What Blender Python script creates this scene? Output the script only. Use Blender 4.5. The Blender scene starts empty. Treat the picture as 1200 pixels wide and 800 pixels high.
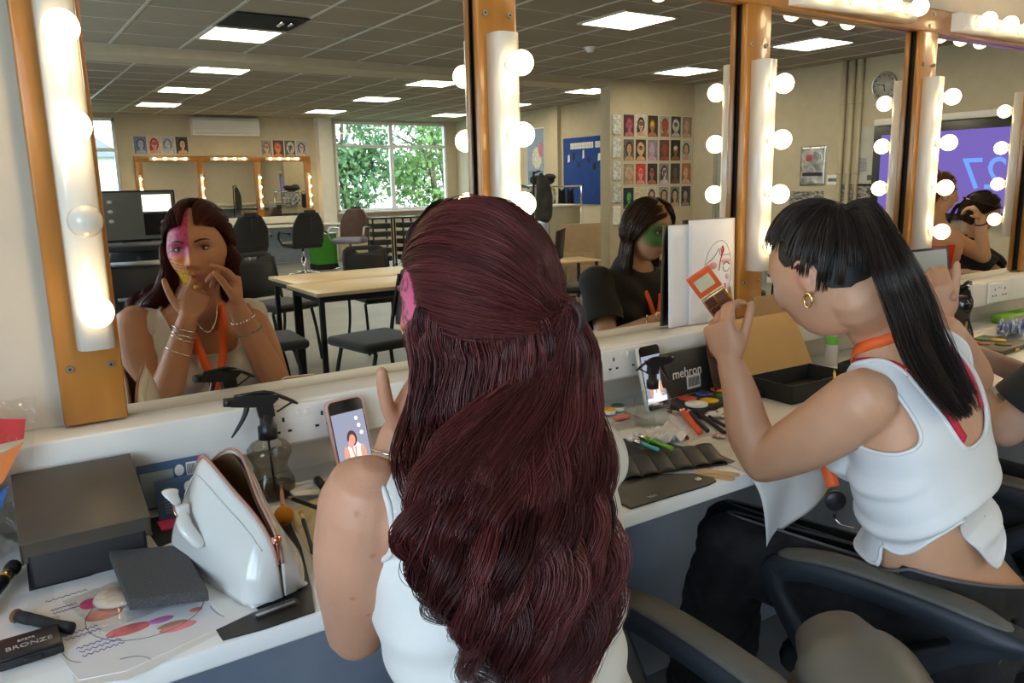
import bpy, bmesh, math, random
import numpy as np
from mathutils import Vector, Matrix

random.seed(7)
RNG = np.random.default_rng(11)
PI = math.pi
SC = bpy.context.scene
COL = SC.collection

# ------------------------------------------------------------------ camera
CAM_F, CAM_YAW, CAM_PITCH, CAM_ROLL = 931.28, math.radians(33.748), math.radians(11.094), math.radians(-1.340)
CAM_POS = Vector((0.0, -1.4725, 1.3564))
_f = Vector((math.sin(CAM_YAW)*math.cos(CAM_PITCH), math.cos(CAM_YAW)*math.cos(CAM_PITCH), -math.sin(CAM_PITCH)))
_r0 = Vector((math.cos(CAM_YAW), -math.sin(CAM_YAW), 0)); _u0 = _r0.cross(_f)
_r = _r0*math.cos(CAM_ROLL) + _u0*math.sin(CAM_ROLL); _u = _u0*math.cos(CAM_ROLL) - _r0*math.sin(CAM_ROLL)
cam_data = bpy.data.cameras.new('camera'); cam = bpy.data.objects.new('camera', cam_data); COL.objects.link(cam)
cam_data.sensor_width = 36; cam_data.lens = CAM_F/1200*36; cam_data.clip_start = 0.02; cam_data.clip_end = 200
cam.matrix_world = Matrix(((_r.x, _u.x, -_f.x, CAM_POS.x), (_r.y, _u.y, -_f.y, CAM_POS.y), (_r.z, _u.z, -_f.z, CAM_POS.z), (0, 0, 0, 1)))
SC.camera = cam

# ------------------------------------------------------------------ exposure, sky, daylight
SC.view_settings.view_transform = 'Standard'; SC.view_settings.look = 'None'
SC.view_settings.gamma = 1.0; SC.view_settings.use_curve_mapping = False
SC.view_settings.exposure = 1.32
try:
    SC.cycles.max_bounces = 10; SC.cycles.transparent_max_bounces = 16; SC.cycles.glossy_bounces = 6
    SC.cycles.sample_clamp_indirect = 4.0; SC.cycles.caustics_refractive = False; SC.cycles.caustics_reflective = False
except Exception:
    pass
world = bpy.data.worlds.new('sky'); SC.world = world; world.use_nodes = True
_wn = world.node_tree.nodes; _wl = world.node_tree.links
_bg = _wn['Background']; _bg.inputs[1].default_value = 1.0
_geo = _wn.new('ShaderNodeTexCoord'); _sep = _wn.new('ShaderNodeSeparateXYZ'); _ramp = _wn.new('ShaderNodeValToRGB')
_wl.new(_geo.outputs['Generated'], _sep.inputs[0]); _wl.new(_sep.outputs['Z'], _ramp.inputs[0]); _wl.new(_ramp.outputs[0], _bg.inputs[0])
_ramp.color_ramp.elements[0].position = 0.0; _ramp.color_ramp.elements[0].color = (0.80, 0.90, 1.0, 1)
_ramp.color_ramp.elements[1].position = 0.9; _ramp.color_ramp.elements[1].color = (0.45, 0.65, 1.0, 1)
WORLD_STRENGTH = 4.6
_bg.inputs[1].default_value = WORLD_STRENGTH

def daylight(name, loc, rot, sx, sy, power, col):
    l = bpy.data.lights.new(name, 'AREA'); l.shape = 'RECTANGLE'; l.size = sx; l.size_y = sy; l.energy = power; l.color = col
    o = bpy.data.objects.new(name, l); COL.objects.link(o); o.location = loc; o.rotation_euler = rot; return o
BULB_EMIT = 6.8
PANEL_EMIT = 10.0
# daylight entering by the windows of the side wall (behind and left of the camera) and of the end wall
def portal(loc, rot, sx, sy):
    o = daylight('window_portal', loc, rot, sx, sy, 1, (1,1,1)); o.data.cycles.is_portal = True
portal((-1.52, -2.45, 1.65), (0, -PI/2, 0), 1.5, 2.7)
portal((-1.52, -6.25, 1.65), (0, -PI/2, 0), 1.5, 2.7)
portal((7.31, -13.60, 1.79), (PI/2, 0, 0), 2.5, 1.74)

# ------------------------------------------------------------------ helpers
class MB:
    """collects shapes, then becomes one mesh"""
    def __init__(s): s.v = []; s.f = []; s.m = []; s.s = []
    def add(s, vs, fs, mat=0, smooth=False, M=None):
        b = len(s.v)
        if M is not None: vs = [M @ Vector(p) for p in vs]
        s.v += [tuple(p) for p in vs]
        s.f += [tuple(i+b for i in f) for f in fs]; s.m += [mat]*len(fs); s.s += [smooth]*len(fs)
        return s
    def box(s, x0, x1, y0, y1, z0, z1, bev=0.0, mat=0, M=None, seg=2):
        x0, x1 = min(x0, x1), max(x0, x1); y0, y1 = min(y0, y1), max(y0, y1); z0, z1 = min(z0, z1), max(z0, z1)
        vs = [(x0,y0,z0),(x1,y0,z0),(x1,y1,z0),(x0,y1,z0),(x0,y0,z1),(x1,y0,z1),(x1,y1,z1),(x0,y1,z1)]
        fs = [(0,3,2,1),(4,5,6,7),(0,1,5,4),(1,2,6,5),(2,3,7,6),(3,0,4,7)]
        if bev <= 0: return s.add(vs, fs, mat, False, M)
        bev = min(bev, 0.49*min(x1-x0, y1-y0, z1-z0))
        bm = bmesh.new(); bv = [bm.verts.new(p) for p in vs]
        for f in fs: bm.faces.new([bv[i] for i in f])
        bmesh.ops.bevel(bm, geom=bm.edges[:], offset=bev, segments=seg, profile=0.5, affect='EDGES')
        bm.verts.index_update()
        s.add([v.co.copy() for v in bm.verts], [[v.index for v in f.verts] for f in bm.faces], mat, True, M); bm.free(); return s
    def quad(s, a, b, c, d, mat=0, M=None): return s.add([a, b, c, d], [(0,1,2,3)], mat, False, M)
    def prism(s, poly, h0, h1, mat=0, M=None, smooth=False):
        """outline in xy, extruded along z"""
        n = len(poly)
        vs = [(p[0], p[1], h0) for p in poly] + [(p[0], p[1], h1) for p in poly]
        fs = [tuple(range(n-1, -1, -1)), tuple(range(n, 2*n))]
        s.add(vs, fs, mat, False, M)
        b = len(s.v)-2*n
        for i in range(n):
            s.f.append((b+i, b+(i+1) % n, b+n+(i+1) % n, b+n+i)); s.m.append(mat); s.s.append(smooth)
        return s
    def tube(s, pts, rad, n=10, mat=0, M=None, cap=True, closed=False, asp=1.0, ref=None, rnd=False):
        P = [Vector(p) for p in pts]; k = len(P)
        if not hasattr(rad, '__len__'): rad = [rad]*k
        rad = list(rad)
        if rnd and not closed:      # rounded ends
            d0 = (P[0]-P[1]).normalized(); d1 = (P[-1]-P[-2]).normalized()
            r0, r1 = rad[0], rad[-1]
            P = [P[0]+d0*r0*.95, P[0]+d0*r0*.6] + P + [P[-1]+d1*r1*.6, P[-1]+d1*r1*.95]
            rad = [r0*.3, r0*.8] + rad + [r1*.8, r1*.3]; k = len(P)
        T = []
        for i in range(k):
            if closed: t = P[(i+1) % k]-P[i-1]
            else: t = P[min(i+1, k-1)]-P[max(i-1, 0)]
            T.append(t.normalized() if t.length > 1e-9 else Vector((0,0,1)))
        if ref is None:
            ref = Vector((0,0,1)) if abs(T[0].z) < .9 else Vector((1,0,0))
        N = (Vector(ref)-T[0]*Vector(ref).dot(T[0])).normalized()
        vs = []
        for i in range(k):
            N = (N - T[i]*N.dot(T[i]))
            N = N.normalized() if N.length > 1e-6 else T[i].orthogonal().normalized()
            B = T[i].cross(N)
            for j in range(n):
                a = 2*PI*j/n
                vs.append(P[i]+N*(math.cos(a)*rad[i]*asp)+B*(math.sin(a)*rad[i]))
        fs = []
        for i in range(k if closed else k-1):
            for j in range(n):
                a, b = i*n+j, i*n+(j+1) % n; c, d = ((i+1) % k)*n+(j+1) % n, ((i+1) % k)*n+j
                fs.append((a, b, c, d))
        if cap and not closed: fs += [tuple(range(n-1, -1, -1)), tuple(range((k-1)*n, k*n))]
        return s.add(vs, fs, mat, True, M)
    def cyl(s, p0, p1, r0, r1=None, n=16, mat=0, M=None):
        r1 = r0 if r1 is None else r1
        s.tube([p0, p1], [r0, r1], n, mat, M)
        k = len(s.s)
        s.s[k-1] = s.s[k-2] = False
        return s
    def lathe(s, prof, n=24, mat=0, M=None, cap=True):
        vs = []; k = len(prof)
        for r, z in prof:
            for j in range(n): vs.append((r*math.cos(2*PI*j/n), r*math.sin(2*PI*j/n), z))
        fs = [(i*n+j, i*n+(j+1) % n, (i+1)*n+(j+1) % n, (i+1)*n+j) for i in range(k-1) for j in range(n)]
        if cap: fs += [tuple(range(n-1, -1, -1)), tuple(range((k-1)*n, k*n))]
        return s.add(vs, fs, mat, True, M)
    def ell(s, c, r, M=None, nu=20, nv=12, mat=0):
        if not hasattr(r, '__len__'): r = (r, r, r)
        vs = [(c[0], c[1], c[2]-r[2])]
        for i in range(1, nv):
            t = -PI/2+PI*i/nv
            for j in range(nu):
                a = 2*PI*j/nu; vs.append((c[0]+r[0]*math.cos(t)*math.cos(a), c[1]+r[1]*math.cos(t)*math.sin(a), c[2]+r[2]*math.sin(t)))
        vs.append((c[0], c[1], c[2]+r[2])); L = len(vs)-1
        fs = [(0, 1+(j+1) % nu, 1+j) for j in range(nu)]
        for i in range(nv-2):
            for j in range(nu):
                a = 1+i*nu; fs.append((a+j, a+(j+1) % nu, a+nu+(j+1) % nu, a+nu+j))
        a = 1+(nv-2)*nu; fs += [(a+j, a+(j+1) % nu, L) for j in range(nu)]
        return s.add(vs, fs, mat, True, M)
    def grid(s, fn, nu, nv, mat=0, M=None, smooth=True):
        vs = [fn(i/nu, j/nv) for j in range(nv+1) for i in range(nu+1)]
        fs = [(j*(nu+1)+i, j*(nu+1)+i+1, (j+1)*(nu+1)+i+1, (j+1)*(nu+1)+i) for j in range(nv) for i in range(nu)]
        return s.add(vs, fs, mat, smooth, M)
    def build(s, name, mats, parent=None, label=None, **props):
        me = bpy.data.meshes.new(name); me.from_pydata(s.v, [], s.f)
        if not isinstance(mats, (list, tuple)): mats = [mats]
        for m in mats: me.materials.append(m)
        me.polygons.foreach_set('material_index', s.m); me.polygons.foreach_set('use_smooth', s.s); me.update()
        return link(name, me, parent, label, **props)

def link(name, me, parent=None, label=None, **props):
    o = bpy.data.objects.new(name, me); COL.objects.link(o)
    if parent is not None: o.parent = parent
    if label: o['label'] = label
    for k, v in props.items(): o[k] = v
    return o
def solidify(o, t, off=0.0):
    m = o.modifiers.new('thickness', 'SOLIDIFY'); m.thickness = t; m.offset = off; return o
def thing(name, label, cat, loc=(0,0,0), rot=(0,0,0), group=None):
    o = bpy.data.objects.new(name, None); COL.objects.link(o); o.location = loc
    o.rotation_euler = rot if hasattr(rot, '__len__') else (0, 0, rot)
    o.empty_display_size = .05
    o['label'] = label; o['category'] = cat
    if group: o['group'] = group
    return o
def tag(o, label, cat, group=None):
    o['label'] = label; o['category'] = cat
    if group: o['group'] = group
    return o
def struct(name, mb, mats):
    o = mb.build(name, mats); o['kind'] = 'structure'; return o
def dup(root, loc=None, rot=None, label=None, group=None):
    def cp(o, par):
        c = o.copy(); COL.objects.link(c); c.parent = par
        for ch in [k for k in o.children]: cp(ch, c)
        return c
    r = cp(root, None)
    if loc is not None: r.location = loc
    if rot is not None: r.rotation_euler = rot if hasattr(rot, '__len__') else (0, 0, rot)
    if label: r['label'] = label
    if group: r['group'] = group
    return r
def xf(loc=(0,0,0), rz=0.0, rx=0.0, ry=0.0):
    return Matrix.Translation(loc) @ Matrix.Rotation(rz, 4, 'Z') @ Matrix.Rotation(ry, 4, 'Y') @ Matrix.Rotation(rx, 4, 'X')
def text(body, size, parent, loc, rot, m, name='lettering', extrude=0.0003, align='CENTER', label=None):
    c = bpy.data.curves.new(name, 'FONT'); c.body = body; c.size = size; c.extrude = extrude; c.align_x = align; c.align_y = 'CENTER'
    c.resolution_u = 3
    o0 = bpy.data.objects.new(name, c); COL.objects.link(o0); c.materials.append(m)
    me = bpy.data.meshes.new_from_object(o0.evaluated_get(bpy.context.evaluated_depsgraph_get())); me.name = name
    bpy.data.objects.remove(o0); o = bpy.data.objects.new(name, me); COL.objects.link(o); o.parent = parent; o.location = loc; o.rotation_euler = rot
    if label: o['label'] = label
    return o
def smooth_path(pts, n):
    """Catmull-Rom through pts"""
    P = [Vector(p) for p in pts]; P = [2*P[0]-P[1]] + P + [2*P[-1]-P[-2]]; out = []; k = len(P)-3
    for q in range(n):
        t = q/(n-1)*k; i = min(int(t), k-1); t -= i; a, b, c, d = P[i:i+4]
        out.append(0.5*((2*b)+(c-a)*t+(2*a-5*b+4*c-d)*t*t+(-a+3*b-3*c+d)*t**3))
    return out

# ------------------------------------------------------------------ materials
MATS = {}
def mat(name, col, rough=.5, metal=0., var=.06, scale=8., bump=0., bscale=60., coat=0., trans=0., ior=1.45, emit=None, estr=0., spec=None, stretch=(1,1,1), col2=None, sheen=0., alpha=1.0, aniso=0.):
    m = bpy.data.materials.new(name); m.use_nodes = True; nt = m.node_tree; N = nt.nodes; L = nt.links
    b = N['Principled BSDF']
    def I(k, v):
        if k in b.inputs: b.inputs[k].default_value = v
    I('Roughness', rough); I('Metallic', metal); I('Coat Weight', coat); I('Coat Roughness', .08); I('Transmission Weight', trans); I('IOR', ior)
    I('Sheen Weight', sheen); I('Alpha', alpha); I('Anisotropic', aniso)
    if spec is not None: I('Specular IOR Level', spec)
    tc = N.new('ShaderNodeTexCoord'); mp = N.new('ShaderNodeMapping'); mp.inputs['Scale'].default_value = stretch; L.new(tc.outputs['Object'], mp.inputs[0])
    nz = N.new('ShaderNodeTexNoise'); nz.inputs['Scale'].default_value = scale; nz.inputs['Detail'].default_value = 3; L.new(mp.outputs[0], nz.inputs['Vector'])
    mx = N.new('ShaderNodeMix'); mx.data_type = 'RGBA'
    c = Vector(col[:3]); c2 = Vector(col2[:3]) if col2 else None
    lo = c*(1-var) if c2 is None else c; hi = Vector([min(1, k*(1+var)) for k in c]) if c2 is None else c2
    mx.inputs[6].default_value = (*lo, 1); mx.inputs[7].default_value = (*hi, 1)
    rp = N.new('ShaderNodeMapRange'); rp.inputs[1].default_value = .35; rp.inputs[2].default_value = .65; L.new(nz.outputs[0], rp.inputs[0])
    L.new(rp.outputs[0], mx.inputs[0]); L.new(mx.outputs[2], b.inputs['Base Color'])
    if bump:
        n2 = N.new('ShaderNodeTexNoise'); n2.inputs['Scale'].default_value = bscale; L.new(mp.outputs[0], n2.inputs['Vector'])
        bp = N.new('ShaderNodeBump'); bp.inputs['Strength'].default_value = bump; bp.inputs['Distance'].default_value = .01
        L.new(n2.outputs[0], bp.inputs['Height']); L.new(bp.outputs[0], b.inputs['Normal'])
    if emit is not None: I('Emission Color', (*emit, 1)); I('Emission Strength', estr)
    MATS[name] = m; return m
def col_attr_mat(name, rough=.5, bump=0., bscale=200., var=.08, scale=25., sheen=0., spec=.4, sss=0.):
    """colour comes from the mesh's own paint layer (make-up, tattoos, printed pattern)"""
    m = bpy.data.materials.new(name); m.use_nodes = True; nt = m.node_tree; N = nt.nodes; L = nt.links; b = N['Principled BSDF']
    at = N.new('ShaderNodeAttribute'); at.attribute_name = 'Col'
    tc = N.new('ShaderNodeTexCoord'); nz = N.new('ShaderNodeTexNoise'); nz.inputs['Scale'].default_value = scale; L.new(tc.outputs['Object'], nz.inputs['Vector'])
    mr = N.new('ShaderNodeMapRange'); mr.inputs[3].default_value = 1-var; mr.inputs[4].default_value = 1+var; L.new(nz.outputs[0], mr.inputs[0])
    vm = N.new('ShaderNodeVectorMath'); vm.operation = 'SCALE'; L.new(at.outputs['Color'], vm.inputs[0]); L.new(mr.outputs[0], vm.inputs['Scale'])
    L.new(vm.outputs[0], b.inputs['Base Color']); b.inputs['Roughness'].default_value = rough
    b.inputs['Specular IOR Level'].default_value = spec
    if sss:
        b.inputs['Subsurface Weight'].default_value = sss; b.inputs['Subsurface Radius'].default_value = (.9, .35, .2); b.inputs['Subsurface Scale'].default_value = .008
    if bump:
        n2 = N.new('ShaderNodeTexNoise'); n2.inputs['Scale'].default_value = bscale; L.new(tc.outputs['Object'], n2.inputs['Vector'])
        bp = N.new('ShaderNodeBump'); bp.inputs['Strength'].default_value = bump; bp.inputs['Distance'].default_value = .004
        L.new(n2.outputs[0], bp.inputs['Height']); L.new(bp.outputs[0], b.inputs['Normal'])
    return m

m_wall = mat('cream wall paint', (.52,.455,.335), .85, var=.03, bump=.04, bscale=90)
m_wallf = mat('off-white wall paint', (.62,.55,.45), .8, var=.03, bump=.04, bscale=90)
m_white = mat('white painted board', (.72,.70,.65), .42, var=.03)
m_desk = mat('white laminate', (.78,.78,.76), .28, var=.02)
m_under = mat('blue-grey under-desk panel', (.27,.325,.42), .5, var=.06)
m_plastic = mat('white plastic', (.80,.79,.76), .25, var=.02)
m_fixture = mat('cream glossy fixture', (.84,.80,.72), .22, var=.02, coat=.3)
m_wood = mat('orange varnished wood', (.37,.145,.022), .33, col2=(.46,.195,.035), scale=5, stretch=(5,5,.6), coat=.35)
m_screw = mat('dull screw metal', (.42,.40,.36), .35, metal=1)
m_chrome = mat('chrome', (.85,.85,.86), .08, metal=1, var=.01)
m_gold = mat('gold metal', (.83,.60,.25), .2, metal=1, var=.02)
m_rose = mat('rose gold metal', (.80,.42,.32), .2, metal=1, var=.02)
m_mirror = mat('silvered mirror', (.76,.74,.665), .0, metal=1, var=.0)
m_black = mat('black plastic', (.012,.012,.014), .35, var=.1)
m_blackm = mat('matt black', (.018,.018,.02), .75, var=.15)
m_blackg = mat('glossy black', (.01,.01,.012), .12, var=.05)
m_steel = mat('brushed steel', (.55,.56,.57), .3, metal=1)
m_ceil = mat('grey ceiling tile', (.33,.285,.22), .9, var=.05, scale=2.0, bump=.05, bscale=150)
m_tbar = mat('ceiling grid metal', (.60,.58,.54), .35, metal=.3)
m_dark = mat('dark void', (.006,.006,.006), .9)
m_floor = mat('grey vinyl floor', (.27,.275,.27), .42, var=.10, scale=2.5)
def emitter(name, col, s):
    m = bpy.data.materials.new(name); m.use_nodes = True; nt = m.node_tree; nt.nodes.clear()
    e = nt.nodes.new('ShaderNodeEmission'); o = nt.nodes.new('ShaderNodeOutputMaterial'); e.inputs[0].default_value = (*col, 1); e.inputs[1].default_value = s
    nt.links.new(e.outputs[0], o.inputs[0]); return m
m_bulb = emitter('lit bulb glass', (1.0, .72, .38), BULB_EMIT)
m_bulboff = mat('unlit frosted bulb', (.80,.76,.68), .2, var=.02, coat=.4)
m_panel = emitter('lit ceiling diffuser', (1.0, .90, .68), PANEL_EMIT)
m_skin = col_attr_mat('skin', .48, bump=.10, bscale=350, sss=.12)
_bg = {}
def bgm(c):
    if c not in _bg: _bg[c] = mat('print ink %d' % len(_bg), c, .35, var=.25, scale=30)
    return _bg[c]
m_fabric = mat('black chair fabric', (.020,.020,.019), .9, var=.3, scale=120, bump=.15, bscale=500, sheen=.2)
m_vinyl = mat('black vinyl', (.018,.018,.02), .35, var=.1, bump=.05, bscale=300)
m_brown = mat('brown leather', (.085,.045,.035), .4, var=.15, bump=.08, bscale=200)
m_lilac = mat('lilac vinyl seat', (.22,.21,.30), .45)
m_tablewood = mat('pale beech laminate', (.60,.44,.25), .32, col2=(.66,.49,.29), scale=3, stretch=(1,8,1))
m_card = mat('brown cardboard', (.40,.28,.165), .85, var=.06)
m_cardd = mat('dark brown cardboard', (.25,.165,.09), .85, var=.06)
m_paper = mat('white paper', (.80,.79,.76), .7, var=.02)
# ------------------------------------------------------------------ the room (y = 0 is the mirror wall, the room runs to y = -13.7)
XL, XR, YB, ZC = -1.55, 8.78, -13.66, 2.70
DZ = .825                      # worktop height
b = MB(); b.box(XL-.2, XR+.2, YB-.2, .2, -.12, 0); struct('floor', b, m_floor)
# ceiling of suspended tiles, unbroken above the painted open tile beside a light
LIGHTS = [(2.14,-5.88),(4.79,-3.84),(7.57,-5.85),(7.31,-3.86),(2.52,-7.98),(2.55,-10.02),(2.60,-12.0),(5.25,-8.1),(5.35,-10.1),(5.35,-12.2),(7.78,-7.95),(7.78,-10.1),(7.78,-12.1),(1.9,-3.84),(4.79,-1.5),(7.4,-1.6)]
b = MB(); b.box(XL-.2, XR+.2, YB-.2, .2, ZC+.30, ZC+.38)
b.box(XL-.2, XR+.2, YB-.2, .2, ZC, ZC+.004)
struct('ceiling', b, [m_ceil])
b = MB()
for i in range(18):
    x = -1.16+.6*i; b.box(x-.012, x+.012, -6.86, 0, ZC-.005, ZC+.001)
    x = -1.38+.6*i; b.box(x-.012, x+.012, YB, -6.9, ZC-.005, ZC+.001)
for j in range(24):
    y = -.34-.5925*j-.0
    b.box(XL, XR, y-.007, y+.007, ZC-.0035, ZC+.001)
struct('trim_1', b, m_tbar)
# walls
b = MB(); b.box(XL-.2, XR+.2, 0, .14, 0, 3.1, 0); struct('wall_front', b, m_wallf)
b = MB(); b.box(XR, XR+.2, YB, 0, 0, 3.1); struct('wall_right', b, m_wall)
def wall_with_holes(name, axis, at, thick, a0, a1, holes, m):
    """holes: (u0,u1,z0,z1), sorted along u"""
    b = MB(); u = a0
    def put(u0, u1, z0, z1):
        if u1-u0 < 1e-4 or z1-z0 < 1e-4: return
        if axis == 'y': b.box(u0, u1, at, at+thick, z0, z1)
        else: b.box(at, at+thick, u0, u1, z0, z1)
    for (h0, h1, z0, z1) in holes:
        put(u, h0, 0, 3.1); put(h0, h1, 0, z0); put(h0, h1, z1, 3.1); u = h1
    put(u, a1, 0, 3.1)
    return struct(name, b, m)
wall_with_holes('wall_back', 'y', YB-.2, .2, XL-.2, XR+.2, [(.9,2.20,1.35,2.62),(6.06,8.56,.92,2.66)], m_wall)
wall_with_holes('wall_left', 'x', XL-.2, .2, YB, 0, [(-7.6,-4.9,.9,2.4),(-3.8,-1.1,.9,2.4)], m_wall)
# photo wall stub and the downstand beam across the room
b = MB(); b.box(7.2, XR, -7.05, -6.85, 0, ZC); struct('wall_partition', b, m_wall)
b = MB(); b.box(XL, 7.2, -7.35, -6.86, ZC-.085, ZC); struct('trim_2', b, m_wall)
b = MB(); b.box(5.66, 5.93, YB, YB+.22, 0, ZC); struct('trim_3', b, m_white)
# windows with real frames and glass
m_winframe = mat('white window frame', (.75,.78,.80), .35)
def thin_glass(name, col, refl=.08):
    m = bpy.data.materials.new(name); m.use_nodes = True; N = m.node_tree.nodes; L = m.node_tree.links; N.clear()
    o = N.new('ShaderNodeOutputMaterial'); t = N.new('ShaderNodeBsdfTransparent'); g = N.new('ShaderNodeBsdfGlossy'); mx = N.new('ShaderNodeMixShader'); fr = N.new('ShaderNodeLayerWeight'); pw = N.new('ShaderNodeMath'); pw.operation = 'POWER'; pw.inputs[1].default_value = 3.5; ad = N.new('ShaderNodeMath'); ad.operation = 'MULTIPLY_ADD'; ad.inputs[1].default_value = .55; ad.inputs[2].default_value = .035
    t.inputs[0].default_value = (*col, 1); g.inputs['Roughness'].default_value = .02; fr.inputs[0].default_value = .5
    L.new(fr.outputs['Facing'], pw.inputs[0]); L.new(pw.outputs[0], ad.inputs[0]); L.new(ad.outputs[0], mx.inputs[0]); L.new(t.outputs[0], mx.inputs[1]); L.new(g.outputs[0], mx.inputs[2]); L.new(mx.outputs[0], o.inputs[0]); return m
m_glass = thin_glass('window glass', (.93,.97,.98))
def window(n, axis, at, u0, u1, z0, z1, cols, rows, sgn=1):
    root = bpy.data.objects.new('window_%d' % n, None); COL.objects.link(root); root['kind'] = 'structure'
    b = MB(); w = .05
    def bar(a0, a1, c0, c1, d=.06):
        if axis == 'y': b.box(a0, a1, at-d/2, at+d/2, c0, c1, .004)
        else: b.box(at-d/2, at+d/2, a0, a1, c0, c1, .004)
    bar(u0, u0+w, z0, z1); bar(u1-w, u1, z0, z1); bar(u0, u1, z0, z0+w); bar(u0, u1, z1-w, z1)
    for c in cols: bar(c-.04, c+.04, z0, z1, .07)
    for r in rows: bar(u0, u1, r-.03, r+.03, .065)
    f = b.build('window_frame', m_winframe, root); f['kind'] = 'structure'
    b = MB()
    if axis == 'y': b.box(u0, u1, at-.003, at+.003, z0, z1)
    else: b.box(at-.003, at+.003, u0, u1, z0, z1)
    g = b.build('window_glass', m_glass, root); g['kind'] = 'structure'
    b = MB()
    if axis == 'y': b.box(u0-.05, u1+.05, at, at+.18, z0-.035, z0, .006)
    else: b.box(at, at+.18, u0-.05, u1+.05, z0-.035, z0, .006)
    g = b.build('window_sill', m_white, root); g['kind'] = 'structure'
window(1, 'y', YB-.05, .9, 2.20, 1.35, 2.62, [1.5], [2.1])
window(2, 'y', YB-.05, 6.06, 8.56, .92, 2.66, [7.28], [2.19])
window(3, 'x', XL-.06, -3.8, -1.1, .9, 2.4, [-2.45], [1.95])
window(4, 'x', XL-.06, -7.6, -4.9, .9, 2.4, [-6.25], [1.95])
# skirting
b = MB(); b.box(XR-.012, XR, YB, 0, 0, .10); b.box(7.2, XR, -6.862, -6.85, 0, .1); struct('baseboard_right', b, m_white)
b = MB(); b.box(XL, 5.9, YB, YB+.012, 0, .10); struct('baseboard_back', b, m_white)
# ------------------------------------------------------------------ ceiling lights
def ceiling_light(i, x, y):
    lab = {0:'square lit ceiling panel nearest the opened tile, above the tables',1:'square lit ceiling panel over the smoke detector side of the near room',2:'square lit ceiling panel just before the wall of portrait prints',3:'square lit ceiling panel near the wall clock',
           4:'first lit panel behind the ceiling beam, towards the air conditioner',5:'second lit panel behind the beam, towards the air conditioner',6:'lit ceiling panel closest to the air conditioner',7:'lit panel behind the beam in the middle of the room, nearest the beam',
           8:'middle lit panel of the central row behind the beam',9:'lit ceiling panel right before the large end windows',10:'lit ceiling panel over the blue noticeboard recess, next to the partition',11:'lit ceiling panel over the far end of the noticeboard recess',12:'last lit ceiling panel of the row beside the right wall',
           13:'lit ceiling panel over the space behind the red-haired woman',14:'lit ceiling panel above the aisle behind the make-up stations',15:'lit ceiling panel above the wall screen'}[i]
    t = thing('ceiling_light', lab, 'ceiling light', (x, y, ZC), 0, 'square ceiling light panels')
    b = MB()
    for a in ((-.305,-.275,-.305,.305),(.275,.305,-.305,.305),(-.275,.275,-.305,-.275),(-.275,.275,.275,.305)): b.box(*a, -.014, -.001)
    b.build('frame', m_tbar, t)
    b = MB(); b.box(-.275, .275, -.275, .275, -.010, -.002); b.build('diffuser', m_panel, t)
for i, (x, y) in enumerate(LIGHTS): ceiling_light(i, x, y)
# open tile beside the first light: its darkness painted as a flat black plate, pipe fittings below
t = thing('ceiling_opening', 'dark open ceiling tile with exposed fittings beside the lit panel', 'ceiling tile', (2.15,-5.25,ZC))
b = MB(); b.box(-.29,.29,-.28,.28,-.012,-.007); b.build('shade_fill', m_dark, t)
b = MB(); b.cyl((.12,0,-.02),(.12,.16,-.02),.018,mat=0); b.cyl((.20,.02,-.02),(.20,.14,-.02),.014); b.build('pipe_fitting', m_chrome, t)
t = thing('smoke_detector', 'round white smoke detector on the grey ceiling', 'smoke detector', (5.38,-5.05,ZC))
b = MB(); b.lathe([(.055,-.004),(.055,-.016),(.04,-.03),(.038,-.045),(.02,-.05)]); b.build('detector_body', m_plastic, t)
b = MB(); b.lathe([(.07,0),(.07,-.006)]); b.build('detector_base', m_plastic, t)

# ------------------------------------------------------------------ the mirror station
P0, PITCH, NP = .132, .811, 6
POSTX = [P0+PITCH*i for i in range(NP)]
MZ0, MZ1 = .984, 1.7975
ORD = ['first','second','third','fourth','fifth','sixth']
for i in range(NP-1):
    x0, x1 = POSTX[i]+.0475, POSTX[i+1]-.0475
    b = MB(); b.box(x0-.03, x1+.03, -.006, -.0005, MZ0, MZ1+.03)
    lab = ['large wall mirror showing the red-haired woman, behind the pink-cased phone','wall mirror between the two seated women, showing the girl with green face paint','wall mirror behind the dark ponytail, showing the wall clock','narrow-looking wall mirror showing the purple screen, beside the held compact','end mirror past the last visible wooden post'][i]
    o = b.build('mirror', m_mirror); tag(o, lab, 'mirror', 'mirrors of the make-up station')
fr = thing('mirror_surround', 'orange varnished wooden frame of posts and top rail around the wall mirrors', 'mirror frame', (0,0,0))
def post_mesh(w=.0955, bev=.006):
    b = MB(); b.box(-w/2, w/2, -.034, -.016, 0, 1, 0); return b
for i, px in enumerate(POSTX):
    z0 = MZ0+.003; z1 = 1.80 if i else 2.3
    b = MB(); b.box(px-.0475, px+.0475, -.034, -.014, z0, z1, .004)
    b.box(px-.040, px+.040, -.015, -.0062, z0+.01, z1, 0, 1)  # gap behind the post: a near-black block puts its shade into colour
    for (sx, sz) in ((-.030, 1.082),(.030,1.082),(-.030,1.70),(.030,1.70)):
        b.cyl((px+sx, -.0335, sz),(px+sx,-.0375,sz),.0062,.0055,12,2)
        b.cyl((px+sx, -.0375, sz),(px+sx,-.0382,sz),.0022,.0022,8,3)
    b.build('post', [m_wood, m_dark, m_screw, m_blackm], fr)
b = MB(); b.box(POSTX[0]+.0475, POSTX[-1]+.05, -.036, -.0065, 1.798, 1.868, .004)
for i in range(1, NP):
    for sx in (-.03, .03): b.cyl((POSTX[i]+sx*.3, -.0355, 1.833+sx*.6),(POSTX[i]+sx*.3,-.039,1.833+sx*.6),.005,.005,10,1)
b.build('rail', [m_wood, m_screw], fr)
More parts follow.
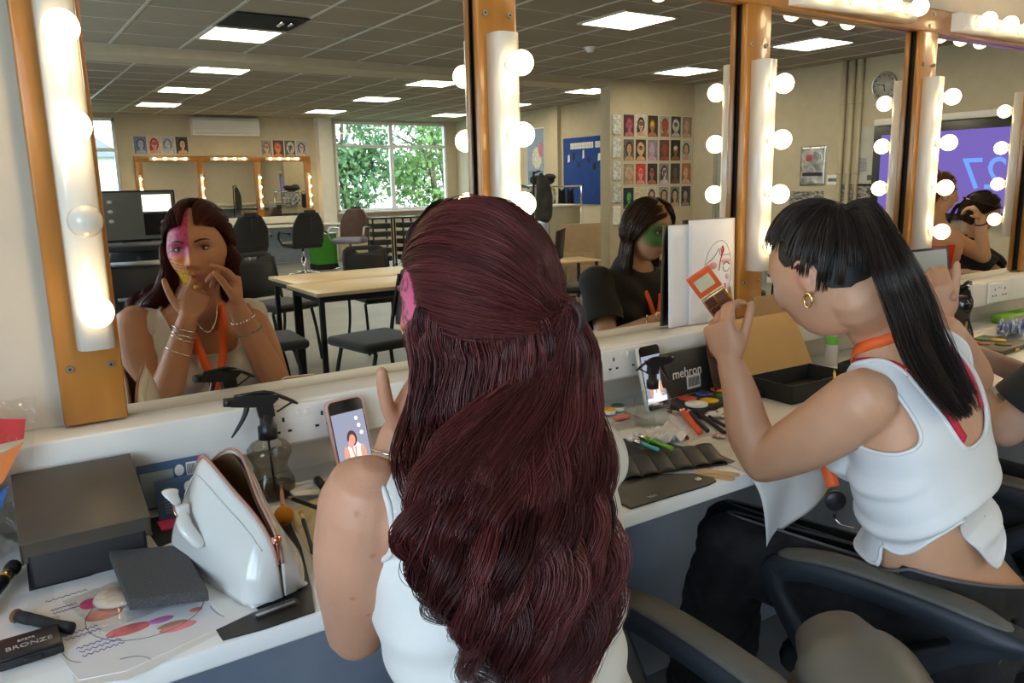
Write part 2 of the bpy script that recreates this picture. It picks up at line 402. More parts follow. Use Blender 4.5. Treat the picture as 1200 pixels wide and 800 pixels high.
# ledge / cable trunking below the mirrors and the bare wall under it
b = MB(); b.box(XL, XR, -.092, 0, .900, .984, .004)
o = b.build('trim_4', m_white); o['kind'] = 'structure'
b = MB(); b.box(XL, XR, -.012, -.0002, .005, .795); o = b.build('trim_5', m_under); o['kind'] = 'structure'

def strip(name, label, M, n=4, sp=.138, off=(), horiz=False, half=.272, group='bulb strips around the mirrors', detailed=True, emit=None, brk=None):
    """fixture along local z, facing local -y, on a root at its middle"""
    t = thing(name, label, 'light fixture', M.to_translation(), M.to_euler(), group)
    b = MB(); prof = [(-.0275,0),(-.0275,-.030),(-.0235,-.041),(-.014,-.047),(.014,-.047),(.0235,-.041),(.0275,-.030),(.0275,0)]
    Mx = Matrix(((1,0,0,0),(0,1,0,0),(0,0,1,0),(0,0,0,1)))
    b.prism(prof, -half, half, 0, Mx, True); b.build('housing', m_fixture, t)
    for k in range(n):
        z = (k-(n-1)/2)*sp
        bb = MB(); bb.cyl((0,-.043,z),(0,-.056,z),.0165,.0145,18 if detailed else 8,0)
        bb.cyl((0,-.056,z),(0,-.060,z),.0135,.0135,14 if detailed else 8,1)
        h = bb.build('bulb_holder', [m_fixture, m_steel], t)
        bb = MB(); bb.ell((0,-.0835,z),(.0245,.0245,.0245), None, 24 if detailed else 10, 14 if detailed else 8)
        bb.build('bulb', m_bulboff if k in off else (emit or m_bulb), t)
    return t
SZ = (1.595+1.18)/2
for i, px in enumerate(POSTX):
    lab = ['white bulb strip on the wooden post at the far left, with one dead bulb','white bulb strip on the post between the red hair and the second mirror','white bulb strip on the post left of the dark ponytail','white bulb strip on the post beside the held compact','white bulb strip on the last visible post by the picture edge','white bulb strip on the post beyond the end mirror'][i]
    strip('bulb_strip', lab, xf((px+(.010 if i == 0 else 0), -.034, SZ)), off=((1,) if i == 0 else ()))
for i in range(NP-1):
    lab = ['horizontal bulb bar on the rail above the first mirror','horizontal bulb bar on the rail above the second mirror','horizontal bulb bar on the rail above the third mirror','horizontal bulb bar on the rail above the mirror with the purple screen','horizontal bulb bar on the rail above the end mirror'][i]
    M = xf(((POSTX[i]+POSTX[i+1])/2-.023, -.036, 1.834)) @ Matrix.Rotation(PI/2, 4, 'Y')
    strip('bulb_bar', lab, M, off=(), group='bulb bars along the top rail')
# worktop
b = MB(); b.box(XL+.01, XR-.01, -.555, -.013, DZ-.028, DZ, .004)
o = b.build('worktop', m_desk); tag(o, 'long white laminate worktop running under all the mirrors', 'worktop')
# sockets
m_sock_dark = mat('socket slots', (.02,.02,.02), .6)
def socket(x, label, two=True):
    t = thing('wall_socket', label, 'socket', (x, -.0925, .942), 0, 'double wall sockets on the white trunking')
    b = MB(); b.box(-.073,.073,-.009,0,-.036,.036,.003); b.build('faceplate', m_plastic, t)
    b = MB()
    for s in (-.036,.036):
        b.box(s-.002,s+.002,-.0102,-.0085,.008,.016); b.box(s-.014,s-.007,-.0102,-.0085,-.012,-.008); b.box(s+.007,s+.014,-.0102,-.0085,-.012,-.008)
    b.build('socket_hole', m_sock_dark, t)
    b = MB(); b.box(-.012,-.004,-.012,-.009,.014,.026,.001); b.box(.004,.012,-.012,-.009,.014,.026,.001); b.build('switch', m_plastic, t)
socket(.455, 'white double socket behind the pink-cased phone')
socket(1.235, 'white double socket just left of the pale-cased phone')
socket(3.02, 'white double socket at the right, behind the black palette bag')
# ------------------------------------------------------------------ building people
def V3(*a): return Vector(a)
class Body(MB):
    def limb(s, pts, rad, asp=1.0, ref=None, k=12, n=20):
        P = smooth_path(pts, k) if len(pts) > 2 else [Vector(p) for p in pts]
        m = len(P); R = [float(np.interp(i/(m-1), np.linspace(0,1,len(rad)), rad)) for i in range(m)]
        return s.tube(P, R, n, asp=asp, ref=ref, rnd=True)
    def loft(s, secs, n=32, power=2.4, mat=0, mirror_front=None):
        """secs: (centre, lateral vector, forward vector, back depth factor)"""
        vs = []
        def se(a, c): return math.copysign(abs(c)**(2/power), c)
        S = list(secs)
        for c, Lv, Fv, bk in S:
            for j in range(n):
                a = 2*PI*j/n; cx, sx = se(a, math.cos(a)), se(a, math.sin(a))
                vs.append(Vector(c)+Vector(Lv)*cx+Vector(Fv)*(sx if sx > 0 else sx*bk))
        k = len(S)
        fs = [(i*n+j, i*n+(j+1) % n, (i+1)*n+(j+1) % n, (i+1)*n+j) for i in range(k-1) for j in range(n)]
        b0 = len(vs); vs.append(Vector(S[0][0])); vs.append(Vector(S[-1][0]))
        fs += [(b0, (j+1) % n, j) for j in range(n)] + [(b0+1, (k-1)*n+j, (k-1)*n+(j+1) % n) for j in range(n)]
        return s.add(vs, fs, mat, True)
def spine_secs(spec, steps=6):
    """interpolate (centre, lateral unit, fwd unit, halfwidth, halfdepth, back) smoothly"""
    out = []; n = len(spec)
    C_ = smooth_path([s[0] for s in spec], (n-1)*steps+1)
    W_ = smooth_path([(s[3], s[4], s[5]) for s in spec], (n-1)*steps+1)
    for i, c in enumerate(C_):
        t = i/steps; k = min(int(t), n-2); t -= k
        Lv = (Vector(spec[k][1])*(1-t)+Vector(spec[k+1][1])*t).normalized(); Fv = (Vector(spec[k][2])*(1-t)+Vector(spec[k+1][2])*t).normalized()
        w = W_[i]; out.append((c, Lv*w[0], Fv*w[1], w[2]))
    return out
def remesh(mb, vox, smooth=2):
    """fuse closed shapes into one continuous surface; returns (verts Nx3, faces)"""
    me = bpy.data.meshes.new('tmp'); me.from_pydata(mb.v, [], mb.f); me.update()
    bm = bmesh.new(); bm.from_mesh(me); bmesh.ops.recalc_face_normals(bm, faces=bm.faces[:]); bm.to_mesh(me); bm.free()
    o = bpy.data.objects.new('tmp', me); COL.objects.link(o)
    m = o.modifiers.new('r', 'REMESH'); m.mode = 'VOXEL'; m.voxel_size = vox; m.use_smooth_shade = True
    dg = bpy.context.evaluated_depsgraph_get(); me2 = bpy.data.meshes.new_from_object(o.evaluated_get(dg))
    bpy.data.objects.remove(o); bpy.data.meshes.remove(me)
    n = len(me2.vertices); co = np.empty(n*3); me2.vertices.foreach_get('co', co); co = co.reshape(-1,3)
    F = [tuple(p.vertices) for p in me2.polygons]
    e = np.empty(len(me2.edges)*2, int); me2.edges.foreach_get('vertices', e); e = e.reshape(-1,2)
    cnt = np.bincount(e.ravel(), minlength=n)[:,None]
    for _ in range(smooth):
        for lam in (.55, -.50) if smooth > 3 else (.5,):
            acc = np.zeros_like(co)
            for ax in range(3):
                acc[:,ax] = np.bincount(e[:,0], weights=co[e[:,1],ax], minlength=n)+np.bincount(e[:,1], weights=co[e[:,0],ax], minlength=n)
            co = co+lam*(acc/np.maximum(cnt,1)-co)
    bpy.data.meshes.remove(me2)
    return co, F
def normals(co, F):
    f = np.array([q[:3] for q in F]); fn = np.cross(co[f[:,1]]-co[f[:,0]], co[f[:,2]]-co[f[:,0]]); nn = np.zeros_like(co)
    A = np.array([q if len(q) == 4 else (*q, q[2]) for q in F])
    for k in range(4):
        for ax in range(3): nn[:,ax] += np.bincount(A[:,k], weights=fn[:,ax], minlength=len(co))
    return nn/np.maximum(np.linalg.norm(nn, axis=1), 1e-12)[:,None]
def clip_mesh(co, F, g):
    """keep where g > 0, cutting faces cleanly along g = 0"""
    V = [tuple(p) for p in co]; cut = {}; out = []
    def ev(a, b):
        k = (a, b) if a < b else (b, a)
        if k not in cut:
            t = g[a]/(g[a]-g[b]); t = min(max(t, .0), 1.); p = co[a]+(co[b]-co[a])*t; cut[k] = len(V); V.append(tuple(p))
        return cut[k]
    for q in F:
        ins = [g[i] > 0 for i in q]
        if all(ins): out.append(q); continue
        if not any(ins): continue
        poly = []; n = len(q)
        for i in range(n):
            a, b = q[i], q[(i+1) % n]
            if g[a] > 0: poly.append(a)
            if (g[a] > 0) != (g[b] > 0): poly.append(ev(a, b))
        if len(poly) >= 3: out.append(tuple(poly))
    used = sorted({i for f in out for i in f}); mp = {v: i for i, v in enumerate(used)}
    return [V[i] for i in used], [tuple(mp[i] for i in f) for f in out]
def boundary_loops(F):
    ed = {}
    for f in F:
        for i in range(len(f)):
            a, b = f[i], f[(i+1) % len(f)]; ed[(a, b)] = 1
    nxt = {a: b for (a, b) in ed if (b, a) not in ed}; loops = []
    while nxt:
        s0, b = next(iter(nxt.items())); L = [s0]; del nxt[s0]
        while b in nxt: L.append(b); b2 = nxt[b]; del nxt[b]; b = b2
        loops.append(L)
    return loops
def mesh_obj(name, V, F, m, parent, col=None, label=None):
    me = bpy.data.meshes.new(name); me.from_pydata([tuple(map(float, p)) for p in V], [], F)
    for mm in (m if isinstance(m, (list, tuple)) else [m]): me.materials.append(mm)
    me.polygons.foreach_set('use_smooth', [True]*len(F))
    if col is not None:
        at = me.color_attributes.new('Col', 'FLOAT_COLOR', 'POINT'); c4 = np.ones((len(V), 4), np.float32); c4[:,:3] = col; at.data.foreach_set('color', c4.ravel())
    me.update(); return link(name, me, parent, label)
def garment(name, torso, vox, inflate, field, m, parent, fold=None, thick=.0025, piping=.0035, smooth=4, pipe_mat=None, pipe_name='binding'):
    co, F = remesh(torso, vox, smooth); nn = normals(co, F); co = co+nn*inflate
    if fold is not None: co = co+nn*fold(co, nn)[:,None]
    g = field(co); V, Fc = clip_mesh(co, F, g)
    o = mesh_obj(name, V, Fc, m, parent); solidify(o, thick, -1)
    if piping:
        b = MB()
        for L in boundary_loops(Fc):
            if len(L) < 12: continue
            P = np.array([V[i] for i in L]); k = 5
            if not len(P) > 2*k: continue
            S = sum(np.roll(P, j, 0) for j in range(-k, k+1))/(2*k+1)
            st = max(1, int(len(S)/max(12, (np.linalg.norm(np.roll(S,-1,0)-S,axis=1).sum()/.007))))
            b = MB(); b.tube([tuple(p) for p in S[::st]], piping, 8, closed=True, asp=1.0); b.build(pipe_name, pipe_mat or m, o)
    return o
def frame(yaw, pitch=0, roll=0):
    """columns: right, forward, up. yaw > 0 turns to the person's left; pitch > 0 looks down; roll > 0 tilts to the right"""
    return Matrix.Rotation(yaw, 3, 'Z') @ Matrix.Rotation(-pitch, 3, 'X') @ Matrix.Rotation(roll, 3, 'Y')
def G(x, c, w): return np.exp(-((x-c)/w)**2)
def head_mesh(nu=110, nv=90):
    u = np.linspace(0, 2*PI, nu, endpoint=False); v = np.linspace(-PI/2, PI/2, nv)[1:-1]
    U, Vv = np.meshgrid(u, v); sx = np.cos(Vv)*np.cos(U); sy = np.cos(Vv)*np.sin(U); sz = np.sin(Vv)
    X = .0735*sx; Y = .094*sy; Z = .116*sz
    low = np.clip(-sz, 0, 1)
    X = X*(1-.24*low**1.3); X = X*(1+.05*np.exp(-((sz+.15)/.3)**2))
    Y = np.where(sy < 0, Y*(1-.45*low**1.2), Y*(1-.03*low))
    fr = np.clip(sy, 0, 1)**.6
    Y = np.where(sy > 0, .094*np.sign(sy)*np.abs(sy)**.86*np.cos(Vv)**0*1.0*(1-.10*np.clip(sz,0,1)**2), Y)
    Y = np.where(sy > 0, np.minimum(Y, .090), Y)
    a = np.abs(X)
    d = np.zeros_like(Y)
    ridge = np.interp(Z, [-.046,-.040,-.030,-.010,.012,.028], [0,.013,.024,.016,.007,.002])
    d += ridge*G(X, 0, np.interp(Z, [-.045,-.02,.02], [.013,.0095,.008]))
    d += .0075*G(a, .013, .0065)*G(Z, -.034, .008)
    d -= .0115*G(a, .031, .019)*G(Z, .009, .014)
    d += .0045*G(Z, .030, .010)*G(a, .028, .026)
    d += .0045*G(a, .046, .018)*G(Z, -.020, .020)
    d += .0085*G(X, 0, .023)*(.8*G(Z, -.0585, .0052)+1.0*G(Z, -.0705, .0062)) - .003*G(X, 0, .02)*G(Z, -.0645, .0022)
    d -= .003*G(X,0,.02)*G(Z,-.080,.006)
    d += .0085*G(X, 0, .022)*G(Z, -.096, .013)
    d -= .004*G(a, .036, .014)*G(Z, -.058, .02)
    Y = Y+d*fr
    pts = np.stack([X, Y, Z], -1).reshape(-1,3)
    pts = np.vstack([pts, [[0,0,-.114]], [[0,-.01,.116]]]); n = nu; k = len(v)
    F = [(i*n+j, i*n+(j+1) % n, (i+1)*n+(j+1) % n, (i+1)*n+j) for i in range(k-1) for j in range(n)]
    F += [(k*n, (j+1) % n, j) for j in range(n)] + [(k*n+1, (k-1)*n+j, (k-1)*n+(j+1) % n) for j in range(n)]
    return pts, F
HEAD_V, HEAD_F = head_mesh()
def add_head(B, c, Rm, s=1.0):
    M = Matrix.Translation(c) @ Rm.to_4x4() @ Matrix.Scale(s, 4)
    B.add([Vector(p) for p in HEAD_V], HEAD_F, 0, True, M)
    for sx in (-1, 1):      # ears
        E = M @ Matrix.Translation((sx*.0735, -.012, -.002)) @ Matrix.Rotation(sx*-.35, 4, 'Z') @ Matrix.Rotation(-.15, 4, 'X')
        pts = [(0, .004*math.cos(t)-.002+.010*math.sin(t)*0, 0) for t in (0,)]
        ring = [(sx*(.006+.006*math.sin(max(0,t))), -.016*math.cos(t)*.8-.004, .028*math.sin(t)) for t in np.linspace(-1.9, 2.2, 14)]
        B.tube([Vector(p) for p in ring], [.0035+.0015*math.sin(i/13*PI) for i in range(14)], 8, M=E, rnd=True)
        B.ell((sx*.002, 0, -.004), (.006,.012,.019), E); B.ell((sx*.005,.002,-.024), (.0045,.0065,.008), E)
    return M
from mathutils.bvhtree import BVHTree
HEAD_BVH = BVHTree.FromPolygons([tuple(p) for p in HEAD_V], HEAD_F)
def on_face(x, z, off=.001):
    h = HEAD_BVH.ray_cast(Vector((x, .3, z)), Vector((0,-1,0)))
    return Vector((x, h[0].y+off, z)) if h[0] is not None else Vector((x, .09, z))
def face_parts(M, parent, iris=(.10,.16,.13), brow=(.05,.02,.015), lid=(.45,.24,.16), eyelash=None):
    """eyes (white, iris, pupil), lids, lash line and brows, in head space"""
    me_e = mat('eye white', (.55,.52,.50), .15, var=.02, coat=.6); mi = mat('iris', iris, .15, coat=.6); mp = MATS.get('matt black')
    ml = mat('eyelid skin', lid, .5)
    for sx in (-1, 1):
        y0 = on_face(sx*.031, .009, 0).y-.0085
        b = MB(); E = M @ Matrix.Translation((sx*.0310, y0, .0085))
        b.ell((0,0,0), (.0125,.0118,.0125), E, 20, 14, 0)
        b.ell((0,.0080,0), (.0060,.0042,.0060), E, 16, 10, 1); b.ell((0,.0112,0), (.0026,.0014,.0026), E, 12, 8, 2)
        b.build('eye', [me_e, mi, mp], parent)
        def lidp(u, v, e0, e1, r=.0132):
            a = (u-.5)*2*1.35; e = e0*(1-v)*math.cos(a)**.5+e1*v if math.cos(a) > 0 else e1*v; e = e0*math.cos(a*.95)*(1-v)+e1*v
            return E @ Vector((r*math.sin(a)*math.cos(e), r*math.cos(a)*math.cos(e), r*math.sin(e)))
        b = MB(); b.grid(lambda u, v: lidp(u, v, .36, 1.35), 14, 8); b.build('eyelid', ml, parent)
        b = MB(); b.grid(lambda u, v: lidp(u, v, -.34, -1.3), 14, 6); b.build('eyelid', ml, parent)
        b = MB()
        up = [lidp(u, 0, .36, 1.35, .0138) for u in np.linspace(0, 1, 14)]; dn = [lidp(u, 0, -.34, -1.3, .0136) for u in np.linspace(0, 1, 14)]
        b.tube(up, [.0006]+[.0014]*12+[.0008], 6); b.tube(dn, .0005, 5); b.build('eyelashes', m_blackm, parent)
        b = MB(); b.tube([M @ on_face(sx*(.013+.036*t), .0255+.0085*math.sin(t*2.3)-.004*t) for t in np.linspace(0, 1, 12)], [.0014]+[.0026]*5+[.0021]*3+[.0014,.001,.0006], 6, asp=.9)
        b.build('eyebrow', bgm(brow), parent)
def hand(B, wrist, d, nrm, tdir, curls, s=1.0, thumb=(.8,.55,.15), wr=.021, spread=.10, tcurl=.25):
    """d: wrist to knuckles, nrm: direction the fingers close towards, tdir: the thumb side"""
    d = Vector(d).normalized(); nrm = Vector(nrm); nrm = (nrm-d*nrm.dot(d)).normalized(); t = Vector(tdir); t = (t-d*t.dot(d)-nrm*t.dot(nrm)).normalized()
    w = Vector(wrist); pl = .082*s
    secs = [(w-d*.012, t*wr*1.02, nrm*wr*.78, 1), (w+d*.008, t*.024*s, nrm*.0165*s, 1), (w+d*pl*.45, t*.036*s, nrm*.0155*s, 1), (w+d*pl*.85, t*.0385*s, nrm*.0125*s, 1), (w+d*pl, t*.036*s, nrm*.0095*s, 1)]
    B.loft(secs, 20, 2.6)
    B.ell((0,0,0), (.020*s,.016*s,.030*s), Matrix.Translation(w+t*.022*s+d*.035*s+nrm*.006) @ Matrix((t, nrm, d)).transposed().to_4x4())
    offs = [.0285, .0095, -.0095, -.0275]; ln = [(.040,.024,.020),(.044,.027,.021),(.040,.025,.020),(.032,.019,.018)]; rad = [.0083,.0085,.0080,.0070]
    tips = []
    for k in range(4):
        c = curls[k]
        if not hasattr(c, '__len__'): c = (c*.9, c*1.1, c*.7)
        base = w+d*(pl-.010-abs(k-1)*.003*s)+t*offs[k]*s; dirv = (d+t*(offs[k]/.03)*spread).normalized(); P = [base]; ang = 0
        for j in range(3):
            ang += c[j]; dv = dirv*math.cos(ang)+nrm*math.sin(ang); P.append(P[-1]+dv*ln[k][j]*s)
        r = rad[k]*s; pp = [P[0], (P[0]+P[1])/2, P[1], (P[1]+P[2])/2, P[2], P[3]]
        B.tube(pp, [r*1.1, r*1.0, r*1.04, r*.93, r*.95, r*.80], 12, rnd=True); tips.append(P[3])
    a, b_, c_ = thumb
    base = w+t*.022*s+d*.018*s+nrm*.006; td = (t*a+d*b_+nrm*c_).normalized(); P = [base, base+td*.040*s]
    td2 = (td+d*.35+nrm*tcurl).normalized(); P.append(P[-1]+td2*.034*s); td3 = (td2+d*.15+nrm*tcurl).normalized(); P.append(P[-1]+td3*.024*s)
    B.tube([P[0], (P[0]+P[1])/2, P[1], P[2], P[3]], [.0135*s,.0125*s,.0105*s,.0100*s,.0080*s], 12, rnd=True); tips.append(P[3])
    return tips, (d, nrm, t)
def nails(M_tips, parent, m):
    pass
# ---- hair: many thin tapering strands in one mesh
def hair_mat(name, dark, light, rough=.38, spec=.5):
    m = bpy.data.materials.new(name); m.use_nodes = True; nt = m.node_tree; N = nt.nodes; L = nt.links; b = N['Principled BSDF']
    at = N.new('ShaderNodeAttribute'); at.attribute_name = 'strand'
    mx = N.new('ShaderNodeMix'); mx.data_type = 'RGBA'; mx.inputs[6].default_value = (*dark, 1); mx.inputs[7].default_value = (*light, 1)
    L.new(at.outputs['Fac'], mx.inputs[0]); L.new(mx.outputs[2], b.inputs['Base Color']); b.inputs['Roughness'].default_value = rough
    b.inputs['Specular IOR Level'].default_value = spec; b.inputs['Anisotropic'].default_value = .6
    b.inputs['Specular Tint'].default_value = (*[min(1, .45+c*1.6) for c in light], 1)
    return m
def strands(name, P, R, shade, m, parent, sides=3):
    """P (N,K,3) strand points, R (N,K) radii, shade (N,) 0..1"""
    N, K, _ = P.shape
    T = np.gradient(P, axis=1); T /= np.maximum(np.linalg.norm(T, axis=2, keepdims=True), 1e-9)
    ref = np.zeros_like(T); ref[...,0] = .37; ref[...,1] = .71; ref[...,2] = .25
    A = np.cross(T, ref); A /= np.maximum(np.linalg.norm(A, axis=2, keepdims=True), 1e-9); Bv = np.cross(T, A)
    V = np.empty((N, K, sides, 3), np.float32)
    for j in range(sides):
        a = 2*PI*j/sides; V[:,:,j] = P+(A*math.cos(a)+Bv*math.sin(a))*R[...,None]
    idx = np.arange(N*K*sides).reshape(N, K, sides); f = []
    for j in range(sides):
        f.append(np.stack([idx[:,:-1,j], idx[:,:-1,(j+1) % sides], idx[:,1:,(j+1) % sides], idx[:,1:,j]], -1).reshape(-1,4))
    f = np.concatenate(f); me = bpy.data.meshes.new(name); nv = N*K*sides
    me.vertices.add(nv); me.vertices.foreach_set('co', V.ravel()); me.loops.add(len(f)*4); me.loops.foreach_set('vertex_index', f.ravel().astype(np.int32))
    me.polygons.add(len(f)); me.polygons.foreach_set('loop_start', np.arange(0, len(f)*4, 4, dtype=np.int32)); me.polygons.foreach_set('loop_total', np.full(len(f), 4, np.int32))
    me.polygons.foreach_set('use_smooth', np.ones(len(f), bool)); me.update(calc_edges=True)
    at = me.attributes.new('strand', 'FLOAT', 'POINT'); at.data.foreach_set('value', np.repeat(shade.astype(np.float32), K*sides))
    me.materials.append(m); return link(name, me, parent)
def resample(P, K):
    """P (k,3) control points -> smooth (K,3)"""
    return np.array([tuple(p) for p in smooth_path([tuple(p) for p in P], K)])
def grow(guides, per, K, r0, clump, rg, noise=.0015, tip=.35, shade=None):
    """children strands around each guide. guides: list of (K,3). clump: (g,) radius of each lock along it as (K,) array"""
    G_ = np.array(guides); n = len(G_); T = np.gradient(G_, axis=1); T /= np.maximum(np.linalg.norm(T, axis=2, keepdims=True), 1e-9)
    ref = np.array([.3,.8,.2]); A = np.cross(T, ref); A /= np.maximum(np.linalg.norm(A, axis=2, keepdims=True), 1e-9); Bv = np.cross(T, A)
    P = []; R = []; S = []
    t = np.linspace(0, 1, K)
    gs = rg.random(n) if shade is None else np.array(shade)
    for c in range(per):
        a = rg.random(n)*2*PI; r = np.sqrt(rg.random(n))
        w = clump*(r[:,None]) if clump.ndim == 2 else clump[None,:]*r[:,None]
        tw = (rg.random(n)-.5)[:,None]*1.2*t[None,:]
        off = A*(np.cos(a[:,None]+tw)*w)[...,None]+Bv*(np.sin(a[:,None]+tw)*w)[...,None]
        ph = rg.random((n,3))*6.28; fr = 1.5+2.5*rg.random((n,1))
        nz = np.stack([np.sin(fr*6.28*t[None,:]*.5+ph[:,k:k+1]) for k in range(3)], -1)*noise*(t[None,:,None]+.15)
        end = 1-.18*rg.random(n)**2
        Q = G_+off+nz
        # shorten some strands
        tt = t[None,:]*end[:,None]*(K-1); i0 = np.clip(tt.astype(int), 0, K-2); fr_ = (tt-i0)[...,None]
        Q = np.take_along_axis(Q, i0[...,None].repeat(3, -1), 1)*(1-fr_)+np.take_along_axis(Q, (i0+1)[...,None].repeat(3, -1), 1)*fr_
        P.append(Q); R.append(r0*(.7+.6*rg.random(n))[:,None]*(1-(1-tip)*t[None,:]**3)*np.clip(.25+t[None,:]*12, 0, 1)); S.append(np.clip(gs*.72+rg.random(n)*.28, 0, 1))
    return np.concatenate(P), np.concatenate(R), np.concatenate(S)
# ------------------------------------------------------------------ the woman with dark red hair
def adopt(root):
    for c in root.children:
        c.location = Vector(c.location)-Vector(root.location)
def torso_frame(spec):
    """signed coordinates of points relative to the bent spine: lateral, forward, height"""
    Z = np.array([s[0][2] for s in spec]); X = np.array([s[0][0] for s in spec]); Y = np.array([s[0][1] for s in spec])
    Lx = np.array([Vector(s[1]).normalized()[:] for s in spec]); Fx = np.array([Vector(s[2]).normalized()[:] for s in spec])
    def uvw(co):
        z = co[:,2]; o = np.argsort(Z); c = np.stack([np.interp(z, Z[o], X[o]), np.interp(z, Z[o], Y[o]), z], -1)
        L_ = np.stack([np.interp(z, Z[o], Lx[o,k]) for k in range(3)], -1); F_ = np.stack([np.interp(z, Z[o], Fx[o,k]) for k in range(3)], -1)
        d = co-c; return (d*L_).sum(1), (d*F_).sum(1), z
    return uvw
def sm(x, a, b): t = np.clip((x-a)/(b-a), 0, 1); return t*t*(3-2*t)
p1 = thing('person', 'seated woman with long wavy dark red hair and white vest top, hands at her face', 'person', (.48,-.76,0))
LAT, FWD = (.995,-.06,.0), (.06,.998,0)
spec1 = [((.480,-.775,.50), LAT, FWD, .150,.100,1.0), ((.482,-.780,.57), LAT, FWD, .168,.112,1.0), ((.480,-.765,.68), LAT, FWD, .145,.095,.9),
         ((.474,-.750,.80), LAT, FWD, .142,.092,.9), ((.468,-.742,.90), LAT, FWD, .152,.100,.9), ((.466,-.738,.98), LAT, FWD, .150,.092,.95), ((.466,-.732,1.04), LAT, FWD, .125,.068,1.0), ((.466,-.722,1.075), LAT, FWD, .070,.052,1.0), ((.468,-.708,1.12), LAT, FWD, .050,.050,1.0)]
T1 = Body(); T1.loft(spine_secs(spec1), 36)
for sx in (-1, 1):
    T1.ell((.468+sx*.075, -.668, .905), (.062,.060,.062))            # bust
    T1.ell((.468+sx*(.130 if sx < 0 else .128), -.730, 1.018), (.050,.054,.048))           # shoulder
B1 = Body(); B1.v, B1.f, B1.m, B1.s = list(T1.v), list(T1.f), list(T1.m), list(T1.s)
SL, EL, WL = V3(.312,-.722,1.030), V3(.330,-.615,.825), V3(.412,-.592,1.052)
SR, ER, WR = V3(.588,-.715,1.015), V3(.622,-.590,.842), V3(.530,-.585,1.075)
B1.limb([SL, SL.lerp(EL,.35)+V3(-.010,-.012,0), SL.lerp(EL,.7)+V3(-.006,-.008,0), EL+V3(0,-.004,.0)], [.052,.051,.047,.041,.037])
B1.limb([EL+V3(0,-.004,0), EL.lerp(WL,.3)+V3(0,.004,0), EL.lerp(WL,.7), WL], [.037,.039,.031,.0235])
B1.limb([SR, SR.lerp(ER,.35)+V3(.008,-.012,0), SR.lerp(ER,.7)+V3(.005,-.008,0), ER+V3(0,-.004,0)], [.052,.051,.046,.040,.036])
B1.limb([ER+V3(0,-.004,0), ER.lerp(WR,.3), ER.lerp(WR,.7), WR], [.036,.038,.030,.023])
B1.limb([(.468,-.715,1.05),(.472,-.700,1.12),(.474,-.690,1.17)], [.052,.050,.052])
H1 = V3(.474,-.684,1.216); R1 = frame(math.radians(25), math.radians(2), math.radians(-3))
HM1 = add_head(B1, H1, R1, .96)
face = lambda x, y, z: HM1 @ Vector((x, y, z))
hand(B1, WL, V3(.50,-.18,.84), V3(.30,-.95,-.1), V3(-1,-.1,.2), [(.0,.20,.10),(.75,.75,.4),(.95,.95,.5),(1.1,1.0,.5)], .88, thumb=(1.0,.55,.0), spread=.02, tcurl=-.02)
hand(B1, WR, V3(.05,.0,.99), V3(-.95,-.02,.1), V3(-.15,.9,0), [(.75,.35,.2),(1.0,.9,.5),(1.1,1.1,.6),(1.15,1.1,.6)], .92, thumb=(.30,.80,.55), spread=.03)
co, F = remesh(B1, .0034, 2)
# colours: skin, face paint on her left half, lips, lashes' shade of make-up, tattoos
def blend(c, col, w): w = np.clip(w, 0, 1)[:,None]; return c*(1-w)+np.array(col)[None,:]*w
MI = np.array(HM1.inverted()); hl = co@MI[:3,:3].T+MI[:3,3]
c = np.tile(np.array([.57,.29,.18]), (len(co),1))
hx, hy, hz = hl[:,0], hl[:,1], hl[:,2]
from mathutils.kdtree import KDTree
def near_head(co, M, r=.0045):
    kd = KDTree(len(HEAD_V)); [kd.insert(M @ Vector(p), i) for i, p in enumerate(HEAD_V)]; kd.balance()
    c0 = M.to_translation(); out = np.zeros(len(co))
    for i in np.nonzero(np.linalg.norm(co-np.array(c0), axis=1) < .16)[0]: out[i] = 1. if kd.find(Vector(co[i]))[2] < r else 0.
    return out
inface = sm(hy, -.025, -.005)*(hz > -.125)*(hz < .125)*near_head(co, HM1)
nz = np.array([math.sin(p[0]*310+1.3*math.sin(p[2]*170))*math.sin(p[2]*260+1.1*math.sin(p[0]*230)) for p in hl])
left = inface*sm(-hx, -.0015, .0015)
top = left*sm(hz, -.022, .004)
c = blend(c, (.60,.05,.20), top*.92); c = blend(c, (.30,.015,.09), top*sm(nz, .15, .5)*.6*sm(hz,.02,.04))
c = blend(c, (.80,.20,.33), left*np.exp(-(((hx+.055)/.022)**2+((hz-.0)/.03)**2))*.8)
c = blend(c, (.86,.25,.05), left*sm(-hz, .0, .018)*.92)
c = blend(c, (.82,.52,.05), left*sm(-hz, .038, .055)*.95)
c = blend(c, (.06,.02,.05), inface*np.exp(-(((np.abs(hx)-.032)/.020)**2+((hz-.014)/.0095)**2))*.65)
# leopard dots
dots = np.zeros(len(co))
rgd = random.Random(4)
for k in range(70):
    dx, dz = rgd.uniform(-.078,-.004), rgd.uniform(-.115,-.042)
    if dz > -.05 and dx > -.03: continue
    dots = np.maximum(dots, np.exp(-(((hx-dx)/.0022)**2+((hz-dz)/.0026)**2)**2))
for k in range(46):      # the ring marks over the temple and cheek, wrapped round the side
    dy, dz = rgd.uniform(-.005,.075), rgd.uniform(-.10,.05)
    q = np.sqrt(((hy-dy)/.0048)**2+((hz-dz)/.0065)**2); ang = np.arctan2(hz-dz, hy-dy)
    dots = np.maximum(dots, np.exp(-((q-1)/.28)**2)*(hx < -.045)*(np.sin(ang*1+k) > -.3))
c = blend(c, (.012,.008,.008), dots*left*.95)
for k in range(3):       # white whisker strokes
    zc = -.022-.009*k; c = blend(c, (.85,.75,.65), left*np.exp(-(((hz-zc-.25*(-hx-.05))/.0016)**2))*(hx < -.026)*(hx > -.060)*.9)
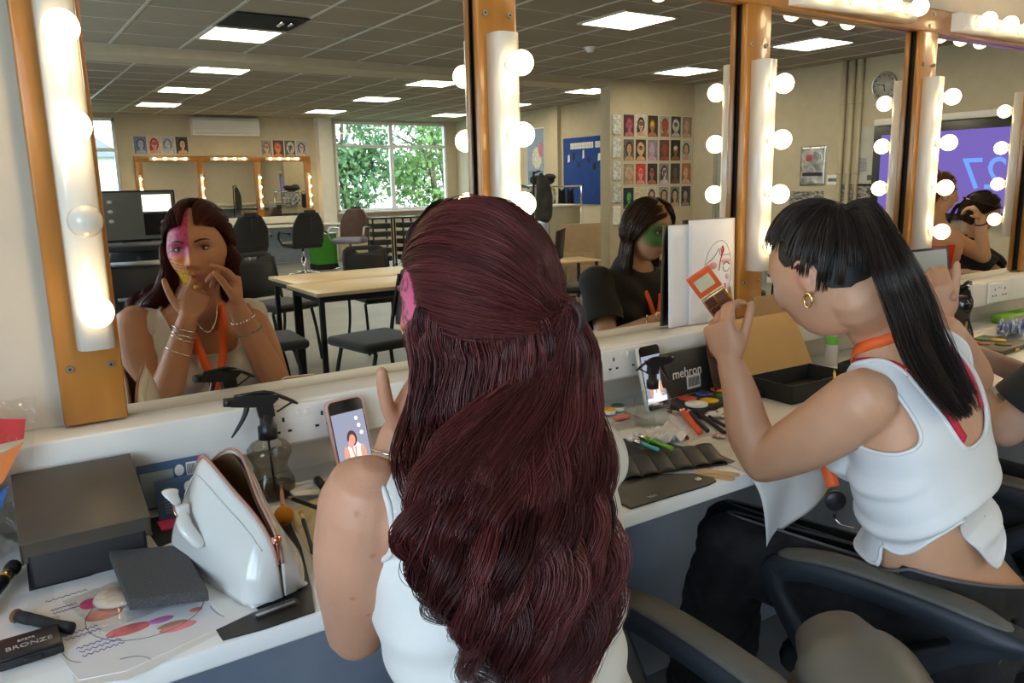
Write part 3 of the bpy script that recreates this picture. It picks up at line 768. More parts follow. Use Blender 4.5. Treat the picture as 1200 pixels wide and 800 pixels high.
c = blend(c, (.02,.02,.03), inface*np.exp(-((hx+.011)/.006)**2-((hz+.032)/.009)**2)*.9)
c = blend(c, (.48,.13,.13), inface*np.exp(-((hx/.021)**2)**2)*G(hz,-.065,.0095)*(hy > .06))
c = blend(c, (.66,.30,.22), (1-inface)*0)
lh = np.linalg.norm(co-np.array([.418,-.570,1.090]), axis=1)
c = blend(c, (.22,.15,.13), np.exp(-(lh/.020)**2)*sm(np.array([math.sin(p[0]*620)*math.sin(p[2]*540+p[0]*300) for p in co]), .0, .4)*.55)
c = blend(c, (.75,.12,.22), np.exp(-(np.linalg.norm(co-np.array([.383,-.600,1.120]), axis=1)/.010)**2)*.6)
BV1 = BVHTree.FromPolygons([tuple(p) for p in co], F)
for px_, pz_ in [(.30,1.03),(.315,.98),(.285,.93),(.30,.90),(.33,.865),(.345,.872),(.33,.955),(.36,.858)]:
    h_ = BV1.ray_cast(Vector((px_-.28, -1.25, pz_+.12)), Vector((.28, .52, -.12)).normalized())
    if h_[0] is not None: c = blend(c, (.28,.09,.06), np.exp(-(np.linalg.norm(co-np.array(h_[0]), axis=1)/.0024)**2)*.9)
body = mesh_obj('body', co, F, m_skin, p1, c)
face_parts(HM1, p1, lid=(.28,.10,.10))
# white vest
m_vest = mat('white ribbed cotton', (.74,.72,.68), .85, var=.03, scale=6, bump=.12, bscale=420, sheen=.3)
uvw1 = torso_frame(spec1)
def tank1(co):
    u, v, w = uvw1(co); a = np.abs(u-.0)
    arm = np.where(u > 0, .168, .150)+.07*sm(-w, -.985, -.925)+.0*w
    g1 = (arm-a)*2
    wn = np.where(v < 0, .985, .945)+np.where(v < 0, (a/.088)**5, (a/.096)**5)*.10
    g2 = wn-w
    return np.minimum(np.minimum(g1, g2), np.minimum(w-.60, 1.2-w))
def fold1(co, nn):
    u, v, w = uvw1(co)
    return .0035*np.sin(w*95+u*22+1.5*np.sin(u*30))*sm(-w, -.92, -.84)+.002*np.sin(w*60-u*40)*sm(-w,-.98,-.90)
vest = garment('vest_top', T1, .006, .0065, tank1, m_vest, p1, fold1, .0028, .0036)
m_trous = mat('dark trousers', (.02,.02,.025), .8, var=.2, bump=.2, bscale=300)
L1 = Body()
for sx in (-1, 1):
    hip, kn, an = V3(.482+sx*.085,-.77,.55), V3(.50+sx*.12,-.40,.490), V3(.50+sx*.12,-.36,.10)
    L1.limb([hip, hip.lerp(kn,.5), kn], [.088,.078,.060]); L1.limb([kn, kn.lerp(an,.35), kn.lerp(an,.7), an], [.058,.057,.046,.038])
L1.loft(spine_secs(spec1[:3]), 30)
lco, lF = remesh(L1, .010, 3); mesh_obj('trousers', lco, lF, m_trous, p1)
m_shoe = mat('white trainer', (.55,.54,.52), .6)
for sx in (-1, 1):
    b = MB(); b.tube(smooth_path([(.50+sx*.13,-.40,.045),(.50+sx*.13,-.32,.055),(.50+sx*.13,-.22,.035),(.50+sx*.13,-.17,.03)],10), [.03,.038,.043,.045,.042,.04,.038,.034,.028,.02], 14, asp=.8, rnd=True); b.build('shoe', m_shoe, p1)
# hair
rg = np.random.default_rng(21)
m_red = hair_mat('dark red hair', (.010,.0024,.0026), (.165,.036,.034), .36, .5)
def hpt(az, el, off=0., r=(.080,.100,.119)):
    """az 0 = back of the head, +pi/2 = her right; returns world"""
    x = (r[0]+off)*math.cos(el)*math.sin(az); y = -(r[1]+off)*math.cos(el)*math.cos(az)-.004; z = (r[2]+off)*math.sin(el)
    return HM1 @ Vector((x, y, z))
zt = [1.31,1.25,1.18,1.135,1.10,1.06,1.02,.985,.935,.885,.84,.78][::-1]
x0 = [.37,.358,.356,.340,.320,.308,.310,.323,.342,.365,.388,.40][::-1]; x1 = [.55,.562,.566,.558,.543,.532,.526,.530,.535,.522,.495,.48][::-1]
MY = ([.78,.95,1.05,1.10,1.15,1.25], [-.842,-.832,-.812,-.782,-.742,-.700]); MR = ([.78,.95,1.05,1.10,1.15,1.25], [.024,.036,.048,.058,.068,.085])
def mass(z, a, rho):
    l, r_ = np.interp(z, zt, x0), np.interp(z, zt, x1); cx, rx = (l+r_)/2, (r_-l)/2-.012
    return Vector((cx+rx*rho*math.sin(a), np.interp(z, *MY)-np.interp(z, *MR)*rho*math.cos(a), z))
K = 40; GD = []; CL = []
tt = np.linspace(0, 1, K)
BINS = {}; SHD = []
def hang(head_pts, zend, a, rho, lead=0, curl=1.0):
    ab = round(a/.42); kb = (ab, rho > .90)
    if kb not in BINS: BINS[kb] = (ab*.85+(0 if rho > .90 else 1.2)+rg.normal()*.30, rg.uniform(-.035, .035), rg.uniform(.75, 1.15), rg.uniform(.128, .142))
    if len(BINS[kb]) == 4: BINS[kb] += (rg.random(), rg.uniform(-.12,.12))
    phb, dz, amb, wlb, shb, da = BINS[kb]; SHD.append(shb*.65+.35*rg.random()); rb = 1.02 if rho > .90 else .80; zend = max(.785, zend*.35+.905*.65+dz*.7)
    z0 = head_pts[-1].z; n = 9; pts = [tuple(p) for p in head_pts]
    for i in range(1, n+1):
        q = i/n; z = z0-.035+(zend-(z0-.035))*q; wq = max(0, (q-.25)/.75)**.8; m_ = mass(z, a*(1-wq)+(ab*.42+da)*wq, rho*(1-wq)+rb*wq)
        bl = min(1, q*3.2); base = Vector(head_pts[-1])
        pts.append(tuple(Vector((base.x*(1-bl)+m_.x*bl, base.y*(1-bl)+m_.y*bl, z))))
    P = resample(pts, K)
    s = np.clip((z0-P[:,2])/max(z0-zend, .05), 0, 1)
    ph = phb+rg.normal()*.22; wl = wlb; am = curl*(.001+.022*s**.8)*amb*rg.uniform(.9,1.1)
    P[:,0] += am*np.sin((z0-P[:,2])/wl*6.28+ph); P[:,1] += am*.8*np.cos((z0-P[:,2])/wl*6.28+ph)
    return P
# lower layer, hanging freely
for i in range(130):
    az = -1.95+3.75*((i*7 % 130)+rg.random())/130; el = rg.uniform(-.60, -.04) if i % 3 else rg.uniform(-.12, .02)
    h = [hpt(az, el, .0), hpt(az*1.0, el-.10, .008), hpt(az*.97, min(el-.2, -.35), .014)]
    a = az*.95+rg.normal()*.12; zend = rg.uniform(.80,.92) if rg.random() < .8 else rg.uniform(.90,1.0)
    if az < -1.0: zend += .06
    GD.append(hang(h, zend, a, rg.uniform(.72, 1.0))); CL.append(np.interp(tt, [0,.2,.55,.85,1], [.009,.013,.014,.011,.003]))
# upper layer, drawn back to the tie and hanging below it
tie_l = Vector((.012, -.116, -.004)); tie = HM1 @ tie_l
for i in range(150):
    side = -1 if rg.random() < .55 else 1; az = side*rg.uniform(1.0, 2.75); el = rg.uniform(-.02, 1.15)
    if rg.random() < .40: az = side*rg.uniform(.2, 3.0); el = rg.uniform(.8, 1.5)
    for _ in range(60):
        q_ = np.array([.08*math.cos(el)*math.sin(az), -.10*math.cos(el)*math.cos(az), .119*math.sin(el)])
        if q_[1] < .012+.030*min(1, max(0, q_[2])/.06)+3.2*max(0, q_[2]-.055): break
        az *= .95; el = min(1.45, el+.02)
    r0 = np.array([math.cos(el)*math.sin(az), -math.cos(el)*math.cos(az), math.sin(el)]); td = np.array([.06,-.99,-.10]); td /= np.linalg.norm(td)
    om = math.acos(np.clip(r0@td, -1, 1)); hp = []
    for q in np.linspace(0, 1, 9):
        d = (math.sin((1-q)*om)*r0+math.sin(q*om)*td)/math.sin(om); d = d/np.linalg.norm(d)
        sag = -.06*math.sin(PI*q)*(1 if el < .7 else .3); d = d+np.array([0,0,sag]); d /= np.linalg.norm(d)
        off = .003+.009*math.sin(PI*q)*rg.uniform(.5,1.1)
        hp.append(HM1 @ Vector(((.080+off)*d[0], (.100+off)*d[1]-.004, (.119+off)*d[2])))
    hp[-1] = tie+Vector((rg.normal()*.006, rg.normal()*.004, rg.normal()*.006))
    a = rg.uniform(-.2, 1.3) if rg.random() < .75 else rg.uniform(-1.2, -.2); P = hang(hp, rg.uniform(.81,.93), a, rg.uniform(.85,1.08))
    GD.append(P); CL.append(np.interp(tt, [0,.15,.32,.55,.85,1], [.009,.011,.005,.013,.011,.003]))
# hair of the front hairline, swept back from the centre parting
for i in range(190):
    side = -1 if i % 2 else 1; zf = -.005+.110*((i*3 % 190)+rg.random())/190; yf = .010+.030*min(1, max(0, zf)/.06)+3.2*max(0, zf-.055)
    sz_ = zf/.119; el = math.asin(min(.97, sz_)); yy_ = min(.96, yf/(.100*math.cos(el))) if math.cos(el) > .1 else .5
    az = side*(PI-math.acos(max(-1, min(1, yy_)))); az = side*max(1.6, min(3.05, abs(az)))
    r0 = np.array([math.cos(el)*math.sin(az), -math.cos(el)*math.cos(az), math.sin(el)]); td = np.array([.06,-.99,-.10]); td /= np.linalg.norm(td); om = math.acos(np.clip(r0@td, -1, 1)); hp = []
    for q in np.linspace(0, 1, 9):
        d = (math.sin((1-q)*om)*r0+math.sin(q*om)*td)/math.sin(om); d /= np.linalg.norm(d); d = d+np.array([side*.05*math.sin(PI*q),0,-.02*math.sin(PI*q)]); d /= np.linalg.norm(d)
        off = .002+.007*math.sin(PI*min(1,q*1.3)); hp.append(HM1 @ Vector(((.080+off)*d[0], (.100+off)*d[1]-.002, (.119+off)*d[2])))
    hp[-1] = tie+Vector((rg.normal()*.006, rg.normal()*.004, rg.normal()*.006))
    GD.append(hang(hp, rg.uniform(.84,.95), rg.uniform(-1.0,1.0), rg.uniform(.8,1.0))); CL.append(np.interp(tt, [0,.15,.32,.55,.85,1], [.0035,.007,.005,.011,.010,.003]))
# locks over her front left side and the curls that stand off to the left
for i in range(30):
    az = rg.uniform(-1.85, -1.45); el = rg.uniform(-.30, .22)
    h = [hpt(az, el, .002), hpt(az, el-.2, .012), hpt(az*.96, -.55, .012)]
    z0 = h[-1].z; pts = [tuple(p) for p in h]; xe = rg.uniform(.325,.35)
    for q in np.linspace(.15, 1, 7): pts.append((h[-1].x*(1-q)+xe*q-.02*math.sin(q*3), h[-1].y-.10*q, z0-.02-.15*q))
    P = resample(pts, K); s = tt; P[:,0] += .012*s*np.sin(s*13+i); SHD.append(rg.random()); GD.append(P); CL.append(np.interp(tt, [0,.3,.8,1], [.007,.009,.007,.002]))
for i in range(7):
    a = -1.2+.1*rg.normal(); h = [hpt(-.8,-.2,.01), hpt(-.8,-.45,.02)]
    P = hang(h, .87+.02*rg.random(), a+.4, 1.0); s = np.clip((tt-.70)/.30, 0, 1); P[:,0] += -.022*s**1.5+.018*np.sin(s*5)*s; P[:,2] += .030*s**2; P[:,1] -= .01*s; GD.append(P); CL.append(np.interp(tt, [0,.3,.8,1], [.007,.009,.006,.002]))
P, R, S = grow(GD, 34, K, .00062, np.array(CL), rg, .0010, shade=SHD)
# the big separate curls that lie on top and hang below the rest
LG = []; LC = []; LS = []
for k in range(22):
    a = -1.35+2.75*(k+.5)/22+rg.normal()*.05; right = a > .15 or k % 3 == 0
    if right: h = [tie+Vector((rg.normal()*.004,-.004,0)), tie+Vector((.03*math.sin(a),-.012,-.045))]
    else: h = [hpt(a*.8, -.10, .004), hpt(a*.85, -.30, .014), hpt(a*.9, -.50, .018)]
    z0 = h[-1].z; zend = .795+.05*((k*5) % 7)/7+(.05 if abs(a) > 1.1 else 0); pts = [tuple(p) for p in h]
    for i in range(1, 10):
        q = i/9; z = z0-.02+(zend-z0+.02)*q; m_ = mass(z, a, 1.02 if k % 2 else 1.12); bl = min(1, q*2.8); base = h[-1]
        pts.append((base.x*(1-bl)+m_.x*bl, base.y*(1-bl)+m_.y*bl, z))
    P_ = resample(pts, K); s_ = np.clip((z0-P_[:,2])/(z0-zend), 0, 1); A_ = (.003+.021*np.clip((s_-.10)/.35, 0, 1))*rg.uniform(.8, 1.15); ph = k*2.1; wl = rg.uniform(.135, .175)
    P_[:,0] += A_*np.sin((z0-P_[:,2])/wl*6.28+ph); P_[:,1] += -.004+A_*.7*np.cos((z0-P_[:,2])/wl*6.28+ph); P_[:,2] += .010*s_**4*math.sin(ph)
    LG.append(P_); LC.append(np.interp(tt, [0,.2,.5,.85,1], [.006,.012,.017,.014,.005])*rg.uniform(.6,1.25)); LS.append(rg.random())
P2_, R2_, S2_ = grow(LG, 190, K, .0006, np.array(LC), rg, .0038, shade=LS)
P = np.concatenate([P, P2_]); R = np.concatenate([R, R2_]); S = np.concatenate([S, S2_])
hair = strands('hair', P, R, S, m_red, p1)
P, R, S = grow([GD[i] for i in rg.integers(0, len(GD), 150)], 1, K, .0002, np.full((150,K), .018)*np.linspace(.5,1,K), rg, .004)
strands('flyaway_hair', P, R, S, m_red, p1)
U = Body(); U.ell((0,-.006,.004), (.0775,.096,.1165), HM1, 40, 28)
secs = []
for z in np.linspace(1.13, .93, 10):
    m0 = mass(z, PI/2, .55); m1 = mass(z, -PI/2, .55); ry = np.interp(z, *MR); secs.append(((m0+m1)/2-V3(0,ry*.30,0), (m0-m1)/2, V3(0, ry*.28, 0), 1))
U.loft(secs, 24, 2.0)
uo, uF = remesh(U, .007, 2)
# keep the under layer off the face
hl = uo@MI[:3,:3].T+MI[:3,3]
hairline = .012+.030*np.clip(hl[:,2]/.06, 0, 1)+2.6*np.clip(hl[:,2]-.058, 0, 1)
g = hairline-hl[:,1]; g = np.where(uo[:,2] < 1.13, .05, g)
V_, F_ = clip_mesh(uo, uF, g)
m_under_hair = mat('dark red hair under layer', (.040,.009,.010), .95, spec=.1, var=.3, scale=60, stretch=(1,1,.1))
mesh_obj('hair_underlayer', V_, F_, m_under_hair, p1)
b = MB(); tc = tie+ (HM1.to_3x3() @ Vector((.004,-.012,-.006)))
for k in range(3):
    Q = HM1.to_3x3(); ring = [tc+Q @ Vector((.0045*k-.006+.004*math.sin(t), .013*math.sin(t), .017*math.cos(t))) for t in np.linspace(0, 2*PI, 20, endpoint=False)]
    b.tube(ring, .0024, 8, closed=True)
b.build('hair_tie', mat('dark brown elastic', (.05,.025,.025), .6), p1)
# jewellery and lanyard (seen in the mirror)
m_orange = mat('orange lanyard ribbon', (.85,.13,.025), .6, var=.05)
def ribbon(name, pts, w, m, parent, nrm=(0,1,0), n=30, t=.0016):
    P = smooth_path(pts, n); b = MB(); vs = []
    for i in range(n):
        T = (P[min(i+1,n-1)]-P[max(i-1,0)]).normalized(); N_ = Vector(nrm); S_ = T.cross(N_).normalized(); vs += [P[i]-S_*w/2, P[i]+S_*w/2]
    b.add(vs, [(2*i, 2*i+1, 2*i+3, 2*i+2) for i in range(n-1)], 0, True); o = b.build(name, m, parent); solidify(o, t, 0); return o
ribbon('lanyard', [(.415,-.735,1.085),(.418,-.690,1.075),(.425,-.645,1.03),(.437,-.602,.96),(.452,-.588,.90),(.462,-.590,.84)], .020, m_orange, p1)
ribbon('lanyard', [(.520,-.735,1.085),(.517,-.690,1.075),(.508,-.648,1.03),(.492,-.602,.96),(.474,-.588,.90),(.466,-.592,.84)], .020, m_orange, p1)
m_silver = mat('silver', (.75,.73,.70), .2, metal=1)
b = MB(); b.tube(smooth_path([(.435,-.668,1.072),(.445,-.648,1.03),(.468,-.640,1.005),(.490,-.648,1.03),(.503,-.668,1.072)], 24), .0022, 6); b.build('necklace', m_silver, p1)
def bangle(c, axis, r, t, m, parent, name='bangle', n=26, beads=False):
    A_ = Vector(axis).normalized(); X_ = A_.orthogonal().normalized(); Y_ = A_.cross(X_); b = MB()
    ring = [Vector(c)+X_*r*math.cos(q)+Y_*r*.9*math.sin(q) for q in np.linspace(0, 2*PI, n, endpoint=False)]
    if beads:
        for q in ring: b.ell(q, (t*1.5,)*3, None, 8, 6)
    else: b.tube(ring, t, 6, closed=True)
    return b.build(name, m, parent)
ax = WL-EL
for k, q in enumerate([.90,.84,.80,.66]): bangle(EL.lerp(WL, q), ax+V3(.01*k,.0,.0), .030 if k < 3 else .034, .0015, m_silver, p1)
ax = WR-ER
bangle(ER.lerp(WR, .84), ax, .030, .0022, m_silver, p1, 'bracelet', 22, True); bangle(ER.lerp(WR, .70), ax, .033, .0016, mat('blue-grey beads', (.20,.33,.36), .4), p1, 'bracelet', 26, True)
adopt(p1)
# ------------------------------------------------------------------ the woman with the black ponytail
p2 = thing('person', 'seated woman with long black ponytail, white vest, red bra straps and black jeans', 'person', (1.42,-.80,0))
LAT2, FWD2 = (.975,.10,.20), (-.10,.99,.05)
spec2 = [((1.420,-.800,.50), (1,.05,.05), FWD2, .150,.110,1.0), ((1.405,-.800,.58), (.99,.05,.08), FWD2, .165,.120,1.05), ((1.350,-.800,.68), (.98,.06,.12), FWD2, .128,.090,.95),
         ((1.318,-.795,.78), LAT2, FWD2, .122,.088,.9), ((1.312,-.775,.90), LAT2, FWD2, .138,.100,.9), ((1.306,-.755,.985), LAT2, FWD2, .140,.090,.95), ((1.300,-.738,1.045), LAT2, FWD2, .118,.062,1.0), ((1.282,-.722,1.085), (.99,.10,.12), FWD2, .066,.050,1.0), ((1.255,-.700,1.125), (1,.1,.05), FWD2, .047,.047,1.0)]
T2 = Body(); T2.loft(spine_secs(spec2), 36)
for sx in (-1, 1):
    T2.ell((1.325+sx*.070, -.695, .905+sx*.012), (.058,.055,.058))
    T2.ell((1.308+sx*.120, -.742+sx*.01, 1.010+sx*.028), (.046,.048,.046))
B2 = Body(); B2.v, B2.f, B2.m, B2.s = list(T2.v), list(T2.f), list(T2.m), list(T2.s)
SL2, EL2, WL2 = V3(1.170,-.748,.998), V3(1.128,-.590,.858), V3(1.118,-.515,1.030)
SR2, ER2, WR2 = V3(1.448,-.715,1.060), V3(1.630,-.700,.955), V3(1.502,-.690,1.085)
B2.limb([SL2, SL2.lerp(EL2,.4)+V3(-.004,.004,-.012), SL2.lerp(EL2,.75)+V3(-.004,.004,-.008), EL2], [.056,.056,.051,.044,.038])
B2.limb([EL2, EL2.lerp(WL2,.3)+V3(-.002,.008,0), EL2.lerp(WL2,.7), WL2], [.038,.041,.032,.024])
B2.limb([SR2, SR2.lerp(ER2,.4), SR2.lerp(ER2,.8), ER2], [.050,.048,.042,.036]); B2.limb([ER2, ER2.lerp(WR2,.3), ER2.lerp(WR2,.7), WR2], [.036,.038,.030,.023])
H2 = V3(1.183,-.652,1.200); R2 = frame(math.radians(1), math.radians(24), math.radians(-4))
HM2 = add_head(B2, H2, R2, .94)
nk = HM2 @ Vector((0,-.045,-.06))
B2.limb([(1.285,-.722,1.07),(1.245,-.705,1.125), nk], [.052,.047,.052])
PAL = V3(1.118,-.440,1.150)
hand(B2, WL2, V3(-.10,.35,.93), V3(.93,.15,.18), V3(-.25,-.75,.3), [(.55,.75,.5),(.65,.8,.5),(.75,.85,.5),(.85,.9,.5)], .93, thumb=(.35,.80,.60), spread=.02, tcurl=.10)
hand(B2, WR2, V3(-.28,.10,.95), V3(.75,.60,.1), V3(-.3,-.75,.2), [(.75,.8,.5),(.85,.85,.5),(.9,.9,.5),(.95,.9,.5)], .90, thumb=(.40,.80,.35), spread=.02, tcurl=.10)
co, F = remesh(B2, .0042, 3)
c = np.tile(np.array([.56,.305,.185]), (len(co),1)); MI2 = np.array(HM2.inverted()); hl = co@MI2[:3,:3].T+MI2[:3,3]
inf2 = near_head(co, HM2)
c = blend(c, (.62,.60,.60), inf2*sm(hl[:,1], .015, .03)*np.exp(-(((np.abs(hl[:,0])-.035)/.03)**2+((hl[:,2]-.0)/.030)**2)**2)*.8)
c = blend(c, (.45,.12,.11), inf2*np.exp(-((hl[:,0]/.021)**2)**2)*G(hl[:,2],-.065,.0095)*(hl[:,1] > .06))
c = blend(c, (.66,.27,.20), np.exp(-(np.linalg.norm(hl-np.array([-.078,-.012,0]), axis=1)/.028)**2)*.5)
tt2 = WR2+V3(.0,.0,.05)
c = blend(c, (.05,.05,.06), np.exp(-((np.sqrt((co[:,0]-tt2.x)**2+(co[:,2]-tt2.z)**2)-.008)/.0022)**2)*(co[:,1] < tt2.y)*.6)
mesh_obj('body', co, F, m_skin, p2, c); face_parts(HM2, p2)
uvw2 = torso_frame(spec2)
m_vest2 = mat('white stretch jersey', (.70,.70,.70), .6, var=.02, scale=6, bump=.06, bscale=500, sheen=.2)
def tank2(co):
    u, v, w = uvw2(co); a = np.abs(u); z = w-.20*u
    arm = np.where(u < 0, .112, .128)+.09*sm(-z, -.975, -.905)
    g1 = (arm-a)*2
    wn = np.where(v < 0, .925, .93)+np.where(v < 0, (a/.076)**4, (a/.085)**4)*.10
    g2 = wn-z
    # hem with the triangular slit at the back, rising over the hip
    hem = .712+.42*np.maximum(0, u+.015); slit = .712+np.clip(.118-1.65*np.abs(u+.080), 0, 1)*(v < .03)
    return np.minimum(np.minimum(g1, g2), np.minimum(w-np.maximum(hem, slit), 1.25-w))
def fold2(co, nn):
    u, v, w = uvw2(co)
    d = w-.55*u
    f = .012*np.maximum(0, np.sin(d*78+2.2*np.sin(u*16)+.8*v*20))**2*sm(-w, -.90, -.83)*(1-.5*sm(-w,-.74,-.70))
    f += .006*np.sin(d*46+u*12)*sm(-w, -.98, -.86)
    f += .013*sm(-w, -.78, -.70)
    return f
vest2 = garment('vest_top', T2, .005, .006, tank2, m_vest2, p2, fold2, .0026, .0034)
# bra straps over the skin
m_redb = mat('raspberry red elastic', (.62,.012,.05), .45, var=.05, bump=.1, bscale=500)
def on_torso(u, w, side=-1, off=.004, spec=spec2, body=None):
    return (u, w)
from mathutils.bvhtree import BVHTree
bvh2 = BVHTree.FromPolygons([tuple(p) for p in co], F)
def project_back(p, bv, off, dirv=(0,1,0)):
    h = bv.ray_cast(Vector(p)-Vector(dirv)*.3, Vector(dirv)); return (h[0]+h[1]*off, h[1]) if h[0] is not None else (Vector(p), Vector((0,-1,0)))
def strap(name, pts, w, m, parent, bv, off=.003, n=26, dirs=None):
    P = smooth_path(pts, n); C_ = []; Nn = []
    for i, p in enumerate(P):
        h = bv.find_nearest(p); C_.append(h[0]+h[1]*off); Nn.append(h[1])
    b = MB(); vs = []
    for i in range(n):
        T = (C_[min(i+1,n-1)]-C_[max(i-1,0)]).normalized(); S_ = T.cross(Nn[i]).normalized(); vs += [C_[i]-S_*w/2, C_[i]+S_*w/2]
    b.add(vs, [(2*i, 2*i+1, 2*i+3, 2*i+2) for i in range(n-1)], 0, True); o = b.build(name, m, parent); solidify(o, .0022, 0); return o, C_, Nn
def W2(u, v, w):
    Z = [s[0][2] for s in spec2]; cx = np.interp(w, Z, [s[0][0] for s in spec2]); cy = np.interp(w, Z, [s[0][1] for s in spec2])
    return Vector((cx, cy, w))+Vector(LAT2).normalized()*u+Vector(FWD2).normalized()*v
o, C_, Nn = strap('bra_strap', [W2(-.080,.03,1.06), W2(-.070,-.03,1.055), W2(-.058,-.09,1.015), W2(-.044,-.11,.970), W2(-.036,-.11,.955)], .016, m_redb, p2, bvh2)
b = MB(); q = C_[7]; n_ = Nn[7]; X_ = n_.orthogonal().normalized(); Y_ = n_.cross(X_); b.tube([q+n_*.003+X_*.0095*math.cos(t)+Y_*.0095*math.sin(t) for t in np.linspace(0, 2*PI, 18, endpoint=False)], .0016, 6, closed=True); b.build('strap_ring', m_rose, p2)
strap('bra_strap', [W2(.075,.03,1.09), W2(.074,-.03,1.08), W2(.072,-.08,1.04), W2(.064,-.10,1.00), W2(.055,-.11,.975)], .013, m_redb, p2, bvh2)
# jeans
m_jean = mat('black denim', (.011,.011,.012), .85, var=.45, scale=30, bump=.3, bscale=600)
m_jtrim = mat('grey stitching', (.10,.10,.10), .8)
J2 = Body()
hipL, kL, aL = V3(1.335,-.790,.565), V3(1.175,-.490,.640), V3(1.215,-.330,.13)
hipR, kR, aR = V3(1.490,-.770,.565), V3(1.300,-.380,.600), V3(1.400,-.300,.12)
J2.limb([hipL, hipL.lerp(kL,.5)+V3(0,0,.01), kL], [.098,.092,.074,.064]); J2.limb([kL, kL.lerp(aL,.4), kL.lerp(aL,.8), aL], [.066,.064,.056,.055,.060])
J2.limb([hipR, hipR.lerp(kR,.5)+V3(0,0,.01), kR], [.098,.088,.072,.064]); J2.limb([kR, kR.lerp(aR,.4), aR], [.064,.062,.056,.060])
J2.loft(spine_secs(spec2[:4]), 36); J2.ell((1.36,-.86,.55), (.085,.075,.085)); J2.ell((1.47,-.85,.55), (.085,.075,.085))
def jclip(co):
    u, v, w = uvw2(co); dL = np.minimum(np.linalg.norm(co-np.array(aL), axis=1), np.linalg.norm(co-np.array(aR), axis=1))
    back = (co[:,1] < -.70)
    return np.where(w > .60, (.672-.40*u-.02*(v > 0))-w, .1)
def jfold(co, nn):
    return .004*np.sin(co[:,0]*60+co[:,1]*45+2*np.sin(co[:,2]*50))*(co[:,2] < .64)
jeans = garment('jeans', J2, .0065, .008, jclip, m_jean, p2, jfold, .003, .003, pipe_mat=m_jtrim, pipe_name='waist_stitching')
for q in (-.06, .035):
    b = MB(); p = W2(q, -.125, .645); b.tube([p+V3(0,-.012,.020), p+V3(0,-.020,0), p+V3(0,-.022,-.028)], .006, 8); b.build('belt_loop', m_jean, p2)
def seam(pts, name='seam'):
    bvj = BVHTree.FromPolygons([tuple(v.co) for v in jeans.data.vertices], [tuple(p.vertices) for p in jeans.data.polygons])
    P = smooth_path(pts, 24); b = MB(); Q = []
    for p in P:
        h = bvj.find_nearest(p); Q.append(h[0]+h[1]*.0008)
    b.tube(Q, .0011, 5); b.build(name, m_jtrim, p2)
seam([(1.36,-.92,.60),(1.40,-.93,.55),(1.46,-.93,.50)]); seam([(1.36,-.92,.60),(1.34,-.88,.53),(1.34,-.84,.49)]); seam([(1.33,-.70,.66),(1.27,-.60,.69),(1.21,-.50,.70)])
for (a_, s_) in ((aL,1),(aR,-1)):
    b = MB(); q = V3(a_.x, a_.y, 0); b.tube(smooth_path([q+V3(0,-.05,.045),q+V3(0,.02,.06),q+V3(0,.10,.038),q+V3(0,.14,.03)],10), [.03,.036,.042,.046,.044,.04,.038,.034,.028,.02], 14, asp=.85, rnd=True); b.build('shoe', mat('beige trainer' if s_ == 1 else 'beige trainer pair', (.40,.34,.28), .7), p2)
# hair: scalp swept up to a high knot, straight tail falling down the back
m_blk = hair_mat('black hair', (.006,.005,.005), (.045,.030,.024), .30, .6)
rg = np.random.default_rng(33)
knot_l = Vector((.004,-.072,.084)); knot = HM2 @ knot_l; K = 30; GD = []; CL = []; tt = np.linspace(0, 1, K)
kd = np.array([.03,-.60,.80]); kd /= np.linalg.norm(kd)
for i in range(230):
    az = rg.uniform(-PI, PI); el = rg.uniform(-.30, 1.3)
    if abs(az) > 1.75: el = rg.uniform(.55, 1.3)
    if abs(az) < 1.2: el = rg.uniform(-.34, .6)
    if 1.35 < abs(az) < 1.85 and el < -.02: continue
    r0 = np.array([math.cos(el)*math.sin(az), -math.cos(el)*math.cos(az), math.sin(el)]); q_ = r0*np.array([.078,.098,.117])
    if q_[1] > .005+.035*min(1, max(0, q_[2])/.06)+1.7*max(0, q_[2]-.056): continue
    om = math.acos(np.clip(r0@kd, -1, 1)); pts = []
    if om < .1: continue
    for q in np.linspace(0, 1, 10):
        d = (math.sin((1-q)*om)*r0+math.sin(q*om)*kd)/math.sin(om); d /= np.linalg.norm(d); off = .003+.006*math.sin(PI*q)+.010*q**3
        pts.append(HM2 @ Vector(((.0765+off)*d[0], (.0965+off)*d[1], (.1165+off)*d[2])))
    GD.append(resample([tuple(p) for p in pts], K)); CL.append(np.interp(tt, [0,.3,.8,1], [.010,.010,.006,.004]))
P_, R_, S_ = grow(GD, 26, K, .0006, np.array(CL), rg, .0012, tip=.8)
strands('hair', P_, R_, S_, m_blk, p2)
GD = []; CL = []; K = 34; tt = np.linspace(0, 1, K)
ctrl = [knot+V3(0,0,0), knot+V3(.012,-.030,.010), V3(1.150,-.790,1.235), V3(1.160,-.820,1.17), V3(1.180,-.838,1.105), V3(1.215,-.856,1.045), V3(1.258,-.872,.985)]
for i in range(60):
    a = rg.random()*6.28; r = math.sqrt(rg.random()); ex = rg.normal()*.006
    pts = []
    for k, q in enumerate(ctrl):
        wd = [.010,.016,.026,.030,.030,.026,.014][k]; pts.append(tuple(q+V3(.75,-.3,.35).normalized()*(wd*r*math.cos(a)+ex*k/6)+V3(.3,-.9,0)*(wd*.45*r*math.sin(a))))
    if rg.random() < .4: pts[-1] = tuple(Vector(pts[-1])+V3(.004,0,rg.uniform(0,.06)))
    GD.append(resample(pts, K)); CL.append(np.interp(tt, [0,.2,.7,1], [.004,.008,.009,.003]))
P_, R_, S_ = grow(GD, 46, K, .0006, np.array(CL), rg, .0015, tip=.3)
strands('ponytail', P_, R_, S_, m_blk, p2)
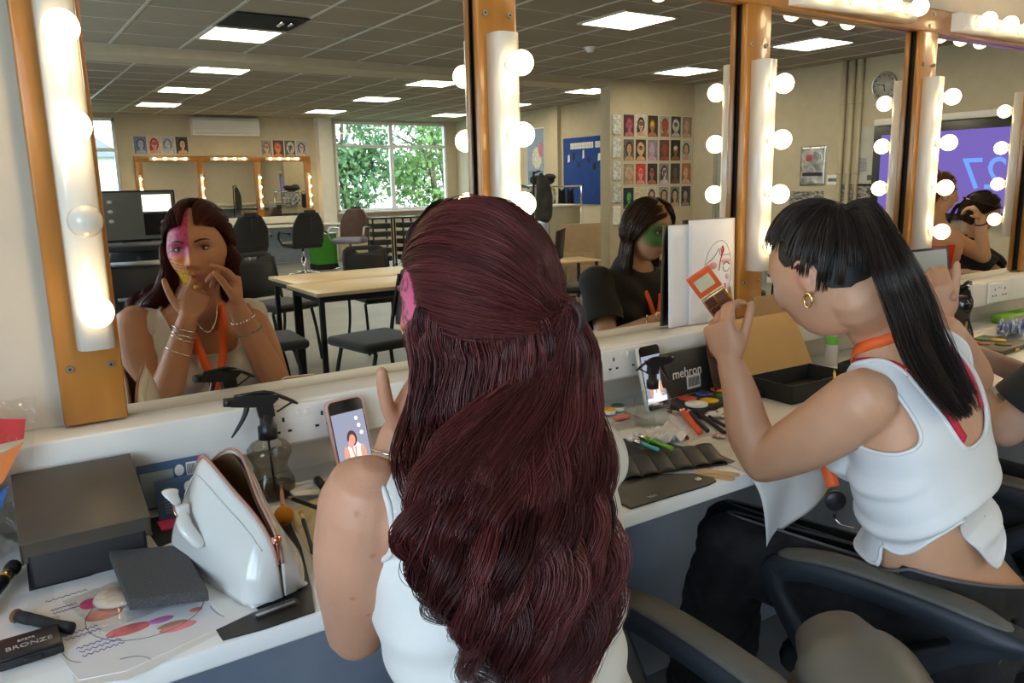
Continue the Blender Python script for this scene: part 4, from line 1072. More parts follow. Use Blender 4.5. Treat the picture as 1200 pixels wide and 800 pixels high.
U = Body(); U.ell((0,-.004,.001), (.0765,.0955,.1150), HM2, 40, 28); uo, uF = remesh(U, .006, 2)
hl = uo@MI2[:3,:3].T+MI2[:3,3]
g = np.minimum(.003+.035*np.clip(hl[:,2]/.06,0,1)+1.7*np.clip(hl[:,2]-.056,0,1)-hl[:,1], hl[:,2]-np.interp(hl[:,1], [-.085,-.045,-.020,.03], [-.050,-.035,.026,.026]))
V_, F_ = clip_mesh(uo, uF, g); mesh_obj('hair_underlayer', V_, F_, mat('black hair under layer', (.008,.007,.007), .6), p2)
b = MB(); ax = (Vector(ctrl[2])-knot).normalized(); X_ = ax.orthogonal().normalized(); Y_ = ax.cross(X_)
for k in range(2): b.tube([knot+ax*(.006+.004*k)+X_*.014*math.cos(t)+Y_*.014*math.sin(t) for t in np.linspace(0, 2*PI, 18, endpoint=False)], .0028, 8, closed=True)
b.build('hair_tie', m_blackm, p2)
# earring, bracelet, ring, lanyard with badge
Er = HM2 @ Vector((-.079,-.010,-.036)); b = MB()
b.tube([Er+V3(.0,.0,-.006)+V3(.25,.95,0)*.0095*math.cos(t)+V3(0,0,1)*.0115*math.sin(t) for t in np.linspace(0, 2*PI, 20, endpoint=False)], [.0022+.0008*math.sin(t) for t in np.linspace(0, 2*PI, 20, endpoint=False)], 8, closed=True); b.build('hoop_earring', m_gold, p2)
Er = HM2 @ Vector((.079,-.010,-.036)); b = MB()
b.tube([Er+V3(.0,.0,-.006)+V3(.25,.95,0)*.0095*math.cos(t)+V3(0,0,1)*.0115*math.sin(t) for t in np.linspace(0, 2*PI, 20, endpoint=False)], .0024, 8, closed=True); b.build('hoop_earring', m_gold, p2)
bangle(ER2.lerp(WR2, .80), WR2-ER2, .0275, .0026, m_gold, p2, 'bracelet', 24, True)
o, _, _ = strap('lanyard', [(1.235,-.760,1.10),(1.222,-.715,1.075),(1.235,-.660,1.02),(1.262,-.640,.95)], .018, m_orange, p2, bvh2, .004, 20)
ribbon('lanyard', [(1.262,-.636,.95),(1.245,-.605,.91),(1.232,-.640,.86),(1.230,-.665,.810)], .022, m_orange, p2, nrm=(-.8,-.6,0))
b = MB(); Mx = xf((1.230,-.670,.785), -.6, PI/2)
b.lathe([(.017,-.005),(.019,-.003),(.019,.003),(.017,.005)], 24, M=Mx); b.cyl((1.230,-.670,.768),(1.230,-.670,.752), .003, n=8); b.build('badge_reel', m_black, p2)
b = MB(); b.tube([(1.230,-.670,.752),(1.237,-.678,.740),(1.256,-.693,.734)], .0018, 6); b.build('clip', m_chrome, p2)
adopt(p2)
# things in her hands
t = thing('eyeshadow_palette', 'small open orange-lidded palette with four brown pans, held up in her left hand', 'make-up palette', PAL, (0,0,0))
Rp = Matrix((Vector((.62,.20,-.76)).normalized(), Vector((.0,0,0)), Vector((0,0,0))))
def basis(xv, nv):
    x = Vector(xv).normalized(); n = Vector(nv); n = (n-x*n.dot(x)).normalized(); y = n.cross(x); return Matrix((x, y, n)).transposed().to_4x4()
t.matrix_world = Matrix.Translation(V3(1.142,-.445,1.150)) @ basis((.62,-.15,-.77), (-.55,-.80,-.25)) @ Matrix.Scale(.82, 4)
m_pan = [mat('brown shadow %d' % k, q, .7) for k, q in enumerate([(.10,.03,.02),(.16,.07,.04),(.07,.03,.02),(.20,.06,.03)])]
b = MB(); b.box(.004,.064,-.030,.030,-.004,.004,.0015); b.build('base', m_gold, t)
for k in range(4):
    b = MB(); cx, cy = .020+.028*(k//2), -.014+.027*(k % 2); b.box(cx-.0115,cx+.0115,cy-.0115,cy+.0115,.004,.0052); b.build('pan', m_pan[k], t)
b = MB(); b.box(-.062,-.002,-.030,.030,-.004,.003,.0015); b.build('lid', m_orange, t, 'bright orange lid')
b = MB(); b.box(-.048,-.016,-.020,.020,.003,.0042); b.build('lid_mirror', mat('pale gold mirror', (.75,.66,.42), .25), t)
t = thing('compact_mirror', 'thin dark-framed square compact mirror held up in her right hand', 'compact', (0,0,0))
t.matrix_world = Matrix.Translation(V3(1.580,-.615,1.164)) @ basis((.80,-.55,.08), (-.55,-.82,.12))
b = MB(); b.box(-.046,.046,-.050,.050,-.004,.0,.001); b.build('frame', mat('dark plum plastic', (.03,.015,.03), .3), t)
b = MB(); b.box(-.041,.041,-.045,.045,.0,.0008); b.build('mirror_glass', mat('compact mirror painted glare', (.60,.58,.52), .22, metal=.6), t)  # reflected light put into the glass as a beige, less metallic tone
b = MB(); b.box(-.040,.046,-.052,-.048,-.003,.06,.001,0); b.build('tray', mat('dark plum tray', (.03,.015,.03), .3), t)
for i in range(3):
    for j in range(2):
        b = MB(); b.cyl((-.026+.026*i,-.0475,.014+.026*j),(-.026+.026*i,-.0462,.014+.026*j),.0105,n=16); b.build('pan', bgm([(.55,.52,.5),(.50,.45,.42),(.45,.35,.33),(.35,.12,.18),(.40,.18,.22),(.25,.08,.12)][i+3*j]), t)
# drawing propped on the ledge against the mirror
t = thing('drawing', 'white sheet with a pencil face drawing, propped against the mirror', 'drawing', (1.580,-.018,.986), (-.025,0,0))
m_draw = mat('white drawing paper', (.78,.78,.80), .75, var=.02)
b = MB(); b.grid(lambda u, v: (-.125+.12*u, -.004+.002*math.sin(u*3), .262*v), 8, 8, 0); o = b.build('folded_sheet', m_draw, t); solidify(o, .0006, 0)
b = MB(); b.grid(lambda u, v: (-.055+.175*u, -.007-.003*math.sin(u*3.1), .272*v), 12, 8, 0); o = b.build('sheet', m_draw, t); solidify(o, .0006, 0)
m_pen = bgm((.05,.05,.055)); m_pr = bgm((.55,.02,.02)); m_pk = bgm((.70,.35,.34))
def yy(x): return -.0082-.003*math.sin((x+.055)/.175*3.1)
def line(pts, r, m, name):
    b = MB(); b.tube([(p[0], yy(p[0]), p[1]) for p in smooth_path([(q[0],q[1],0) for q in pts], 18)], r, 4); b.build(name, m, t)
line([(.075,.06),(.100,.10),(.105,.16),(.085,.205),(.055,.215),(.02,.195),(.0,.15),(.008,.10),(.03,.05),(.055,.035),(.078,.062)], .0006, m_pen, 'pencil_outline')
line([(.005,.155),(.035,.172),(.055,.195)], .0010, m_pen, 'pencil_brow'); line([(.056,.192),(.062,.176),(.100,.178)], .0009, m_pen, 'pencil_brow')
line([(.072,.150),(.084,.158),(.098,.150)], .0016, m_pen, 'drawn_lashes'); line([(.070,.145),(.075,.135),(.088,.132),(.097,.140)], .0009, m_pen, 'drawn_eye')
line([(.062,.195),(.066,.178),(.060,.160),(.055,.135)], .0017, m_pr, 'red_stroke'); line([(.068,.200),(.072,.190),(.066,.178)], .0032, m_pr, 'red_stroke'); line([(.078,.100),(.082,.085),(.076,.070),(.070,.06)], .0024, m_pr, 'red_stroke')
for q, rx_, rz_ in ((.032,.016,.009),(.088,.007,.007),(.082,.018,.006)):
    b = MB(); b.ell((q, yy(q), {.032:.150,.088:.118,.082:.160}[q]), (rx_,.0006,rz_)); b.build('pink_blush', m_pk, t)
# ------------------------------------------------------------------ the other people
def dress_skin(col): return np.array(col)
def simple_person(label, root, spec, bust, arms, head, hrot, hscale, skin, top_mat, top_field, paintfn=None, legs=None, hands=(), vox=.0055, cloth='t_shirt', sleeve=None, fold=None, trm=None):
    t = thing('person', label, 'person', root)
    T = Body(); T.loft(spine_secs(spec), 32)
    for e in bust: T.ell(*e)
    S_ = Body(); S_.v, S_.f, S_.m, S_.s = list(T.v), list(T.f), list(T.m), list(T.s)
    B = Body(); B.v, B.f, B.m, B.s = list(T.v), list(T.f), list(T.m), list(T.s)
    for pts, rad in arms: B.limb([Vector(p) for p in pts], rad)
    if sleeve:
        for pts, rad in sleeve: S_.limb([Vector(p) for p in pts], rad)
    HM = add_head(B, Vector(head), hrot, hscale)
    B.limb([Vector(spec[-2][0]), Vector(spec[-1][0]), HM @ Vector((0,-.035,-.05))], [.055,.048,.050])
    for h in hands: hand(B, *h[0], **h[1])
    co, F = remesh(B, vox, 3); MI = np.array(HM.inverted()); hl = co@MI[:3,:3].T+MI[:3,3]
    c = np.tile(np.array(skin), (len(co),1)); inf = near_head(co, HM, .006)
    c = blend(c, (.46,.14,.13), inf*np.exp(-((hl[:,0]/.021)**2)**2)*G(hl[:,2],-.065,.0095)*(hl[:,1] > .06))
    if paintfn: c = paintfn(c, hl, inf)
    mesh_obj('body', co, F, m_skin, t, c); face_parts(HM, t)
    garment(cloth, S_, .007, .008, top_field(torso_frame(spec)), top_mat, t, fold, .003, 0)
    if legs:
        Lg = Body()
        for pts, rad in legs: Lg.limb([Vector(p) for p in pts], rad)
        Lg.loft(spine_secs(spec[:3]), 28); lo, lF = remesh(Lg, .010, 3); mesh_obj('trousers', lo, lF, trm or m_trous, t)
        for pts, rad in legs[1::2]:
            q = Vector(pts[-1]); b = MB(); b.tube([(q.x,q.y-.05,.045),(q.x,q.y+.03,.05),(q.x,q.y+.12,.035),(q.x,q.y+.15,.03)], [.035,.045,.038,.025], 12, rnd=True); b.build('shoe', m_blackm, t)
    return t, HM
def tee(neck_r=.075, low=.55, slv=None, nz=1.07):
    def mk(uvw):
        def f(co):
            u, v, w = uvw(co); a = np.abs(u); wn = nz-.04*(v > 0)+(a/neck_r)**4*.05
            g = np.minimum(wn-w, w-low)
            if slv is not None:
                for (p, q, at) in slv:
                    p, q = np.array(p), np.array(q); d = (q-p)/np.linalg.norm(q-p); s = (co-p)@d
                    ax_ = np.linalg.norm((co-p)-s[:,None]*d[None,:], axis=1); g = np.minimum(g, np.where((ax_ < .095) & (a > .125), at-s, 1))
            return g
        return f
    return mk
def std_spec(x, y, lean=0., sh=(1,0,0), fw=(0,1,0), s=1.0, z=1.04):
    k = z/1.04
    return [((x,y,.50*k), sh, fw, .150*s,.105*s,1), ((x,y-.005,.58*k), sh, fw, .168*s,.115*s,1), ((x,y+lean*.3,.70*k), sh, fw, .135*s,.092*s,.9), ((x,y+lean*.6,.83*k), sh, fw, .142*s,.095*s,.9), ((x,y+lean*.9,.95*k), sh, fw, .150*s,.097*s,.95),
            ((x,y+lean,1.02*k), sh, fw, .135*s,.075*s,1), ((x,y+lean,1.065*k), sh, fw, .075*s,.052*s,1), ((x,y+lean*1.1,1.11*k), sh, fw, .048*s,.048*s,1)]
def straight_hair(HM, parent, m, K, length, n, per, rg, limit=lambda z: .012+.030*min(1, max(0, z)/.06)+3.0*max(0, z-.052), back=.03, wave=.004, side=1.9, name='hair', parting=0.0, under=True, flare=1.0):
    GD = []; CL = []; tt = np.linspace(0, 1, K)
    for i in range(n):
        az = rg.uniform(-PI, PI); el = rg.uniform(-.3, 1.45)
        q_ = np.array([.078*math.cos(el)*math.sin(az), -.098*math.cos(el)*math.cos(az), .117*math.sin(el)])
        if q_[1] > limit(q_[2]): continue
        ta = max(-side, min(side, az if abs(az) < side else math.copysign(side, az)*rg.uniform(.85, 1.0)))
        pts = []
        for q in np.linspace(0, 1, 6):
            qa = q**.5; a = az*(1-qa)+ta*qa; e = el*(1-q)+(-.45)*q; off = .004+.008*math.sin(PI*min(1,q*1.2))
            pts.append(tuple(HM @ Vector(((.0775+off)*math.cos(e)*math.sin(a), -(.0975+off)*math.cos(e)*math.cos(a), (.1165+off)*math.sin(e)))))
        p = Vector(pts[-1]); out = (p-HM.to_translation()); out.z = 0; out.normalize(); L_ = length*rg.uniform(.85, 1.0)
        for q in np.linspace(.15, 1, 6): pts.append((p.x+out.x*.02*flare*q+wave*math.sin(q*9+i), p.y+out.y*.02*flare*q-back*q*(1 if out.y < .3 else .2)+wave*math.cos(q*8+i), p.z-L_*q))
        GD.append(resample(pts, K)); CL.append(np.interp(tt, [0,.3,.8,1], [.008,.010,.009,.004]))
    P_, R_, S_ = grow(GD, per, K, .0009, np.array(CL), rg, .0015); strands(name, P_, R_, S_, m, parent)
    if under:
        U = Body(); U.ell((0,-.004,.001), (.0765,.0955,.1150), HM, 32, 22); uo, uF = remesh(U, .007, 2); MI = np.array(HM.inverted()); hl = uo@MI[:3,:3].T+MI[:3,3]
        g = np.array([limit(z) for z in hl[:,2]])-hl[:,1]-.004; g = np.where(hl[:,2] < -.01, np.minimum(g, -.02-hl[:,1]), g); g = np.minimum(g, hl[:,2]+.09)
        V_, F_ = clip_mesh(uo, uF, g); mesh_obj('hair_underlayer', V_, F_, MATS['black hair under layer'] if m is m_blk else mat('brown hair under layer', (.03,.015,.008), .6), parent)
m_tee = mat('black t-shirt cotton', (.012,.012,.013), .85, var=.2, bump=.1, bscale=300, sheen=.1)
m_brownhair = hair_mat('brown hair', (.06,.028,.012), (.28,.14,.06), .35, .5)
m_darkhair = hair_mat('very dark brown hair', (.010,.006,.005), (.07,.038,.026), .33, .5)
def tfold(co, nn): return .004*np.sin(co[:,2]*55+co[:,0]*25+2*np.sin(co[:,0]*22))
# girl in black with green make-up, third seat
x3 = 2.055; sp3 = std_spec(x3, -.835, .06, s=1.02, z=1.03)
SLa, ELa, WLa = (x3-.165,-0.795,1.0), (x3-.215,-0.675,.80), (x3-.10,-0.495,.900)
SRa, ERa, WRa = (x3+.165,-0.795,1.0), (x3+.20,-0.635,.80), (x3+.06,-0.475,.90)
def paint3(c, hl, inf):
    x, y, z = hl[:,0], hl[:,1], hl[:,2]
    w = inf*sm(y, .015, .022)*np.exp(-(((np.abs(x)-.030)/.047)**2+((z-.000)/.050)**2)**5)
    c = blend(c, (.05,.22,.07), w*.97); c = blend(c, (.02,.07,.03), w*np.exp(-(((np.abs(x)-.031)/.02)**2+((z-.012)/.012)**2)))
    return c
p3, HM3 = simple_person('girl in black t-shirt with green eye make-up and orange lanyard, long dark hair, third seat', (x3,-0.835,0), sp3,
    [((x3-.07,-0.730,.885),(.06,.055,.058)), ((x3+.07,-0.730,.885),(.06,.055,.058)), ((x3-.13,-0.790,.995),(.05,.05,.048)), ((x3+.13,-0.790,.995),(.05,.05,.048))],
    [([SLa, ELa], [.050,.046,.040]), ([ELa, WLa], [.039,.034,.024]), ([SRa, ERa], [.050,.046,.040]), ([ERa, WRa], [.039,.034,.024])],
    (x3+.0,-0.700,1.185), frame(math.radians(-6), math.radians(12), math.radians(3)), .97, (.55,.34,.24), m_tee, tee(slv=[(SLa,ELa,.17),(SRa,ERa,.17)]), paint3,
    [([(x3-.09,-0.835,.54),(x3-.10,-0.435,.56)],[.085,.065]), ([(x3-.10,-0.435,.56),(x3-.12,-0.395,.12)],[.06,.045]), ([(x3+.09,-0.835,.54),(x3+.10,-0.435,.56)],[.085,.065]), ([(x3+.10,-0.435,.56),(x3+.12,-0.395,.12)],[.06,.045])],
    [((WLa, (.55,.55,.35), (.5,-.5,-.5), (.2,.6,.3), [.6,.7,.8,.9]), dict(s=.9)), ((WRa, (-.5,.6,.3), (-.5,-.5,-.4), (-.2,.6,.3), [.6,.7,.8,.9]), dict(s=.9))],
    sleeve=[([SLa, Vector(SLa).lerp(Vector(ELa), .95)], [.058,.060,.066]), ([SRa, Vector(SRa).lerp(Vector(ERa), .95)], [.058,.060,.066])], fold=tfold)
rg = np.random.default_rng(5)
straight_hair(HM3, p3, m_darkhair, 28, .27, 260, 22, rg, back=.03, flare=.5, side=1.55)
ribbon('lanyard', [(x3-.045,-0.790,1.05),(x3-.042,-0.725,1.02),(x3-.025,-0.675,.95),(x3,-0.660,.86),(x3+.01,-0.665,.80)], .020, m_orange, p3)
ribbon('lanyard', [(x3+.060,-0.790,1.05),(x3+.058,-0.730,1.02),(x3+.045,-0.680,.95),(x3+.018,-0.660,.86),(x3+.012,-0.665,.80)], .020, m_orange, p3)
bangle(Vector(ELa).lerp(Vector(WLa), .88), Vector(WLa)-Vector(ELa), .028, .003, m_gold, p3, 'bracelet', 22, True)
bangle(Vector(ELa).lerp(Vector(WLa), .72), Vector(WLa)-Vector(ELa), .034, .002, m_gold, p3, 'bracelet')
adopt(p3)
# brown-haired person beyond her, mostly hidden
x6 = 3.02; sp6 = std_spec(x6, -.78, .06, z=1.0)
def top_plain(c=None): return tee(low=.55)
p6, HM6 = simple_person('brown-haired person in a dark vest seated beyond the black ponytail', (x6,-.78,0), sp6, [],
    [([(x6-.16,-.72,.97),(x6-.20,-.62,.79)],[.05,.046,.04]), ([(x6-.20,-.62,.79),(x6-.05,-.45,.88)],[.038,.032,.024]), ([(x6+.16,-.72,.97),(x6+.20,-.62,.79)],[.05,.046,.04]), ([(x6+.20,-.62,.79),(x6+.06,-.45,.88)],[.038,.032,.024])],
    (x6-.06,-.66,1.13), frame(.2, .35, 0), .95, (.58,.35,.24), m_tee, lambda uvw: (lambda co: np.minimum(.95-co[:,2], np.minimum(.13-np.abs(uvw(co)[0]), co[:,2]-.5))), None,
    [([(x6-.09,-.78,.54),(x6-.10,-.38,.56)],[.085,.065]), ([(x6-.10,-.38,.56),(x6-.12,-.34,.12)],[.06,.045]), ([(x6+.09,-.78,.54),(x6+.10,-.38,.56)],[.085,.065]), ([(x6+.10,-.38,.56),(x6+.12,-.34,.12)],[.06,.045])],
    [(((x6-.05,-.45,.88), (.4,.7,.2), (.3,-.2,-.9), (.7,.3,0), [.5,.6,.7,.8]), dict(s=.85)), (((x6+.06,-.45,.88), (-.4,.7,.2), (-.3,-.2,-.9), (-.7,.3,0), [.5,.6,.7,.8]), dict(s=.85))], vox=.007)
straight_hair(HM6, p6, m_brownhair, 20, .10, 160, 16, rg, back=.0, flare=.2); adopt(p6)
# woman in an orange-red top painting her own face
x4 = 4.17; sp4 = std_spec(x4, -.86, .05, sh=(.8,.6,0), fw=(.6,.8,0), z=1.09)
m_redtop = mat('orange red top', (.75,.05,.015), .7)
S4, E4, W4 = (x4+.13,-.82,1.06), (x4+.28,-.66,.93), (x4+.205,-.655,1.135)
S4l, E4l, W4l = (x4-.14,-.92,1.05), (x4-.10,-.80,.84), (x4+.05,-.62,.86)
p4, HM4 = simple_person('woman with tied-back fair hair and orange-red top, painting her own cheek with a brush', (x4,-.86,0), sp4, [((x4+.0,-.76,.96),(.06,.06,.06)), ((x4+.08,-.80,.97),(.06,.06,.06))],
    [([S4, E4], [.050,.046,.040]), ([E4, W4], [.038,.034,.024]), ([S4l, E4l], [.05,.046,.04]), ([E4l, W4l], [.038,.032,.024])],
    (x4+.050,-.81,1.265), frame(math.radians(-26), math.radians(4), 0), .98, (.62,.37,.24), m_redtop, lambda uvw: (lambda co: np.minimum(1.00-co[:,2], np.minimum(.13-np.abs(uvw(co)[0]), co[:,2]-.5))),
    lambda c, hl, inf: blend(c, (.08,.09,.12), inf*np.exp(-((np.sqrt((hl[:,1]-.045)**2+(hl[:,2]+.02)**2)-.015)/.003)**2)*.8),
    [([(x4-.05,-.86,.56),(x4+.14,-.46,.57)],[.09,.068]), ([(x4+.14,-.46,.57),(x4+.12,-.40,.12)],[.06,.045]), ([(x4+.12,-.90,.56),(x4+.34,-.55,.57)],[.09,.068]), ([(x4+.34,-.55,.57),(x4+.30,-.45,.12)],[.06,.045])],
    [((W4, (-.55,-.25,.75), (-.55,-.75,-.2), (-.3,.3,.7), [.7,.9,1.0,1.0]), dict(s=.9)), ((W4l, (.3,.8,0), (.2,0,-.9), (.8,.2,0), [.4,.5,.5,.6]), dict(s=.88))], vox=.006)
straight_hair(HM4, p4, m_brownhair, 18, .02, 200, 16, rg, back=.0, flare=0.0, side=1.5)
bangle(Vector(E4).lerp(Vector(W4), .85), Vector(W4)-Vector(E4), .028, .004, m_blackm, p4, 'bracelet'); adopt(p4)
def brush_tool(name, label, cat, p, q, r, hm, fer, bm_, tip=.02, tr=None, group=None, taper=.5):
    """handle from p, bristles at q"""
    P_, Q_ = Vector(p), Vector(q); L_ = (Q_-P_).length; t = thing(name, label, cat, P_, (0,0,0), group)
    t.rotation_euler = (Q_-P_).to_track_quat('Z', 'Y').to_euler(); tr = tr or r*1.2
    b = MB(); b.lathe([(r*taper*.6,0),(r*taper,.002),(r*.85,L_*.3),(r,L_*.6),(r*.95,L_-tip-.020)], 12); b.build('handle', hm, t)
    b = MB(); b.lathe([(r*1.02,L_-tip-.022),(r*1.05,L_-tip-.01),(r*1.0,L_-tip)], 12); b.build('ferrule', fer, t)
    b = MB(); b.lathe([(r*.95,L_-tip-.001),(tr,L_-tip*.6),(tr*.95,L_-tip*.3),(tr*.3,L_)], 12); b.build('bristles', bm_, t)
    return t
brush_tool('makeup_brush', 'long black brush the fair-haired woman holds to her cheek', 'brush', (x4+.38,-.60,1.17), (x4+.120,-.712,1.243), .004, m_black, m_chrome, m_blackm)
# dark-haired person in black beside her
x5 = 4.64; sp5 = std_spec(x5, -.88, .03, sh=(.85,-.5,0), fw=(.5,.85,0), z=.98)
p5, HM5 = simple_person('dark-haired person with a ponytail in a black t-shirt, next to the fair-haired woman', (x5,-.88,0), sp5, [((x5-.10,-.80,.93),(.05,.05,.05)), ((x5+.13,-.90,.93),(.05,.05,.05))],
    [([(x5-.13,-.80,.95),(x5-.05,-.62,.80)],[.05,.046,.04]), ([(x5-.05,-.62,.80),(x5+.22,-.50,.87)],[.038,.034,.024]), ([(x5+.14,-.92,.95),(x5+.24,-.76,.80)],[.05,.046,.04]), ([(x5+.24,-.76,.80),(x5+.32,-.52,.90)],[.038,.034,.024])],
    (x5+.03,-.80,1.150), frame(math.radians(-30), math.radians(25), 0), .97, (.50,.30,.20), m_tee, tee(nz=1.0, slv=[((x5-.13,-.80,.95),(x5-.05,-.62,.80),.17)]), None,
    [([(x5-.05,-.88,.53),(x5+.08,-.48,.56)],[.09,.068]), ([(x5+.08,-.48,.56),(x5+.08,-.42,.12)],[.06,.045]), ([(x5+.12,-.90,.53),(x5+.26,-.55,.56)],[.09,.068]), ([(x5+.26,-.55,.56),(x5+.26,-.45,.12)],[.06,.045])],
    [(((x5+.22,-.50,.87), (.7,.5,.3), (.2,.2,-.9), (.2,.8,0), [.4,.5,.6,.6]), dict(s=.88)), (((x5+.32,-.52,.90), (.3,.8,.3), (.3,-.2,-.9), (-.8,.2,0), [.4,.5,.6,.6]), dict(s=.88))], vox=.006,
    sleeve=[([(x5-.13,-.80,.95),(x5-.07,-.665,.84)],[.058,.06,.064]), ([(x5+.14,-.92,.95),(x5+.22,-.80,.84)],[.058,.06,.064])], fold=tfold)
straight_hair(HM5, p5, m_darkhair, 18, .03, 200, 16, rg, back=.0, flare=0., side=1.3)
GD = [resample([tuple(HM5 @ Vector((0,-.095,.0))), tuple(HM5 @ Vector((.01*math.sin(i),-.125,-.02+.004*(i%3)))), tuple(HM5 @ Vector((.012*math.sin(i*2),-.125,-.09))), tuple(HM5 @ Vector((.01*math.cos(i),-.105,-.17)))], 16) for i in range(24)]
P_, R_, S_ = grow(GD, 16, 16, .0012, np.full((24,16), .009), rg); strands('ponytail', P_, R_, S_, m_darkhair, p5); adopt(p5)

# ------------------------------------------------------------------ chairs of the near stations
m_taupe = mat('worn taupe vinyl', (.12,.105,.078), .42, col2=(.15,.13,.10), scale=3, bump=.05, bscale=400)
m_armpad = mat('scuffed grey-black polyurethane', (.075,.075,.065), .55, col2=(.11,.105,.09), scale=6, bump=.12, bscale=200)
m_armlow = mat('dark blue-black polyurethane', (.022,.027,.036), .5, var=.15, bump=.05, bscale=150)
def office_chair(label, loc, rz, arms=(True, True), backm=None, group='swivel chairs at the mirror station', back=True, seat_z=.47, wid=.30):
    t = thing('swivel_chair', label, 'chair', loc, rz, group)      # faces local +y
    b = MB(); b.box(-.235,.235,-.22,.23,seat_z-.075,seat_z,.035,0,None,4); b.build('seat', backm or m_vinyl, t)
    if back:
        b = MB()
        def bk(u, v): a = (u-.5)*2; return (a*.20*(1-.10*v**3), -.235-.05*v-.03*(1-a*a), seat_z+.02+.34*v)
        b.grid(bk, 12, 8); o = b.build('backrest', backm or m_vinyl, t); solidify(o, .055, 0); mb = o.modifiers.new('b', 'BEVEL'); mb.width = .02; mb.segments = 3
        b = MB(); b.box(-.03,.03,-.27,-.25,seat_z-.06,seat_z+.10,.006); b.build('back_bracket', m_black, t)
    b = MB(); b.cyl((0,0,.07),(0,0,.28),.032,.032,16); b.cyl((0,0,.28),(0,0,seat_z-.07),.020,.020,12); b.build('gas_column', m_steel, t)
    b = MB()
    for k in range(5):
        a = 2*PI*k/5+.3; b.tube([(0,0,.09),(math.cos(a)*.17,math.sin(a)*.17,.085),(math.cos(a)*.29,math.sin(a)*.29,.065)], [.026,.022,.016], 8)
    b.build('star_base', m_black, t)
    for k in range(5):
        a = 2*PI*k/5+.3; b = MB(); c_ = Vector((math.cos(a)*.29,math.sin(a)*.29,.028)); q = Vector((-math.sin(a),math.cos(a),0))*.018; b.cyl(c_-q,c_+q,.027,.027,14); b.build('wheel', m_black, t)
    for s, on in ((-1, arms[0]), (1, arms[1])):
        if not on: continue
        # closed loop arm: pad on top, swooping lower limb down to the seat
        loop = [(.205,.682),(.13,.705),(.0,.705),(-.12,.698),(-.215,.680),(-.175,.648),(-.10,.600),(-.03,.53),(.0,.45),(.06,.42),(.10,.47),(.14,.53),(.180,.59),(.212,.65)]
        inner = [(.175,.655),(.12,.670),(.0,.672),(-.07,.664),(-.11,.648),(-.06,.61),(.0,.56),(.035,.52),(.07,.50),(.10,.53),(.14,.585),(.170,.63)]
        P_ = [Vector((0,p[0],p[1])) for p in smooth_path([(q[0],q[1],0) for q in loop+[loop[0]]], 57)[:-1]]
        Q_ = [Vector((0,p[0],p[1])) for p in smooth_path([(q[0],q[1],0) for q in inner+[inner[0]]], 57)[:-1]]
        P_ = [Vector((0,p.y,p.z+seat_z-.47)) for p in [Vector((0,v.y,v.z)) for v in P_]]; Q_ = [Vector((0,v.y,v.z+seat_z-.47)) for v in Q_]
        b = MB(); w = .024; X_ = Vector((s*wid,0,0)); vs = []; n = 56
        for (dx, k) in ((-w,.0),(-w*.6,1),(w*.6,1),(w,.0)):
            vs += [X_+Vector((dx,0,0))+(P_[i]+(P_[i]-Q_[i]).normalized()*(.006 if k else 0)) for i in range(n)]
        for (dx, k) in ((w,.0),(w*.6,1),(-w*.6,1),(-w,.0)):
            vs += [X_+Vector((dx,0,0))+(Q_[i]-(P_[i]-Q_[i]).normalized()*(.005 if k else 0)) for i in range(n)]
        fs = [(r*n+i, r*n+(i+1) % n, ((r+1) % 8)*n+(i+1) % n, ((r+1) % 8)*n+i) for r in range(8) for i in range(n)]
        b.add(vs, fs, 0, True); arm = b.build('armrest', m_armlow, t)
        b = MB(); pad = smooth_path([(s*wid,.17,.702),(s*wid,.10,.713),(s*wid,.0,.714),(s*wid,-.11,.706),(s*wid,-.17,.695)], 16)
        pad = [Vector((p.x,p.y,p.z+seat_z-.47)) for p in pad]
        b.tube(pad, [.022]+[.027]*12+[.025,.022,.017], 14, asp=.34, ref=(0,0,1), rnd=True); b.build('arm_pad', m_armpad, arm)
    return t
office_chair('swivel chair under the red-haired woman, its scuffed armrest showing at her right', (.49,-.745,0), .0, back=False, wid=.305, arms=(False, True))
c2 = office_chair('swivel chair of the woman with the ponytail, with a large looped scuffed armrest', (1.500,-.735,0), .20, back=False, wid=.31, seat_z=.455)
office_chair('dark swivel chair of the girl with green eye make-up', (x3,-.87,0), -.1)
office_chair('swivel chair of the brown-haired person beyond the ponytail', (x6,-.80,0), 0)
office_chair('swivel chair of the woman in the orange-red top', (x4-.06,-.90,0), -.6)
office_chair('swivel chair of the dark-haired person at the far right seat', (x5+.10,-.93,0), -.5)
# empty chair between the two women, only its rounded taupe back shows
t = thing('empty_chair', 'empty chair with a rounded taupe back, in front of the looped armrest', 'chair', (.955,-.875,0), 1.08+PI/2-.0)
b = MB(); b.tube(smooth_path([(-.0,.0,.690),(0,.06,.672),(0,.16,.615),(0,.27,.53),(0,.36,.44)], 16), [.066,.078,.084,.088,.090]+[.092]*11, 32, asp=.80, ref=(0,.4,.9), rnd=True)
b.build('backrest', m_taupe, t)
b = MB(); b.tube(smooth_path([(.055,.03,.650),(.075,.10,.620),(.085,.2,.55),(.085,.33,.44)], 12), [.04]+[.05]*11, 20, rnd=True); b.build('back_side_pad', m_taupe, t)
b = MB(); b.box(-.20,.20,.30,.70,.36,.44,.035,0,None,4); b.build('seat', m_taupe, t)
b = MB(); b.cyl((0,.5,.05),(0,.5,.36),.03,.03,14); b.lathe([(.24,0),(.24,.02),(.05,.05)], 28, M=xf((0,.5,0))); b.build('pedestal', m_chrome, t)
